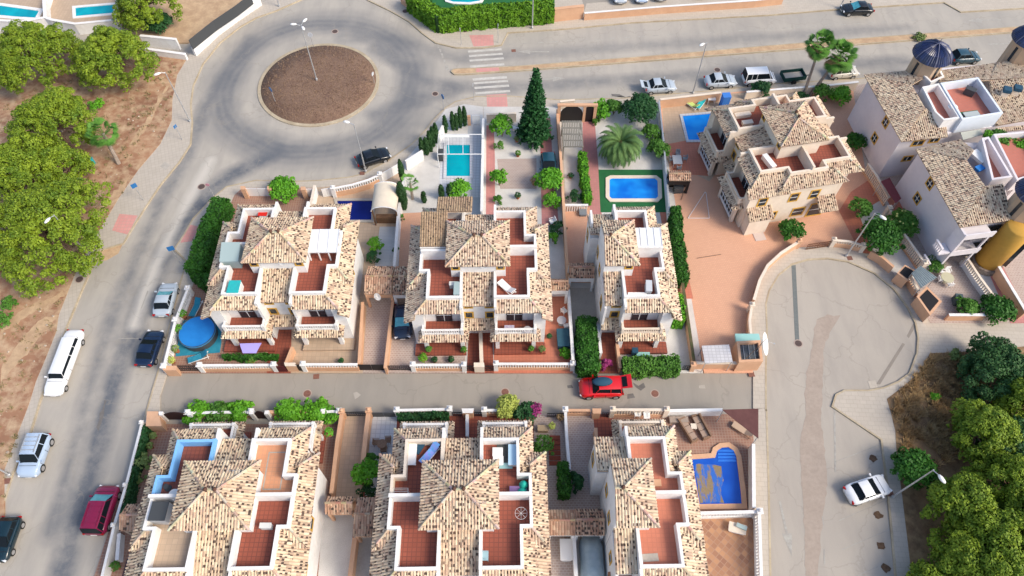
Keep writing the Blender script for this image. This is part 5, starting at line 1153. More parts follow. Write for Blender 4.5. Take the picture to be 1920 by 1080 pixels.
for a in [
 ('round light green bush between the two white gates of the corner house',533,355,1.45,1.9,lf_bright),
 ('leafy lime green tree beside the pink path near the avenue',941,238,1.15,3.0,lf_bright),
 ('shrub with glossy leaves halfway down the pink path',936,336,.95,2.0,lf_bright),
 ('low ivy clump below the lime green tree',935,272,.5,1.0,lf_mid),
 ('low ivy clump at the foot of the pink path by the middle house',934,375,.45,.9,lf_mid),
 ('green tree over the back of the car in the pink driveway',1031,340,1.35,2.6,lf_bright),
 ('lower part of green shrubbery below the tree over the parked car',1036,375,.9,1.6,lf_bright),
 ('dark shrub at the end of the grey gravel strip',1077,369,.75,1.2,lf_dark),
 ('big olive green bush at the avenue wall of the palm garden',1200,208,1.9,3.2,lf_dark),
 ('bright green shrub row left of the big olive bush',1128,207,1.15,1.5,lf_bright),
 ('shrub between the bright row and the big olive bush',1152,203,1.0,1.9,lf_mid),
 ('shrub right of the date palm along the white post fence',1222,250,1.0,1.5,lf_mid),
 ('dark bush below the date palm on the right',1235,280,1.15,1.7,lf_mid),
 ('small round bush by the black arched gate of the palm garden',1118,228,.4,.7,lf_mid),
 ('green bush at the end of the white gravel by the pool of cypresses',860,357,1.15,1.7,lf_bright),
 ('dark bush by the avenue next to the white van',1428,168,1.05,1.6,lf_dark),
 ('round light green bush beside the villas by the avenue',1576,180,1.2,1.5,lf_bright),
 ('oval dark bush between the fan palms and the round light bush',1540,175,1.1,1.8,lf_mid),
 ('low flowering hedge clump at the foot of the fan palms',1502,184,.9,1.0,lf_dark),
 ('bush hidden between the cream pair and the villa wall',1604,268,1.1,1.7,lf_hedge),
 ('round green bush in the middle of the big peach plot',1482,433,1.15,1.5,lf_hedge),
 ('orange tree with dense leaves beside the curved red path',1612,391,1.05,1.9,lf_mid),
 ('large leafy tree over the wall of the turning circle',1652,445,2.0,3.2,lf_hedge),
 ('round tree with pale fruit behind the large leafy tree',1690,420,1.45,2.3,lf_mid),
 ('shrub at the corrugated roof by the near villa',1752,497,.9,1.5,lf_mid),
 ('spreading shrub behind the white topped wall near the scrubland',1812,577,1.05,1.3,lf_mid),
 ('dense round bush at the end of the white topped wall',1868,580,1.5,1.8,lf_hedge),
 ('round dark bush on the scrubland beside the street lamp',1710,878,1.6,2.2,lf_hedge),
 ('pale lime bush at the street in the lower row',953,762,1.0,1.7,lf_lime),
 ('green bush between the lime bush and the purple bougainvillea',985,776,1.0,1.6,lf_dark),
 ('purple bougainvillea beside the black barred gate',1006,772,.7,1.7,lf_purple),
 ('leafy shrub climbing beside the wooden steps in the lower row',1018,838,.9,1.8,lf_mid),
 ('leafy green tree between the beige drive and the pale tiled yard',686,888,1.05,2.3,lf_bright),
 ('dark shrub below the leafy tree of the pale tiled yard',690,920,.7,1.2,lf_dark),
 ('small shrub above the leafy tree of the pale tiled yard',699,860,.5,1.2,lf_mid),
 ('feathery bright shrub left behind the balustrade at the near corner house',375,777,1.1,1.0,lf_bright),
 ('feathery shrub in the middle behind the balustrade at the near corner house',412,776,1.1,.9,lf_mid),
 ('feathery bright shrub right behind the balustrade at the near corner house',450,774,1.0,1.1,lf_bright),
 ('tall leafy shrub left behind the peach wall of the near corner house',542,772,1.1,1.4,lf_bright),
 ('tall leafy shrub right behind the peach wall of the near corner house',592,774,1.2,1.2,lf_bright),
 ('leafy shrub at the white balustrade end by the beige driveway',625,783,.7,1.2,lf_bright),
 ('grey green olive shrub beside the white fence of the near corner house',271,866,.7,1.2,lf_grassy),
 ('small sparse shrub below the olive shrub by the white fence',262,896,.45,.7,lf_grassy),
 ('low green shrubs on the bare ground below the pines',182,197,.8,.8,lf_bright),
 ('shrub patch beside the house with the sheet roof',703,458,.75,1.6,lf_bright),
 ('dark shrub beside the grey plank terrace and the wall of the corner house',700,482,.7,1.0,lf_dark),
 ('dark hedge mass between the pale wall and the red path of the middle house plot',1046,430,.8,1.4,lf_dark),
 ('round clipped shrub in the grey planted yard',1037,446,.6,1.2,lf_bright),
 ('spiky agave like shrub at the street edge left of the flowering hedge',1092,655,.95,1.2,lf_mid),
 ('pink flowering shrub at the red path gate of the narrow house',1136,683,.5,1.0,lf_purple),
 ('green shrub at the left frame edge beside the limousine',3,600,.9,.8,lf_mid),
 ('small shrub on the bare ground above the left edge shrub',16,568,.7,.6,lf_mid),
 ('tall shrub between the villa wall and the ramp at the top',300,45,1.5,1.6,lf_dark),
 ('dark bushes at the top left behind the white wall',258,30,1.6,2.2,lf_dark),
 ('low ivy along the peach wall behind the domed shelter wall',752,410,.4,.8,lf_mid),
 ('ivy clump beside the peach side path of the middle house',744,470,.35,.9,lf_hedge),
 ('potted green shrub in the corner of the red patio with the sun bed cover',1060,662,.5,.8,lf_bright),
 ('planted shrub at the top of the wide villa terrace',1870,262,1.1,.9,lf_mid),
 ('second planted shrub on the wide villa terrace, at the frame edge',1912,275,.9,.9,lf_bright),
 ('yellow green palm like plant at the corner of the wide villa terrace',1852,255,.6,1.3,lf_bright),
 ('trailing shrub along the inner parapet of the wide villa terrace',1880,305,.5,.8,lf_mid),
 ('dark weed tuft on the median beside the blue dome',1724,70,.7,.35,lf_grassy),
 ('weed tuft on the scrub by the path corner',1792,667,.6,.7,lf_grassy),
 ('bright weed tuft in the middle of the dry scrub',1753,743,.4,.5,lf_bright)]:
    z0=6.1 if 'villa terrace' in a[0] else .12
    t=bush(*a[:6],size=.19 if a[3]>.9 else .14,z0=z0,zc=z0+a[4]*.5,extra=lf_lime if 'pale fruit' in a[0] else None)
# dry scrub grass
V=[]
sc_=[P(x,y,.15) for x,y in [(1745,666),(1800,664),(1850,660),(1850,720),(1830,800),(1800,860),(1760,880),(1740,830),(1690,850),(1682,800),(1670,752),(1705,722)]]
def inpoly(x,y,pl):
    r=False
    for i in range(len(pl)):
        a,b_=pl[i-1],pl[i]
        if (a[1]>y)!=(b_[1]>y) and x<(b_[0]-a[0])*(y-a[1])/(b_[1]-a[1])+a[0]: r=not r
    return r
cl=[]
for _ in range(1700):
    x=random.uniform(26,46); y=random.uniform(17,33)
    if inpoly(x,y,sc_): cl.append((x,y))
for x,y in cl:
    n=34; h=random.uniform(.25,.7); a=RNG.uniform(0,6.283,n); sp=RNG.uniform(.05,.5,n); b0=np.column_stack([x+RNG.normal(0,.12,n),y+RNG.normal(0,.12,n),np.full(n,.14)]); tp=b0+np.column_stack([np.cos(a)*sp,np.sin(a)*sp,h*RNG.uniform(.5,1,n)]); w=np.column_stack([-np.sin(a),np.cos(a),np.zeros(n)])*.026
    V.append(np.stack([b0-w,b0+w,tp+w*.5,tp-w*.5],1))
leafobj('dry_grass',np.concatenate(V),lf_dry,label='dry brown scrub grass on the waste ground by the path',cat='dry grass',kind='stuff')
V=[]
for _ in range(1500):
    a=random.uniform(0,6.283); q=math.sqrt(random.random())*6.7; x=RC[0]+q*math.cos(a); y=RC[1]+q*math.sin(a); zz=.38-.005*q*q
    n=5; a=RNG.uniform(0,6.283,n); b0=np.column_stack([x+RNG.normal(0,.05,n),y+RNG.normal(0,.05,n),np.full(n,zz-.03)]); tp=b0+np.column_stack([np.cos(a)*.1,np.sin(a)*.1,RNG.uniform(.05,.16,n)]); w=np.column_stack([-np.sin(a),np.cos(a),np.zeros(n)])*.02
    V.append(np.stack([b0-w,b0+w,tp+w*.5,tp-w*.5],1))
leafobj('dry_grass',np.concatenate(V),leafmat('dead_weeds',(.18,.11,.07),(.33,.22,.14)),label='dead brown weeds scattered over the roundabout island',cat='dry grass',kind='stuff')

V=[]
gp=[P(x,y,.15) for x,y in [(0,1000),(34,810),(105,622),(142,510),(205,400),(300,270),(322,187),(330,120),(200,100),(0,200)]]
cnt=0
while cnt<520:
    x=random.uniform(-66,-34); y=random.uniform(14,78)
    if not inpoly(x,y,gp): continue
    cnt+=1; n=random.choice((6,8,16)); a=RNG.uniform(0,6.283,n); k=random.uniform(.5,1.6); b0=np.column_stack([x+RNG.normal(0,.1*k,n),y+RNG.normal(0,.1*k,n),np.full(n,.14)]); tp=b0+np.column_stack([np.cos(a)*.12*k,np.sin(a)*.12*k,RNG.uniform(.05,.2,n)*k]); w=np.column_stack([-np.sin(a),np.cos(a),np.zeros(n)])*.035
    V.append(np.stack([b0-w,b0+w,tp+w*.6,tp-w*.6],1))
leafobj('ground_weeds',np.concatenate(V),leafmat('ground_weed_blades',(.12,.11,.04),(.34,.26,.13)),label='sparse dry weeds and litter on the bare ground under the pines',cat='weeds',kind='stuff')
mbs=MB(); rs=random.Random(4)
for _ in range(420):
    x=rs.uniform(-66,-34); y=rs.uniform(14,78)
    if not inpoly(x,y,gp): continue
    r=rs.uniform(.04,.14); mbs.lathe((x,y,.15),[(r,0),(r*.9,r*.5),(r*.3,r*.8)],5,rs.uniform(.7,1.4),1)
mbs.build('stones',M('pale_stone',(.5,.42,.33),(.35,.27,.2),5),label='scattered pale stones on the bare ground under the pines',cat='stones',kind='stuff')
# ================================================= vehicles
rubber=M('rubber',(.02,.02,.02),rough=.9); hub=M('wheel_rim',(.45,.45,.46),rough=.35,metal=.6)
cglass=M('car_glass',(.010,.014,.018),rough=.14,spec=.1); cglassb=M('painted_reflection_glass',(.05,.3,.36),(.1,.42,.5),3,rough=.12,spec=.8)  # second glass has the cyan sky reflection painted into its base colour
lampw=M('headlamp_lens',(.7,.72,.75),rough=.15); lampr=M('tail_lamp_lens',(.35,.01,.01),rough=.25); plate=M('number_plate',(.7,.7,.68),rough=.5)
def paintm(n,c,r=.22): 
    if n in MATS: return MATS[n]
    m=M(n,c,rough=r,spec=.6); m.node_tree.nodes['Principled BSDF'].inputs['Coat Weight'].default_value=.5; return m
KINDS={ # belt profile (x fraction from rear 0 to front 1, z), cabin: rear base, rear top, front top, front base, roof z
 'saloon':dict(L=4.5,W=1.78,belt=[(0,.62),(.03,.86),(.18,.94),(.35,.96),(.62,.95),(.70,.92),(.88,.82),(.97,.68),(1,.5)],cab=(.12,.27,.50,.74),roof=1.40),
 'hatch':dict(L=4.2,W=1.76,belt=[(0,.6),(.02,.9),(.2,.96),(.6,.95),(.72,.92),(.88,.84),(.97,.68),(1,.5)],cab=(.02,.16,.50,.75),roof=1.45),
 'suv':dict(L=4.45,W=1.85,belt=[(0,.65),(.02,1.0),(.2,1.06),(.62,1.06),(.72,1.04),(.9,.98),(.97,.8),(1,.55)],cab=(.01,.08,.58,.74),roof=1.72),
 'mpv':dict(L=4.8,W=1.92,belt=[(0,.65),(.02,1.0),(.2,1.04),(.66,1.04),(.76,1.0),(.9,.9),(.97,.75),(1,.55)],cab=(.01,.06,.6,.8),roof=1.72),
 'van':dict(L=4.5,W=1.85,belt=[(0,.7),(.01,1.0),(.2,1.05),(.7,1.05),(.82,1.02),(.94,.9),(.98,.75),(1,.55)],cab=(.0,.03,.7,.87),roof=1.85),
 'limousine':dict(L=7.9,W=1.72,belt=[(0,.62),(.015,.88),(.1,.95),(.3,.97),(.74,.97),(.79,.93),(.92,.86),(.98,.7),(1,.5)],cab=(.12,.17,.73,.79),roof=1.38)}
def car(label,rear,front,kind,paint_,name='parked_car',glassf=None,group=None,length=None,z0=.0,roofm=None,rails=False,extras=None,cat='car',rearopen=False):
    K=KINDS[kind]; a=Vector(P(*rear,z0+.5)); b=Vector(P(*front,z0+.5)); c=(a+b)/2; an=math.atan2(b.y-a.y,b.x-a.x); L=length or max(K['L']*.85,min(K['L']*1.12,(b-a).length*.98)); W=K['W']
    t=thing(name,label,cat,(c.x,c.y,z0),group); ca,sa=math.cos(an),math.sin(an)
    X=lambda p:(c.x+ca*p[0]-sa*p[1],c.y+sa*p[0]+ca*p[1],z0+p[2])
    # body: lofted shell with rounded plan and tumblehome
    st=[];nb=14; xs=[0,.012,.04,.1,.18,.28,.4,.5,.6,.7,.8,.9,.96,.988,1]
    def belt(f):
        B=K['belt']
        for (x0,z0_),(x1,z1) in zip(B,B[1:]):
            if x0<=f<=x1: u=(f-x0)/(x1-x0); return z0_+(z1-z0_)*u
        return B[-1][1]
    vs=[];fs=[]
    for f in xs:
        e=min(f,1-f)*L; w=W/2*(1-.30*max(0,1-e/.55)**2.2); zb=.26+.12*max(0,1-e/.3); zt=belt(f); x=(f-.5)*L
        ring=[(x,-w*.9,zb),(x,-w*.99,zb+.15),(x,-w,zb+(zt-zb)*.55),(x,-w*.955,zt-.05),(x,-w*.86,zt),(x,-w*.4,zt+.03),(x,w*.4,zt+.03),(x,w*.86,zt),(x,w*.955,zt-.05),(x,w,zb+(zt-zb)*.55),(x,w*.99,zb+.15),(x,w*.9,zb)]
        vs+=ring
    m=12
    for i in range(len(xs)-1):
        for j in range(m): k=(j+1)%m; fs.append((i*m+j,i*m+k,(i+1)*m+k,(i+1)*m+j))
    fs+=[tuple(range(m-1,-1,-1)),tuple(range((len(xs)-1)*m,len(xs)*m))]
    B=MB(X); B.add(vs,fs); body=B.build('body',paint_,t,smooth=True)
    r0,r1,f1,f0=[(q-.5)*L for q in K['cab']]; H=K['roof']; wb=W/2*.88; wt=W/2*.70; zb=.93 if K['roof']<1.6 else 1.03
    gl=glassf or cglass
    # glasshouse as separate glazed faces and painted roof with pillars
    base=[(r0,-wb*.9,zb),(r0,wb*.9,zb),(f0,wb*.9,zb),(f0,-wb*.9,zb)]; top=[(r1,-wt,H-.05),(r1,wt,H-.05),(f1,wt,H-.05),(f1,-wt,H-.05)]
    B=MB(X); B.add([(r0,-wb*.9,zb-.1),(r0,wb*.9,zb-.1),(r1,wt*.97,H-.06),(r1,-wt*.97,H-.06)],[(0,1,2,3)]); B.build('rear_window',cglass,t)
    B=MB(X); B.add([(f0,-wb*.9,zb-.1),(f0,wb*.9,zb-.1),(f1,wt*.97,H-.06),(f1,-wt*.97,H-.06)],[(0,3,2,1)]); B.build('windscreen',gl,t)
    for sg in (-1,1):
        B=MB(X); B.add([(r0,sg*wb*.9,zb-.12),((r0+r1)/2+.1,sg*wb,zb-.12),((f0+f1)/2-.1,sg*wb,zb-.12),(f0,sg*wb*.9,zb-.12),(f1,sg*wt,H-.06),(r1,sg*wt,H-.06)],[(0,1,2,3,4,5)]); so_=B.build('side_window',cglass,t)
        B=MB(X); mid=(r1+f1)/2
        for (xb,xt,wd) in (((r0+r1)/2+.02,r1+.02,.09),((f0+f1)/2+.1,f1-.02,.07),(mid-.1,mid-.05,.06)) + (((r1*1.2+mid)/2.2,(r1+mid)/2,.05),)*(kind in('limousine','mpv','van')):
            B.add([(xb-wd/2,sg*(wb+.012),zb-.12),(xb+wd/2,sg*(wb+.012),zb-.12),(xt+wd/2,sg*(wt+.012),H-.05),(xt-wd/2,sg*(wt+.012),H-.05)],[(0,1,2,3)])
        B.build('window_pillar',paint_,so_)
    B=MB(X); nn=7; vs=[]
    for i in range(nn):
        u=i/(nn-1); x=r1+(f1-r1)*u; cr=.05*math.sin(math.pi*min(1,max(0,u)))+.0
        vs+=[(x,-wt-.02,H-.06),(x,-wt*.8,H-.01+cr*.6),(x,0,H+.01+cr),(x,wt*.8,H-.01+cr*.6),(x,wt+.02,H-.06)]
    fs=[(i*5+j,i*5+j+1,(i+1)*5+j+1,(i+1)*5+j) for i in range(nn-1) for j in range(4)]; B.add(vs,fs); B.build('roof',roofm or paint_,t,smooth=True)
    wr=.31 if H<1.6 else .36
    for fx in ((-.5+.175)*L if L<6 else -.5*L+1.15, .5*L-.82):
        for sg in (-1,1):
            p=Vector((fx,sg*(W/2-.2),wr)); q=Vector((fx,sg*(W/2+.0),wr)); B=MB(X); B.tube(tuple(p),tuple(q),wr,wr,16); o=B.build('wheel',rubber,t)
            B=MB(X); B.tube((fx,sg*(W/2-.05),wr),(fx,sg*(W/2+.015),wr),wr*.62,wr*.6,12); B.build('rim',hub,o)
    for sg in (-1,1):
        B=MB(X); B.obox((L/2-.14,sg*W*.33),.16,.34,.56,.70,-sg*.45); B.build('headlight',lampw,t)
        B=MB(X); B.obox((-L/2+.07,sg*W*.36),.12,.28,.62,.82,sg*.3); B.build('tail_light',lampr,t)
        B=MB(X); B.obox((f0-.25,sg*(W/2+.09)),.12,.2,.92,1.05); B.build('wing_mirror',paint_,t)
    B=MB(X); B.obox((-L/2+.0,0),.06,.5,.5,.62); B.obox((L/2+.0,0),.04,.5,.36,.46); B.build('number_plate',plate,t)
    for xx in ((f0-.12),(f0+f1)/2-.05-.9):
        for sg in (-1,1): B=MB(X); B.obox((xx,sg*(W/2-.005)),.025,.03,.42,belt(xx/L+.5)-.1); B.build('door_seam',rubber,t)
    B=MB(X); zb2=belt((f0+.12)/L+.5)+.03; B.obox((f0+.16,0),.025,W*.78,zb2-.05,zb2+.012); B.build('bonnet_seam',rubber,t)
    if rails:
        B=MB(X)
        for sg in (-1,1): B.obox(((r1+f1)/2,sg*wt*.88),(f1-r1)*.85,.05,H+.03,H+.09)
        for k in range(4): B.obox((r1+(f1-r1)*(.2+.2*k),0),.06,wt*1.6,H+.035,H+.06) if rails==2 else None
        B.build('roof_rail',galv if paint_!=maroon else maroon,t)
    if extras=='box':
        B=MB(X); B.lathe((0,0,H+.06),[(.38,0),(.46,.12),(.40,.28),(.05,.33)],20,2.0,1); B.build('roof_box',navyf,t,smooth=True)
    if rearopen:
        B=MB(X); x0=r1 if kind=='suv' else r0-.05; zt=H-.02 if kind=='suv' else zb+.0
        tip=(x0-.95,0,zt+.25); B.add([(x0,-.62,zt),(x0,.62,zt),(x0-.95,.66,zt+.28),(x0-.95,-.66,zt+.28),(x0,-.62,zt-.05),(x0,.62,zt-.05),(x0-.95,.66,zt+.2),(x0-.95,-.66,zt+.2)],[(0,1,2,3),(4,7,6,5),(0,4,5,1),(1,5,6,2),(2,6,7,3),(3,7,4,0)]); o=B.build('open_tailgate',paint_,t)
        B=MB(X); B.add([(x0-.1,-.5,zt+.04),(x0-.1,.5,zt+.04),(x0-.55,.5,zt+.175),(x0-.55,-.5,zt+.175)],[(0,1,2,3)]); B.build('tailgate_glass',cglass,o)
    if kind=='limousine' or extras=='sun': pass
    return t
blackp=paintm('black_car_paint',(.006,.008,.011)); navyp=paintm('navy_car_paint',(.004,.014,.045)); silverp=paintm('silver_car_paint',(.42,.48,.54),.3); whitep=paintm('white_car_paint',(.8,.81,.82),.25); maroon=paintm('maroon_car_paint',(.2,.006,.045),.25); redp=paintm('red_car_paint',(.62,.006,.01),.3); tealp=paintm('dark_teal_car_paint',(.004,.02,.03)); beigep=paintm('champagne_car_paint',(.6,.56,.48),.3); bluesil=paintm('pale_blue_car_paint',(.38,.48,.62),.28); dpet=paintm('petrol_car_paint',(.015,.06,.09))
PG='cars parked along the streets'
car('black saloon parked beside the roundabout under the street lamp',(668,306),(731,286),'saloon',blackp,glassf=None,group=PG)
car('silver hatchback parked beside the dark clipped hedge',(304,590),(319,535),'saloon',silverp,glassf=cglassb,group=PG)
car('navy saloon parked beside the white balustrade, below the silver hatchback',(270,686),(293,622),'saloon',navyp,group=PG)
car('long white stretch limousine parked on the west side of the road',(144,621),(99,742),'limousine',whitep,name='limousine',cat='limousine',group=PG)
car('silver estate off-roader with roof bars parked on the west side',(79,820),(54,890),'suv',bluesil,group=PG,rails=2)
car('dark red people carrier parked by the long white fence',(178,1000),(206,914),'mpv',maroon,glassf=cglassb,group=PG,rails=2)
car('dark teal hatchback cut by the left frame edge',(24,974),(-4,1050),'hatch',tealp,group=PG)
car('bright red off-roader with roof box and open tailgate in the street',(1161,727),(1092,729),'suv',redp,group=PG,extras='box',rearopen=True,length=3.95)
car('white saloon in the angled parking bay on the right',(1588,931),(1663,906),'saloon',whitep,group=PG)
car('silver saloon with its boot open on the avenue',(1212,164),(1263,161),'saloon',silverp,group=PG,rearopen=True)
car('pale silver saloon second in the row on the avenue',(1322,154),(1379,151),'saloon',silverp,group=PG)
car('white minivan third in the row on the avenue',(1392,149),(1453,146),'van',whitep,group=PG)
car('champagne car half hidden under the tall fan palms',(1553,138),(1608,133),'hatch',beigep,group=PG)
car('black saloon parked alone on the far side of the avenue',(1636,17),(1577,18),'saloon',blackp,glassf=cglassb,group=PG)
car('dark car showing behind the blue dome',(1782,109),(1836,106),'hatch',dpet,group=PG)
car('navy car in the driveway under the edge of the tiled carport',(755,572),(755,636),'hatch',navyp,glassf=cglassb,z0=.13)
car('dark blue car in the pink driveway beneath the green tree',(1027,288),(1030,338),'hatch',dpet,z0=.13)
for i,(l,x,y) in enumerate((('leftmost pale car in the car park at the top',1163,3),('second pale teal car in the car park at the top',1203,2),('third silver car in the car park at the top',1239,-2))):
    car(l,(x-3,y-36),(x+1,y+4),'hatch',[silverp,bluesil,silverp][i],z0=.13,glassf=cglassb,group='cars in the car park',length=4.2)
car('dark car in the car park at the top, furthest right',(1310,-42),(1313,-4),'saloon',blackp,z0=.13,group='cars in the car park',length=4.2)
# cargo trailer
a=Vector(P(1463,146,.5)); b_=Vector(P(1509,141,.5)); c=(a+b_)/2; an=math.atan2(b_.y-a.y,b_.x-a.x); t=thing('cargo_trailer','dark green open trailer with a grey load parked on the avenue','trailer',(c.x,c.y,0)); ca,sa=math.cos(an),math.sin(an)
X=lambda p:(c.x+ca*p[0]-sa*p[1],c.y+sa*p[0]+ca*p[1],p[2])
gm=M('green_trailer_paint',(.01,.06,.05),(.008,.045,.04),3); b=MB(X); b.box(-1.35,1.35,-.75,.75,.45,.52)
b.path([(-1.35,-.72),(1.35,-.72),(1.35,.72),(-1.35,.72),(-1.35,-.72)],.07,.52,1.0); b.build('trailer_bed',gm,t); b=MB(X); b.box(-1.2,1.2,-.6,.6,.53,.66); b.build('load',conc,t); b=MB(X); b.box(1.3,2.3,-.04,.04,.42,.5); b.build('drawbar',black,t)
for s in (-1,1): b=MB(X); b.tube((-.1,s*.78,.3),(-.1,s*.95,.3),.3,.3,14); b.build('wheel',rubber,t)
# sheeted car
X0,Y0,_=P(1110,1050,.7); t=thing('covered_car','car under a pale blue grey dust sheet between the white walls','car',(X0,Y0,.15)); b=MB(); n=20; prof=[(1.02,0,),(1.0,.4),(.92,.85),(.72,1.0),(.6,1.3),(.3,1.42),(.02,1.43)]
vs=[];fs=[]
for r_,z in prof:
    for i in range(n): a=6.2832*i/n; k=1+.05*math.sin(i*2.4); vs.append((X0+math.copysign(abs(math.cos(a))**.6,math.cos(a))*r_*.92*k,Y0+math.copysign(abs(math.sin(a))**.6,math.sin(a))*r_*2.15*k,.15+z))
for j in range(len(prof)-1): fs+=[(j*n+i,j*n+(i+1)%n,(j+1)*n+(i+1)%n,(j+1)*n+i) for i in range(n)]
b.add(vs,fs); b.build('dust_sheet',M('dust_sheet',(.36,.44,.48),(.3,.38,.42),2,bmp=.5),t,smooth=True)
# ================================================= street lamps and signs
def lamp(label,base,h,top=None,group='street lamps along the roads',arm=.9,z0=.12,heads=1):
    X,Y,_=P(base[0],base[1],z0); t=thing('street_lamp',label,'street lamp',(X,Y,z0),group)
    b=MB(); b.tube((X,Y,z0),(X,Y,z0+h),.085,.045,8); b.lathe((X,Y,z0),[(.14,0),(.14,.25),(.09,.3)],8); b.build('pole',galv,t)
    if top: T_=P(top[0],top[1],h+.2); dx,dy=T_[0]-X,T_[1]-Y; d=math.hypot(dx,dy) or 1; aa=math.atan2(dy,dx); arm=min(max(d,.5),1.4)
    else: aa=0
    for k in range(heads):
        a=aa+6.2832*k/heads; e=(X+math.cos(a)*arm,Y+math.sin(a)*arm)
        b=MB(); b.tube((X,Y,z0+h-.1),(e[0],e[1],z0+h+.1),.04,.03,6); b.build('arm',galv,t)
        b=MB(lambda p,a=a,e=e:(e[0]+math.cos(a)*p[0]-math.sin(a)*p[1],e[1]+math.sin(a)*p[0]+math.cos(a)*p[1],p[2]+z0+h+.1)); b.lathe((.3,0,0),[(.1,-.06),(.2,-.03),(.2,.03),(.1,.1),(.02,.11)],10,1.9,.85); b.build('lamp_head',plasticw,t,smooth=True)
lamp('street lamp on the west pavement level with the roundabout',(357,228),7.3,(303,136))
lamp('street lamp reaching over the largest left hand pine',(170,483),7.0,(95,407))
lamp('tall three headed lamp on the roundabout island',(594,150),7.9,(565,50),heads=3,z0=.38,arm=.75)
lamp('street lamp beside the black saloon at the roundabout',(686,322),7.2,(655,230))
lamp('street lamp behind the avenue pavement near the small blue pool',(1299,175),7.4,(1323,80))
lamp('street lamp at the top of the turning circle',(1586,480),7.0,(1648,403))
lamp('street lamp leaning over the round dark bush on the right',(1673,932),7.0,(1757,887))
lamp('street lamp at the left frame edge beside the silver off-roader',(19,891),7.0,(-90,850))
lamp('street lamp in front of the thick hedge at the top',(998,53),7.3,(1003,-60)); lamp('street lamp beside the black saloon across the avenue',(1575,15),7.3,(1600,-90)); lamp('street lamp at the very top left of the roundabout',(524,12),7.3,(517,-90))
def sign(label,base,h,face='disc',mat=None,az=0,z0=.12,r=.32,tilt=0):
    X,Y,_=P(base[0],base[1],z0); t=thing('road_sign',label,'road sign',(X,Y,z0)); b=MB(); b.tube((X,Y,z0),(X,Y,z0+h),.035,.035,6); b.build('post',galv,t)
    d=Vector((math.cos(az),math.sin(az),tilt)).normalized(); u=Vector((-math.sin(az),math.cos(az),0)); w=d.cross(u); o=Vector((X,Y,z0+h-.15))+d*.05; b=MB(); n=18 if face=='disc' else 4; off=math.pi/4 if n==4 else 0
    vs=[o+(u*math.cos(6.2832*i/n+off)+w*math.sin(6.2832*i/n+off))*r for i in range(n)]; b.add(vs+[v-d*.03 for v in vs],[tuple(range(n)),tuple(range(2*n-1,n-1,-1))]+[(i,(i+1)%n,n+(i+1)%n,n+i) for i in range(n)]); b.build('sign_plate',mat,t)
sbl=M('sign_blue',(.03,.16,.4),rough=.4); sgr=M('sign_grey',(.5,.52,.55),rough=.4)
sign('blue square sign on the west pavement above the pink landing',(269,375),2.5,'sq',sbl,-.9,r=.4); sign('blue sign on the corner pavement above the silver hatchback',(338,492),2.6,'sq',sbl,-1.2,r=.45)
sign('blue round sign on the left edge of the roundabout island',(516,190),2.0,'disc',sbl,-2.4,z0=.2); sign('pale sign on the top edge of the roundabout island',(588,88),2.0,'disc',sgr,-1.5,z0=.2); sign('small pale sign on the right edge of the roundabout island',(702,156),1.6,'disc',sgr,-.4,z0=.2,r=.25)
sign('blue sign at the kerb above the lone cypress',(832,206),2.2,'disc',sbl,.6); sign('thin post with a small sign by the manhole above the dark hedge',(403,372),2.4,'disc',M('sign_pink',(.5,.25,.3),rough=.5),-1.5,r=.22)
sign('grey post at the left of the zebra crossing on the north pavement',(865,84),2.5,'disc',sgr,3.1,r=.2); sign('grey post at the right of the zebra crossing on the north pavement',(934,80),2.8,'disc',sgr,0,r=.2); sign('grey post at the south end of the zebra crossing',(889,188),2.5,'disc',sgr,3.1,r=.2)
sign('pale sign beside the sand patch on the west pavement near the roundabout',(342,262),2.2,'sq',sbl,2.6,r=.28)
# manhole covers and drains
iron=M('manhole_iron',(.11,.075,.065),(.08,.055,.05),5,rough=.6); rust=M('drain_cover_rust',(.24,.11,.08),(.17,.08,.06),6,rough=.7); ringm=M('manhole_collar',(.42,.33,.28),(.36,.29,.25),3)
for i,(l,x,y,r,z) in enumerate((('round manhole in the street below the corner house',576,738,.33,.006),('round manhole in the street below the middle house',947,735,.33,.006),('round manhole in the street right of the red off-roader',1228,738,.33,.006),('round manhole at the foot of the long trench repair',1497,644,.33,.02),('round manhole in the road above the roundabout',628,59,.35,0),('leftmost manhole on the north pavement',760,21,.35,.12),('middle manhole on the north pavement',804,48,.35,.12),('manhole on the north pavement nearest the zebra crossing',872,57,.35,.12),('dark manhole in the road above the dark clipped hedge',378,350,.36,0),('round manhole at the mouth of the avenue south of the island',816,176,.33,0),('round manhole in the avenue near the silver saloons',1345,131,.35,0),('red brown manhole on the west pavement below the lamp',149,524,.35,.12),('manhole on the bottom part of the turning road',1650,1024,.01,.02))[:12]):
    X,Y,_=P(x,y,z); t=thing('manhole_cover',l,'manhole',(X,Y,z)); b=MB(); b.lathe((X,Y,z),[(r*1.3,0),(r*1.3,.008)],20); b.build('collar',ringm,t); b=MB(); b.lathe((X,Y,z+.008),[(r,0),(r,.01),(r*.3,.012)],20); b.build('lid',rust if i<3 else iron,t)
for l,x,y,z in (('square drain cover by the beige sunken porch',593,706,.006),('square cover beside the lamp at the turning circle',1593,484,.12),('square cover on the pavement beside the black topped housings',1679,529,.12),('square cover at the foot of the lamp near the white saloon',1669,925,.12),('square cover at the foot of the lamp at the left edge',13,902,.12),('square cover on the pavement below the brown stone drain of the turning road',1409,702,.12),('dark square cover in the avenue right of the zebra',963,95,0),('square cover by the lamp near the black saloon',679,325,.12)):
    X,Y,_=P(x,y,z); b=MB(); b.obox((X,Y),.55,.5,z,z+.016,.1); b.build('drain_cover',rust,label=l,cat='drain cover')
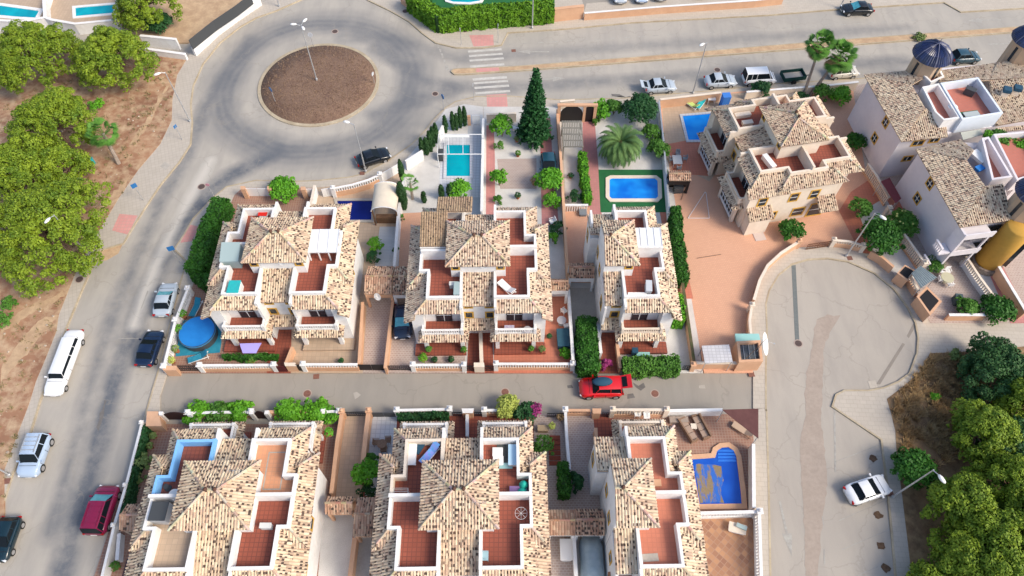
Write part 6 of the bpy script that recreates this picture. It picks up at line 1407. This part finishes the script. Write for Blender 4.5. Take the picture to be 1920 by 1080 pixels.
# ================================================= garden and terrace furniture
def rot(X,Y,Z,a): ca,sa=math.cos(a),math.sin(a); return lambda p:(X+ca*p[0]-sa*p[1],Y+sa*p[0]+ca*p[1],Z+p[2])
def lounger(label,px,py,z,a,fab,fr=plasticw,sc=1,group=None,backup=.45):
    X,Y,_=P(px,py,z+.3); t=thing('sun_lounger',label,'sun lounger',(X,Y,z),group); xf=rot(X,Y,z,a)
    b=MB(xf); 
    for y in (-.3,.3): b.box(-.95,.95,y-.03,y+.03,.26,.32)
    for x in (-.8,.8):
        b.box(x-.03,x+.03,-.33,.33,.27,.31)
    b.build('frame',fr,t)
    for x in (-.8,.8):
        for y in (-.3,.3): b=MB(xf); b.box(x-.03,x+.03,y-.03,y+.03,0,.26); b.build('leg',fr,t)
    b=MB(xf); b.box(-.95,.3,-.29,.29,.32,.37); b.build('seat',fab,t); b=MB(xf); b.add([(.3,-.29,.34),(.95,-.29,.34+backup),(.95,.29,.34+backup),(.3,.29,.34),(.3,-.29,.38),(.93,-.29,.4+backup),(.93,.29,.4+backup),(.3,.29,.38)],[(0,3,2,1),(4,5,6,7),(0,1,5,4),(3,7,6,2),(1,2,6,5),(0,4,7,3)]); b.build('backrest',fab,t)
def chair(label,px,py,z,a,m=plasticw,group=None,w=.5):
    X,Y,_=P(px,py,z+.4); t=thing('garden_chair',label,'chair',(X,Y,z),group); xf=rot(X,Y,z,a)
    b=MB(xf); b.box(-w/2,w/2,-w/2,w/2,.40,.45); b.build('seat',m,t); b=MB(xf); b.box(-w/2-.04,-w/2+.0,-w/2,w/2,.45,.88); b.build('backrest',m,t)
    for y in (-w/2,w/2): b=MB(xf); b.box(-w/2,w/2,y-.03,y+.03,.62,.66); b.build('armrest',m,t)
    for x in (-w/2+.03,w/2-.03):
        for y in (-w/2+.03,w/2-.03): b=MB(xf); b.box(x-.02,x+.02,y-.02,y+.02,0,.40); b.build('leg',m,t)
def table(label,px,py,z,r,m=plasticw,leg=None,rect=None,h=.72,a=0):
    X,Y,_=P(px,py,z+h); t=thing('garden_table',label,'table',(X,Y,z)); xf=rot(X,Y,z,a); b=MB(xf)
    if rect: b.box(-rect[0]/2,rect[0]/2,-rect[1]/2,rect[1]/2,h-.04,h)
    else: b.lathe((0,0,0),[(r,h-.04),(r,h)],24)
    b.build('table_top',m,t); 
    if rect:
        for x in (-1,1):
            for y in (-1,1): b=MB(xf); b.box(x*(rect[0]/2-.06)-.03,x*(rect[0]/2-.06)+.03,y*(rect[1]/2-.06)-.03,y*(rect[1]/2-.06)+.03,0,h-.04); b.build('leg',leg or m,t)
    else:
        b=MB(xf); b.tube((0,0,0),(0,0,h-.04),.05,.05,8); b.lathe((0,0,0),[(.28,0),(.25,.04),(.06,.08)],12); b.build('pedestal',leg or m,t)
def boxthing(name,label,cat,px,py,z,L,W,H,m,a=0,lid=None,lidname='lid',bev=.03):
    X,Y,_=P(px,py,z+H); t=thing(name,label,cat,(X,Y,z)); xf=rot(X,Y,z,a); b=MB(xf); b.box(-L/2,L/2,-W/2,W/2,0,H-.06); b.build('body',m,t,bevel=bev); b=MB(xf); b.box(-L/2-.03,L/2+.03,-W/2-.03,W/2+.03,H-.06,H); b.build(lidname,lid or m,t,bevel=.02); return t
def potplant(label,px,py,z,r,h,leaf=lf_mid,pot=None):
    X,Y,_=P(px,py,z+h*.6); t=thing('potted_plant',label,'potted plant',(X,Y,z)); b=MB(); b.lathe((X,Y,z),[(r*.45,0),(r*.6,.3),(r*.66,.32),(r*.55,.33)],12); b.build('pot',pot or M('clay_pot',(.33,.12,.06),rough=.8),t); leafobj('foliage',puff((X,Y,z+.3+h*.4),(r,r,h*.5),110,.13,.6),leaf,t)
RT=6.08
lounger('teal lounger above the round pool on the brown patio',367,578,.13,R(78),tealf); lounger('teal lounger below the round pool on the brown patio',372,670,.13,R(22),tealf)
lounger('white lounger lying on the red roof terrace of the middle upper house',950,539,RT,R(-48),plasticw)
lounger('blue and lilac lounger on the roof terrace in the lower row',806,851,RT,R(52),M('striped_blue_fabric',(.12,.4,.75),(.3,.3,.75),4),plasticw)
lounger('long white padded bench lounger at the terrace wall in the lower row',773,850,RT,R(90),plasticw,plasticw,backup=.08)
lounger('green yellow lounger on the small blue pool terrace',1297,196,.15,R(-50),M('lime_fabric',(.5,.65,.2),rough=.7)); lounger('teal lounger on the small blue pool terrace',1314,194,.15,R(55),M('cyan_fabric',(.02,.45,.5),rough=.7))
boxthing('cushion_box','dark blue padded footrest beside the striped lounger','footrest',786,838,RT,1.0,.5,.3,navyf,R(60))
boxthing('storage_box','teal topped hot tub box in the corner of the red roof terrace','hot tub',438,537,RT,1.0,1.25,1.0,plasticw,0,M('turquoise_cover',(.02,.42,.42),(.03,.36,.38),3))
boxthing('storage_cabinet','grey green locker on the red roof terrace beside the middle tiles','cabinet',857,540,RT,.55,1.3,.9,metalgr)
boxthing('storage_cabinet','grey ribbed cabinet on the roof terrace of the corner house in the lower row','cabinet',297,958,RT,1.2,1.35,1.2,M('grey_cabinet',(.5,.5,.5)),0,dgrey)
boxthing('water_tank','grey tank on the roof terrace of the narrow upper house','tank',1217,535,RT,.5,1.1,.9,M('pale_grey_plastic',(.5,.52,.55)),R(-5))
boxthing('storage_box','long white box along the parapet of the narrow upper house terrace','storage box',1195,551,RT,1.6,.3,.4,plasticw)
boxthing('hot_tub','white hot tub with rounded cover in the lower yard','hot tub',1062,1030,.15,.95,1.6,.8,plasticw,0,plasticw,bev=.2)
boxthing('sun_bed_cover','dark blue covered sun bed on the red patio','covered sun bed',1060,632,.15,1.5,1.85,.7,M('petrol_cover',(.03,.09,.13),(.025,.075,.11),2),R(2))
boxthing('barbecue','black covered barbecue on the villa terrace beside the patio table','barbecue',1800,558,.14,.65,.9,.9,M('slate_cover',(.06,.09,.1),rough=.7),R(-8))
boxthing('cool_box','grey storage box beside the shed roof of the cream house','storage box',1273,350,.15,1.0,.6,.8,dgrey,R(5))
boxthing('storage_cabinet','dark cabinet beside the teal pool','cabinet',826,285,.15,.5,1.0,1.0,dgrey)
boxthing('tank_housing','teal glass topped frame above the brick tank house','cold frame',1402,633,1.1,2.2,.8,.35,M('pale_teal_glass',(.3,.55,.52),rough=.2),0)
boxthing('deck_box','brown slatted deck box behind the white topped street wall','storage box',1273,786,.14,1.6,.5,.5,M('brown_grey_wood',(.3,.24,.2)))
boxthing('blue_booth','blue covered cabinet standing against the avenue wall','cabinet',1363,178,.15,.9,.8,1.9,bluef,R(5))
boxthing('table_set','pale green cover on a cream low table in the checker paved yard','table',1383,990,.15,1.35,.75,.45,plasticw,R(-15),cream,bev=.15)
boxthing('parasol_bag','folded grey green parasol cover on the cream low table','parasol cover',1391,987,.62,.8,.3,.18,metalgr,R(-25))
boxthing('boat_cover','white seat boxes beside the pink driveway','garden chest',969,239,.14,.9,.45,.5,plasticw,0)
boxthing('raised_bed','cream raised stone bed beside the brick steps in the lower row','raised bed',1018,802,.15,.9,.5,.6,M('pale_wood',(.45,.33,.2)))
boxthing('air_conditioner','blue grey glazed hut beside the white fence at the bottom left','shed',254,1040,.13,.9,1.2,2.2,M('pale_blue_panel',(.25,.42,.62)),0,M('blue_grey_roof',(.2,.35,.5)))
boxthing('dark_awning','dark plum awning beside the blue grey hut at the bottom left','awning',249,1066,2.1,1.3,1.4,.12,M('plum_fabric',(.07,.04,.045)),0)
boxthing('garden_bench','slatted grey bench under the pines beside the teal bin','bench',134,333,.15,1.7,.5,.45,M('weathered_wood',(.3,.26,.22)),R(22))
# bin
X,Y,_=P(170,298,.9); t=thing('litter_bin','teal litter bin on the bare ground under the pines','litter bin',(X,Y,.15)); b=MB(); b.lathe((X,Y,.15),[(.2,0),(.26,.8),(.28,.82),(.22,.83)],12); b.build('bin_body',teal,t); b=MB(); b.tube((X+.3,Y,.15),(X+.3,Y,1.1),.03,.03,6); b.build('post',galv,t)
chair('white folding chair above the round glass table on the red patio',1058,583,.15,R(40),plasticw); chair('white chair below the round glass table on the red patio',1062,611,.15,R(100),plasticw)
table('round glass table on the red patio',1053,600,.15,.45,M('frosted_glass',(.42,.4,.42),rough=.2),galv)
chair('white chair in front of the conifer pink drive at the tree',1036,415,.14,R(200),plasticw,w=.6)
table('round stone table on the villa patio beside the pergola roof',1777,520,.14,.62,M('table_stone',(.5,.47,.33)),M('table_leg',(.4,.38,.3)))
for l,x,y,a in (('top white chair at the round villa table',1777,508,-90),('left white chair at the round villa table',1763,524,0),('bottom white chair at the round villa table',1781,533,90),('upper left white chair at the round villa table',1768,511,-40)): chair(l,x,y,.14,R(a),plasticw,w=.45)
table('square grey table on the red patio beside the glazed porch',1270,299,.15,.5,M('table_grey',(.4,.42,.44)),None,(1.0,1.3))
for l,x,y,a in (('grey chair above the square grey table',1271,288,-90),('grey chair below the square grey table',1273,315,90),('grey chair left of the square grey table',1259,299,0),('grey chair right of the square grey table',1284,297,180)): chair(l,x,y,.15,R(a),M('chair_grey',(.25,.27,.29)),w=.45)
table('small white table on the small blue pool terrace',1335,185,.15,.35,plasticw,None,(.9,.5)); table('white round table on the blue walled roof terrace',326,927,RT,.42,plasticw)
table('dark stool on the blue walled roof terrace',311,912,RT,.2,dgrey,h=.45)
table('round wicker table on the pale tiled yard',716,832,.15,.42,wicker); chair('wicker chair right of the round wicker table',727,825,.15,R(180),wicker); chair('wicker chair below the round wicker table',720,842,.15,R(90),wicker); chair('wicker chair left of the round wicker table',706,830,.15,R(0),wicker)
def sofa(label,px,py,a,L,m=wicker):
    X,Y,_=P(px,py,.45); t=thing('garden_sofa',label,'sofa',(X,Y,.14)); xf=rot(X,Y,.14,a); b=MB(xf); b.box(-L/2,L/2,-.35,.35,.0,.3); b.build('frame',m,t); b=MB(xf); b.box(-L/2,L/2,.27,.4,.3,.7); b.build('backrest',m,t)
    for s in (-1,1): b=MB(xf); b.box(s*(L/2-.06)-.06,s*(L/2-.06)+.06,-.35,.26,.3,.52); b.build('armrest',m,t)
    k=3
    for i in range(k): x0=-L/2+.13+(L-.26)*i/k; b=MB(xf); b.box(x0+.02,x0+(L-.26)/k-.02,-.33,.25,.3,.42); b.build('cushion',M('taupe_cushion',(.36,.26,.2)),t,bevel=.03)
sofa('left brown sofa on the patio beside the maroon shade sail',1290,806,R(115),2.3); sofa('right brown sofa on the patio beside the maroon shade sail',1314,800,R(-70),2.3)
table('small pale table between the two brown sofas',1301,799,.14,.3,cream,None,(.5,.5),.4); lounger('pale brown lounger below the maroon shade sail',1392,806,.14,R(-38),M('tan_cushion',(.5,.36,.26)),wicker)
for l,x,y in (('left white chair on the balcony terrace behind the peach balustrade',1195,776),('right white chair on the balcony terrace behind the peach balustrade',1212,780)): chair(l,x,y,.6,R(-90),plasticw,w=.5)
# roof terrace clutter of the lower middle house
t=None
boxthing('rug','dark rug under the white seats on the lower roof terrace','rug',945,855,RT,1.1,1.9,.03,M('dark_rug',(.045,.05,.055),(.09,.1,.1),3)); boxthing('day_bed','pale blue day bed on the dark rug','day bed',962,852,RT,.7,1.6,.5,plasticw,0,M('ice_blue_cover',(.45,.65,.8))); boxthing('pouffe','upper white pouffe on the dark rug','pouffe',933,847,RT,.75,.65,.4,plasticw,bev=.12); boxthing('pouffe','lower white pouffe on the dark rug','pouffe',934,863,RT,.75,.65,.4,plasticw,bev=.12)
boxthing('cushion','folded teal sheet below the dark rug','folded sheet',947,873,RT,1.1,.4,.06,M('pale_teal_sheet',(.3,.5,.52)))
X,Y,_=P(982,908,RT+.5); t=thing('clothes_bundle','bright green cloth bundle on the lower roof terrace','cloth bundle',(X,Y,RT)); b=MB(); b.lathe((X,Y,RT),[(.3,0),(.36,.35),(.26,.6),(.12,.75),(.02,.78)],9); b.lathe((X-.1,Y-.55,RT),[(.3,0),(.4,.3),(.25,.55),(.02,.62)],9); b.build('cloth',greenf,t,smooth=True)
boxthing('laundry_basket','dark mesh playpen with purple bedding on the lower roof terrace','playpen',972,918,RT,1.3,.5,.35,navyf,0,M('purple_cloth',(.25,.15,.32)))
chair('light blue chair in the corner of the orange red roof terrace',908,1043,RT,R(0),M('pale_blue_plastic',(.3,.45,.5)),w=.6)
X,Y,_=P(977,963,RT+.5); t=thing('drying_rack','round wire airer on the lower roof terrace','airer',(X,Y,RT)); b=MB(); n=16
for i in range(n): a0=6.2832*i/n; a1=6.2832*(i+1)/n; b.tube((X+.45*math.cos(a0),Y+.45*math.sin(a0),RT+.6),(X+.45*math.cos(a1),Y+.45*math.sin(a1),RT+.6),.012,.012,4,False)
for i in range(4): a0=math.pi*i/4; b.tube((X+.45*math.cos(a0),Y+.45*math.sin(a0),RT+.6),(X-.45*math.cos(a0),Y-.45*math.sin(a0),RT+.6),.01,.01,4,False)
b.tube((X,Y,RT),(X,Y,RT+.6),.02,.02,5); b.build('wire_frame',wmetal,t)
X,Y,_=P(752,925,RT+.4); t=thing('clothes_airer','white wire clothes airer by the dividing wall of the lower roof terrace','airer',(X,Y,RT)); b=MB()
for k in range(5): b.tube((X-.55,Y-.25+k*.13,RT+.8),(X+.55,Y-.25+k*.13,RT+.8),.012,.012,4)
for s in (-.55,.55): b.tube((X+s,Y-.25,RT+.8),(X+s,Y+.27,RT+.8),.015,.015,4); b.tube((X+s,Y-.25,RT),(X+s,Y+.27,RT+.8),.015,.015,4); b.tube((X+s,Y+.27,RT),(X+s,Y-.25,RT+.8),.015,.015,4)
b.build('wire_frame',wmetal,t)
# painted rectangle on the orange terrace
# domed shelter
a=P(701,345,2.9); c_=P(748,345,2.9); s_=P(701,392,2.9); xa,xb=a[0],c_[0]; yt,yb=a[1],s_[1]; t=thing('domed_shelter','cream barrel roofed garden shelter with a wooden bar beside the navy pool','shelter',((xa+xb)/2,(yt+yb)/2,.13))
b=MB(); n=14; R_=(xb-xa)/2; vs=[]
for j,y in enumerate((yb,(2*yb+yt)/3,(yb+2*yt)/3,yt)):
    for i in range(n+1): q=math.pi*i/n; vs.append(((xa+xb)/2-R_*math.cos(q),y,2.5+.75*math.sin(q)))
fs=[(j*(n+1)+i,j*(n+1)+i+1,(j+1)*(n+1)+i+1,(j+1)*(n+1)+i) for j in range(3) for i in range(n)]; b.add(vs,fs); b.build('barrel_canopy',creamf,t,smooth=True)
b=MB()
for y in (yb+.05,yt-.05):
    for i in range(n): b.tube(vs[i] if y<yt-.1 else vs[3*(n+1)+i],vs[i+1] if y<yt-.1 else vs[3*(n+1)+i+1],.05,.05,5,False)
b.build('edge_tube',wmetal,t)
for x in (xa+.1,xb-.1):
    for y in (yb+.1,yt-.1): b=MB(); b.box(x-.07,x+.07,y-.07,y+.07,.13,2.5); b.build('post',timber,t)
b=MB(); b.box(xa+.2,xb-.2,yb+.3,yb+.8,.13,1.1); b.build('bar_counter',timber,t)
# pool enclosure frame
t=thing('pool_frame','white tubular frame over the teal pool with the pale paving','frame',(*P(862,290,0)[:2],.15)); b=MB()
z=2.3
pA=[P(822,252,z),P(907,252,z)]; pB=[P(820,289,z),P(903,289,z)]
b.tube(pA[0],pA[1],.05); b.tube(pB[0],pB[1],.05); b.tube(pA[0],pB[0],.03); b.tube(P(840,256,z),P(842,289,z),.03); b.tube(P(868,256,z),P(868,289,z),.03)
for p in pA+pB: b.tube((p[0],p[1],.15),p,.05)
b.build('frame_tube',wmetal,t); b=MB(); q=[P(833,255,z),P(880,255,z),P(880,258,z),P(833,258,z)]; b.prism([p[:2] for p in q],z,z+.12); b.build('rolled_cover',plasticw,t)
# slatted pergola
q=[P(1053,226,2.4),P(1091,226,2.4),P(1094,275,2.4),P(1053,275,2.4)]; t=thing('pergola','grey slatted carport pergola beside the arched gateway','pergola',((q[0][0]+q[1][0])/2,(q[0][1]+q[3][1])/2,.13)); x0,x1,y0,y1=q[0][0],q[1][0],q[3][1],q[0][1]
pm=M('pergola_grey',(.24,.225,.19),(.19,.18,.155),4); b=MB()
n=12
for i in range(n): xx=x0+(x1-x0)*(i+.5)/n; b.box(xx-.08,xx+.06,y0,y1,2.36,2.4)
b.build('slats',pm,t); b=MB()
for k in range(5): yy=y0+.1+(y1-y0-.2)*k/4; b.box(x0,x1,yy-.05,yy+.05,2.24,2.35)
b.build('rafter',pm,t)
for x in (x0+.1,x1-.1):
    for y in (y0+.15,y1-.15): b=MB(); b.box(x-.06,x+.06,y-.06,y+.06,.13,2.24); b.build('post',pm,t)
# shade sail, canopies, corrugated roof
def slab(name,label,cat,px,zs,m,th=.05,partname='panel',posts=True,wave=0):
    q=[Vector(P(x,y,z)) for (x,y),z in zip(px,zs)]; c=sum(q,Vector((0,0,0)))/len(q); t=thing(name,label,cat,(c.x,c.y,.13)); n=len(q); b=MB()
    b.add([tuple(p) for p in q]+[tuple(p-Vector((0,0,th))) for p in q],[tuple(range(n)),tuple(range(2*n-1,n-1,-1))]+[(i,(i+1)%n,n+(i+1)%n,n+i) for i in range(n)])
    b.build(partname,m,t)
    if wave and n==4:
        b=MB()
        for i in range(wave): u=(i+.5)/wave; p=q[0].lerp(q[1],u); r=q[3].lerp(q[2],u); b.tube(tuple(p+Vector((0,0,.02))),tuple(r+Vector((0,0,.02))),.035,.035,5)
        b.build('corrugation',m,t)
    if posts:
        for p in q: 
            pp=p*.94+c*.06; b=MB(); b.tube((pp.x,pp.y,.13),(pp.x,pp.y,p.z-.05),.04,.04,6); b.build('post',galv,t)
    return t
sail=M('maroon_canvas',(.13,.055,.05),(.11,.045,.042),2)
slab('shade_canopy','maroon triangular shade sail at the street corner beside the pool patio','shade sail',[(1354,768),(1422,766),(1422,822)],[2.7,2.7,2.7],sail,partname='canvas')
slab('shade_canopy','dark red canopy between the baluster wall and the villa wall','canopy',[(1652,340),(1668,333),(1690,372),(1680,381)],[2.4,2.4,2.4,2.4],M('wine_canvas',(.18,.04,.05),(.15,.035,.04),2),partname='canvas')
slab('pergola_roof','grey corrugated sheet roof beside the black topped housings','roof',[(1709,512),(1726,498),(1757,520),(1727,540)],[2.3,2.3,2.2,2.2],M('corrugated_grey',(.22,.27,.29),(.18,.22,.24),3),wave=9,partname='sheet')
slab('shed_roof','white tiled flat roof of the pump shed beside the tank house','shed',[(1316,648),(1367,646),(1374,678),(1322,681)],[2.1,2.1,2.1,2.1],TILE('white_roof_tile',(.6,.59,.6),(.52,.51,.53),(.4,.39,.4),.35,.3),.1,'roof_slab')
slab('cloth_awning','lilac cloth hung over the white balcony balustrade','cloth',[(449,644),(490,643),(480,662),(455,662)],[1.6,1.6,1.1,1.1],lilac,partname='cloth',posts=False)
slab('tiled_mat','pale grey mat on the red roof terrace of the pool house','mat',[(1198,1039),(1233,1037),(1236,1052),(1200,1054)],[6.12,6.12,6.12,6.12],conc,.03,'mat',False)
slab('glass_canopy','small grey roof over the entrance between the two villas','canopy',[(1801,248),(1838,242),(1843,252),(1806,262)],[6.6,6.6,6.5,6.5],M('grey_sheet',(.42,.43,.38)),.08,'panel',False)
slab('wood_deck','small brown balcony deck at the foot of the pool house','deck',[(1140,1072),(1195,1071),(1198,1095),(1138,1095)],[3,3,3,3],M('deck_orange',(.45,.2,.1)),.1,'deck',False)
# tank house
q=[P(x,y,2.0) for x,y in [(1384,642),(1424,640),(1428,675),(1388,677)]]; t=thing('tank_house','peach brick tank house with a dark grille on top beside the turning road','tank house',(q[0][0],q[0][1],0)); b=MB(); b.path(q+[q[0]],.25,0,2.0); b.build('wall',peachw,t); b=MB(); b.prism([p[:2] for p in q],1.5,1.7); b.build('grille_bed',M('grille_dark',(.06,.065,.07),(.12,.13,.14),4,rough=.4),t)
b=MB(); 
for k in range(1,4): f=k/4; b.tube((q[0][0]+(q[1][0]-q[0][0])*f,q[0][1],1.75),(q[3][0]+(q[2][0]-q[3][0])*f,q[3][1],1.75),.03,.03,5)
b.build('grille_bar',galv,t)
# long aerial pole
p=P(1399,672,2.1); e=P(1447,605,4.5); t=thing('aerial_mast','thin leaning aerial pole above the tank house','aerial',(p[0],p[1],2.0)); b=MB(); b.tube(p,(p[0]+.6,p[1]-.2,6.3),.035,.02,6); b.build('mast',bark,t); b=MB()
for k in range(3): b.tube((p[0]+.3,p[1]-.1+0,5.9-k*.25),(p[0]+.9,p[1]-.2,5.95-k*.25),.015,.015,4)
b.build('aerial_rod',galv,t)
# chimneys on the villa roof
for l,x,y in (('left chimney with a dark blue cap on the villa roof',1880,180),('right chimney with a dark blue cap on the villa roof',1900,177)):
    X,Y,_=P(x,y,6.9); t=thing('chimney',l,'chimney',(X,Y,6.3)); b=MB(); b.obox((X,Y),.65,.65,6.2,7.5,R(-20)); b.build('stack',cream,t); b=MB(); b.obox((X,Y),.75,.75,7.6,7.95,R(-20)); b.build('cap',navyf,t)
boxthing('storage_box','grey outdoor bench with dark cushions on the villa roof terrace','bench',1822,213,6.9,1.6,.6,.5,dgrey,R(10),M('pale_cushion',(.4,.45,.45))); boxthing('grass_mat','artificial grass mat on the villa roof terrace','grass mat',1812,216,6.9,3.0,1.0,.05,turf,R(10))
table('round white table on the villa roof terrace',1787,200,6.9,.5,plasticw); boxthing('cabinet','dark cabinet in the corner of the villa roof terrace','cabinet',1822,166,6.9,1.0,.6,.8,dgrey,R(-35))
boxthing('sofa_bench','white bench with blue cushions on the near villa roof terrace','bench',1837,292,6.9,.9,1.6,.4,plasticw,R(25),plasticw); boxthing('cushion','round blue cushion chair on the near villa roof terrace','chair',1838,314,6.9,.8,.6,.4,M('royal_blue',(.03,.2,.55)),R(25),bev=.15); boxthing('cushion','long blue cushion at the top of the near villa terrace','cushion',1822,285,6.9,1.3,.4,.3,M('royal_blue',(.03,.2,.55)),R(10))
table('low table with a lilac patterned top on the middle house balcony',955,615,3.02,.3,M('lilac_top',(.35,.28,.45),(.5,.5,.55),8),plasticw,(.9,.6),.5)
table('round glass table on the middle house balcony',989,618,3.02,.38,M('frosted_glass',(.42,.4,.42)),galv,None,.6)
boxthing('barbecue','dark blue barbecue on the porch of the narrow upper house','barbecue',1191,656,.42,.5,.5,.8,navyf)
boxthing('deck_chest','pale teal deck chest in front of the porch of the narrow upper house','storage box',1206,664,.42,1.2,.4,.5,M('pale_teal_glass',(.3,.55,.52)))
boxthing('laundry_basket','white and red laundry pile on the rear roof terrace of the corner house','laundry',492,401,RT,.8,.4,.5,plasticw,0,redpl,bev=.1)
boxthing('folded_parasol','folded grey square parasol cover on the peach driveway','parasol cover',1093,397,.15,.75,.75,.4,M('cover_grey',(.2,.22,.24)),0,bev=.08)
boxthing('bench','cream bench on the upper roof terrace of the cream pair','bench',1393,213,RT,1.7,.5,.45,cream,R(10)); boxthing('coffee_table','cream low table on the upper roof terrace of the cream pair','table',1402,228,RT,1.1,.5,.4,cream,R(10))
boxthing('white_bench','long white bench leaning on the parapet of the cream pair terrace','bench',1443,300,RT,.5,1.8,.6,plasticw,R(22))
boxthing('board','white oval board lying on the cream pair terrace','board',1520,308,RT,.25,1.1,.07,plasticw,R(-20),bev=.1)
boxthing('parasol_stand','round pink parasol stand on the rear terrace of the pool house','parasol base',1233,905,RT,.5,.5,.12,peachw,0,bev=.05)
boxthing('cover_plate','pale square cover set in the peach plot','cover',1424,443,.15,1.1,1.0,.05,M('pale_plate',(.55,.45,.4)),R(10))
boxthing('planter','dark rattan planter on the white gravel by the stone paving','planter',943,232,.15,.01,.01,.05,dgrey) if 0 else None
for l,x,y,z,a in (('grey air conditioning unit on the tower side of the middle upper house',851,531,RT,0),('grey air conditioning unit on the terrace of the near corner house',497,985,RT,0),('white air conditioning unit on the terrace of the pool house',1186,985,RT,0)):
    boxthing('air_conditioner',l,'air conditioner',x,y,z,.8,.35,.65,M('ac_white',(.6,.6,.58)),a)
# television aerials on the tower roofs
for l,H_,u,v in (('thin television aerial on the tower roof of the near corner house',X4_,1.6,1.2),('thin television aerial on the tower roof of the middle upper house',X2_,-1.4,1.3),('thin television aerial on the tower roof of the near middle house',X5_,1.5,-1.1)):
    x,y,z=H_((u,v,8.5)); t=thing('television_aerial',l,'aerial',(x,y,8.3)); b=MB(); b.tube((x,y,8.3),(x,y,10.0),.02,.02,5); b.build('mast',galv,t); b=MB(); b.tube((x-.5,y,9.9),(x+.5,y,9.9),.012,.012,4)
    for k in range(6): b.tube((x-.45+k*.18,y-.2+k*.02,9.9),(x-.45+k*.18,y+.2-k*.02,9.9),.009,.009,4)
    b.build('antenna_boom',galv,t)
# potted plants
for a in [('potted plant at the left end of the planted strip of the middle house',793,672,.14,.45,.7,lf_bright),('dark potted plant in the planted strip of the middle house',815,676,.14,.3,.5,lf_dark),('potted plant right of centre in the planted strip of the middle house',846,675,.14,.3,.5,lf_dark),('potted plant by the left column of the middle house porch',804,656,.42,.3,.6,lf_mid),('potted plant by the right column of the middle house porch',870,657,.42,.3,.6,lf_mid),('clay pot plant on the porch edge by the white column',996,656,.42,.28,.5,lf_mid),('potted shrub at the right end of the raised porch',1016,656,.42,.35,.6,lf_grassy),('lone dark pot on the red patio',1030,632,.15,.25,.35,lf_dark),('potted fern at the green bush of the beige sunken porch',640,678,.14,.25,.4,lf_dark),('potted plant below the lilac cloth on the brown patio',470,680,.14,.5,.5,lf_mid),('potted plant on the small red terrace beside the white balusters',617,812,3.1,.4,.8,lf_bright),('clay pot on the orange strip beside the white fence',289,818,.14,.3,.5,lf_grassy),('second clay pot on the orange strip beside the white fence',283,837,.14,.3,.5,lf_grassy),('big brown pot beside the drive gate in the lower row',1050,783,.15,.35,.5,lf_dry),('round light green pot plant on the wooden steps',1035,800,.5,.32,.5,lf_lime),('potted plant in the white gravel near the pink driveway',971,368,.14,.35,.6,lf_dark),('small yellow plant in the white gravel below the white boxes',969,262,.14,.35,.5,lf_grassy),('thin green plant in the white gravel beside the stone paving',971,289,.14,.35,.6,lf_mid),('reddish potted bush at the stone paving corner',1001,341,.14,.4,.6,lf_dry),('small green clump in the grey gravel strip',1070,331,.14,.35,.3,lf_dark),('weed on the grey yard corner near the tank house wall',1120,690,.15,.35,.4,lf_mid),('climber at the left wall of the round pool patio, upper',343,590,.14,.4,1.0,lf_bright),('climber at the left wall of the round pool patio, middle',337,618,.14,.4,1.0,lf_bright),('climber at the left wall of the round pool patio, lower',330,655,.14,.35,.9,lf_grassy),('yellow green climber at the bottom of the round pool patio wall',322,676,.14,.35,.8,lf_lime),('planter beside the white fence at the bottom left edge',218,1062,.14,.4,.7,lf_mid),('red flowered plant on the reddish villa patio',1500,360,.14,.01,.01,lf_mid)][:-1]: potplant(*a)
# wooden steps, patio dividers
X,Y,_=P(1040,845,.2); t=thing('garden_steps','dark red brick steps beside the climbing shrub in the lower row','steps',(X,Y,.14)); b=MB()
for k in range(6): b.box(X-.5,X+.5,Y-1.3+k*.45,Y-1.3+k*.45+.38,.14,.2+k*.03)
b.build('treads',M('brick_red',(.25,.06,.035),(.2,.05,.03),4),t)
# thin poles lying on the peach plot
for l,p,q in (('long grey pole lying on the peach plot',(1307,484),(1352,477)),('white flat frame lying on the peach plot beside the glazed porch',(1290,409),(1322,360)),('short dark pole by the boundary of the peach plot',(1277,375),(1283,357))):
    a=P(*p,.2); c=P(*q,.2); b=MB(); b.tube(a,c,.03,.03,5)
    if 'frame' in l: d=P(1330,409,.2); e=P(1324,362,.2); b.tube(a,d,.03,.03,5); b.tube(d,e,.03,.03,5); b.tube(e,c,.03,.03,5)
    b.build('loose_pole',wmetal if 'frame' in l else bark,label=l,cat='pole')
# white post of the roundabout kerb, litter: paint rectangle on the orange terrace of the corner house
ca,sa=math.cos(rt),math.sin(rt)
b=MB(X4_); b.path([(2.6,1.0),(3.9,1.0),(3.9,3.9),(2.6,3.9),(2.6,1.0)],.1,6.08,6.087); b.build('painted_outline',paintf,H4)
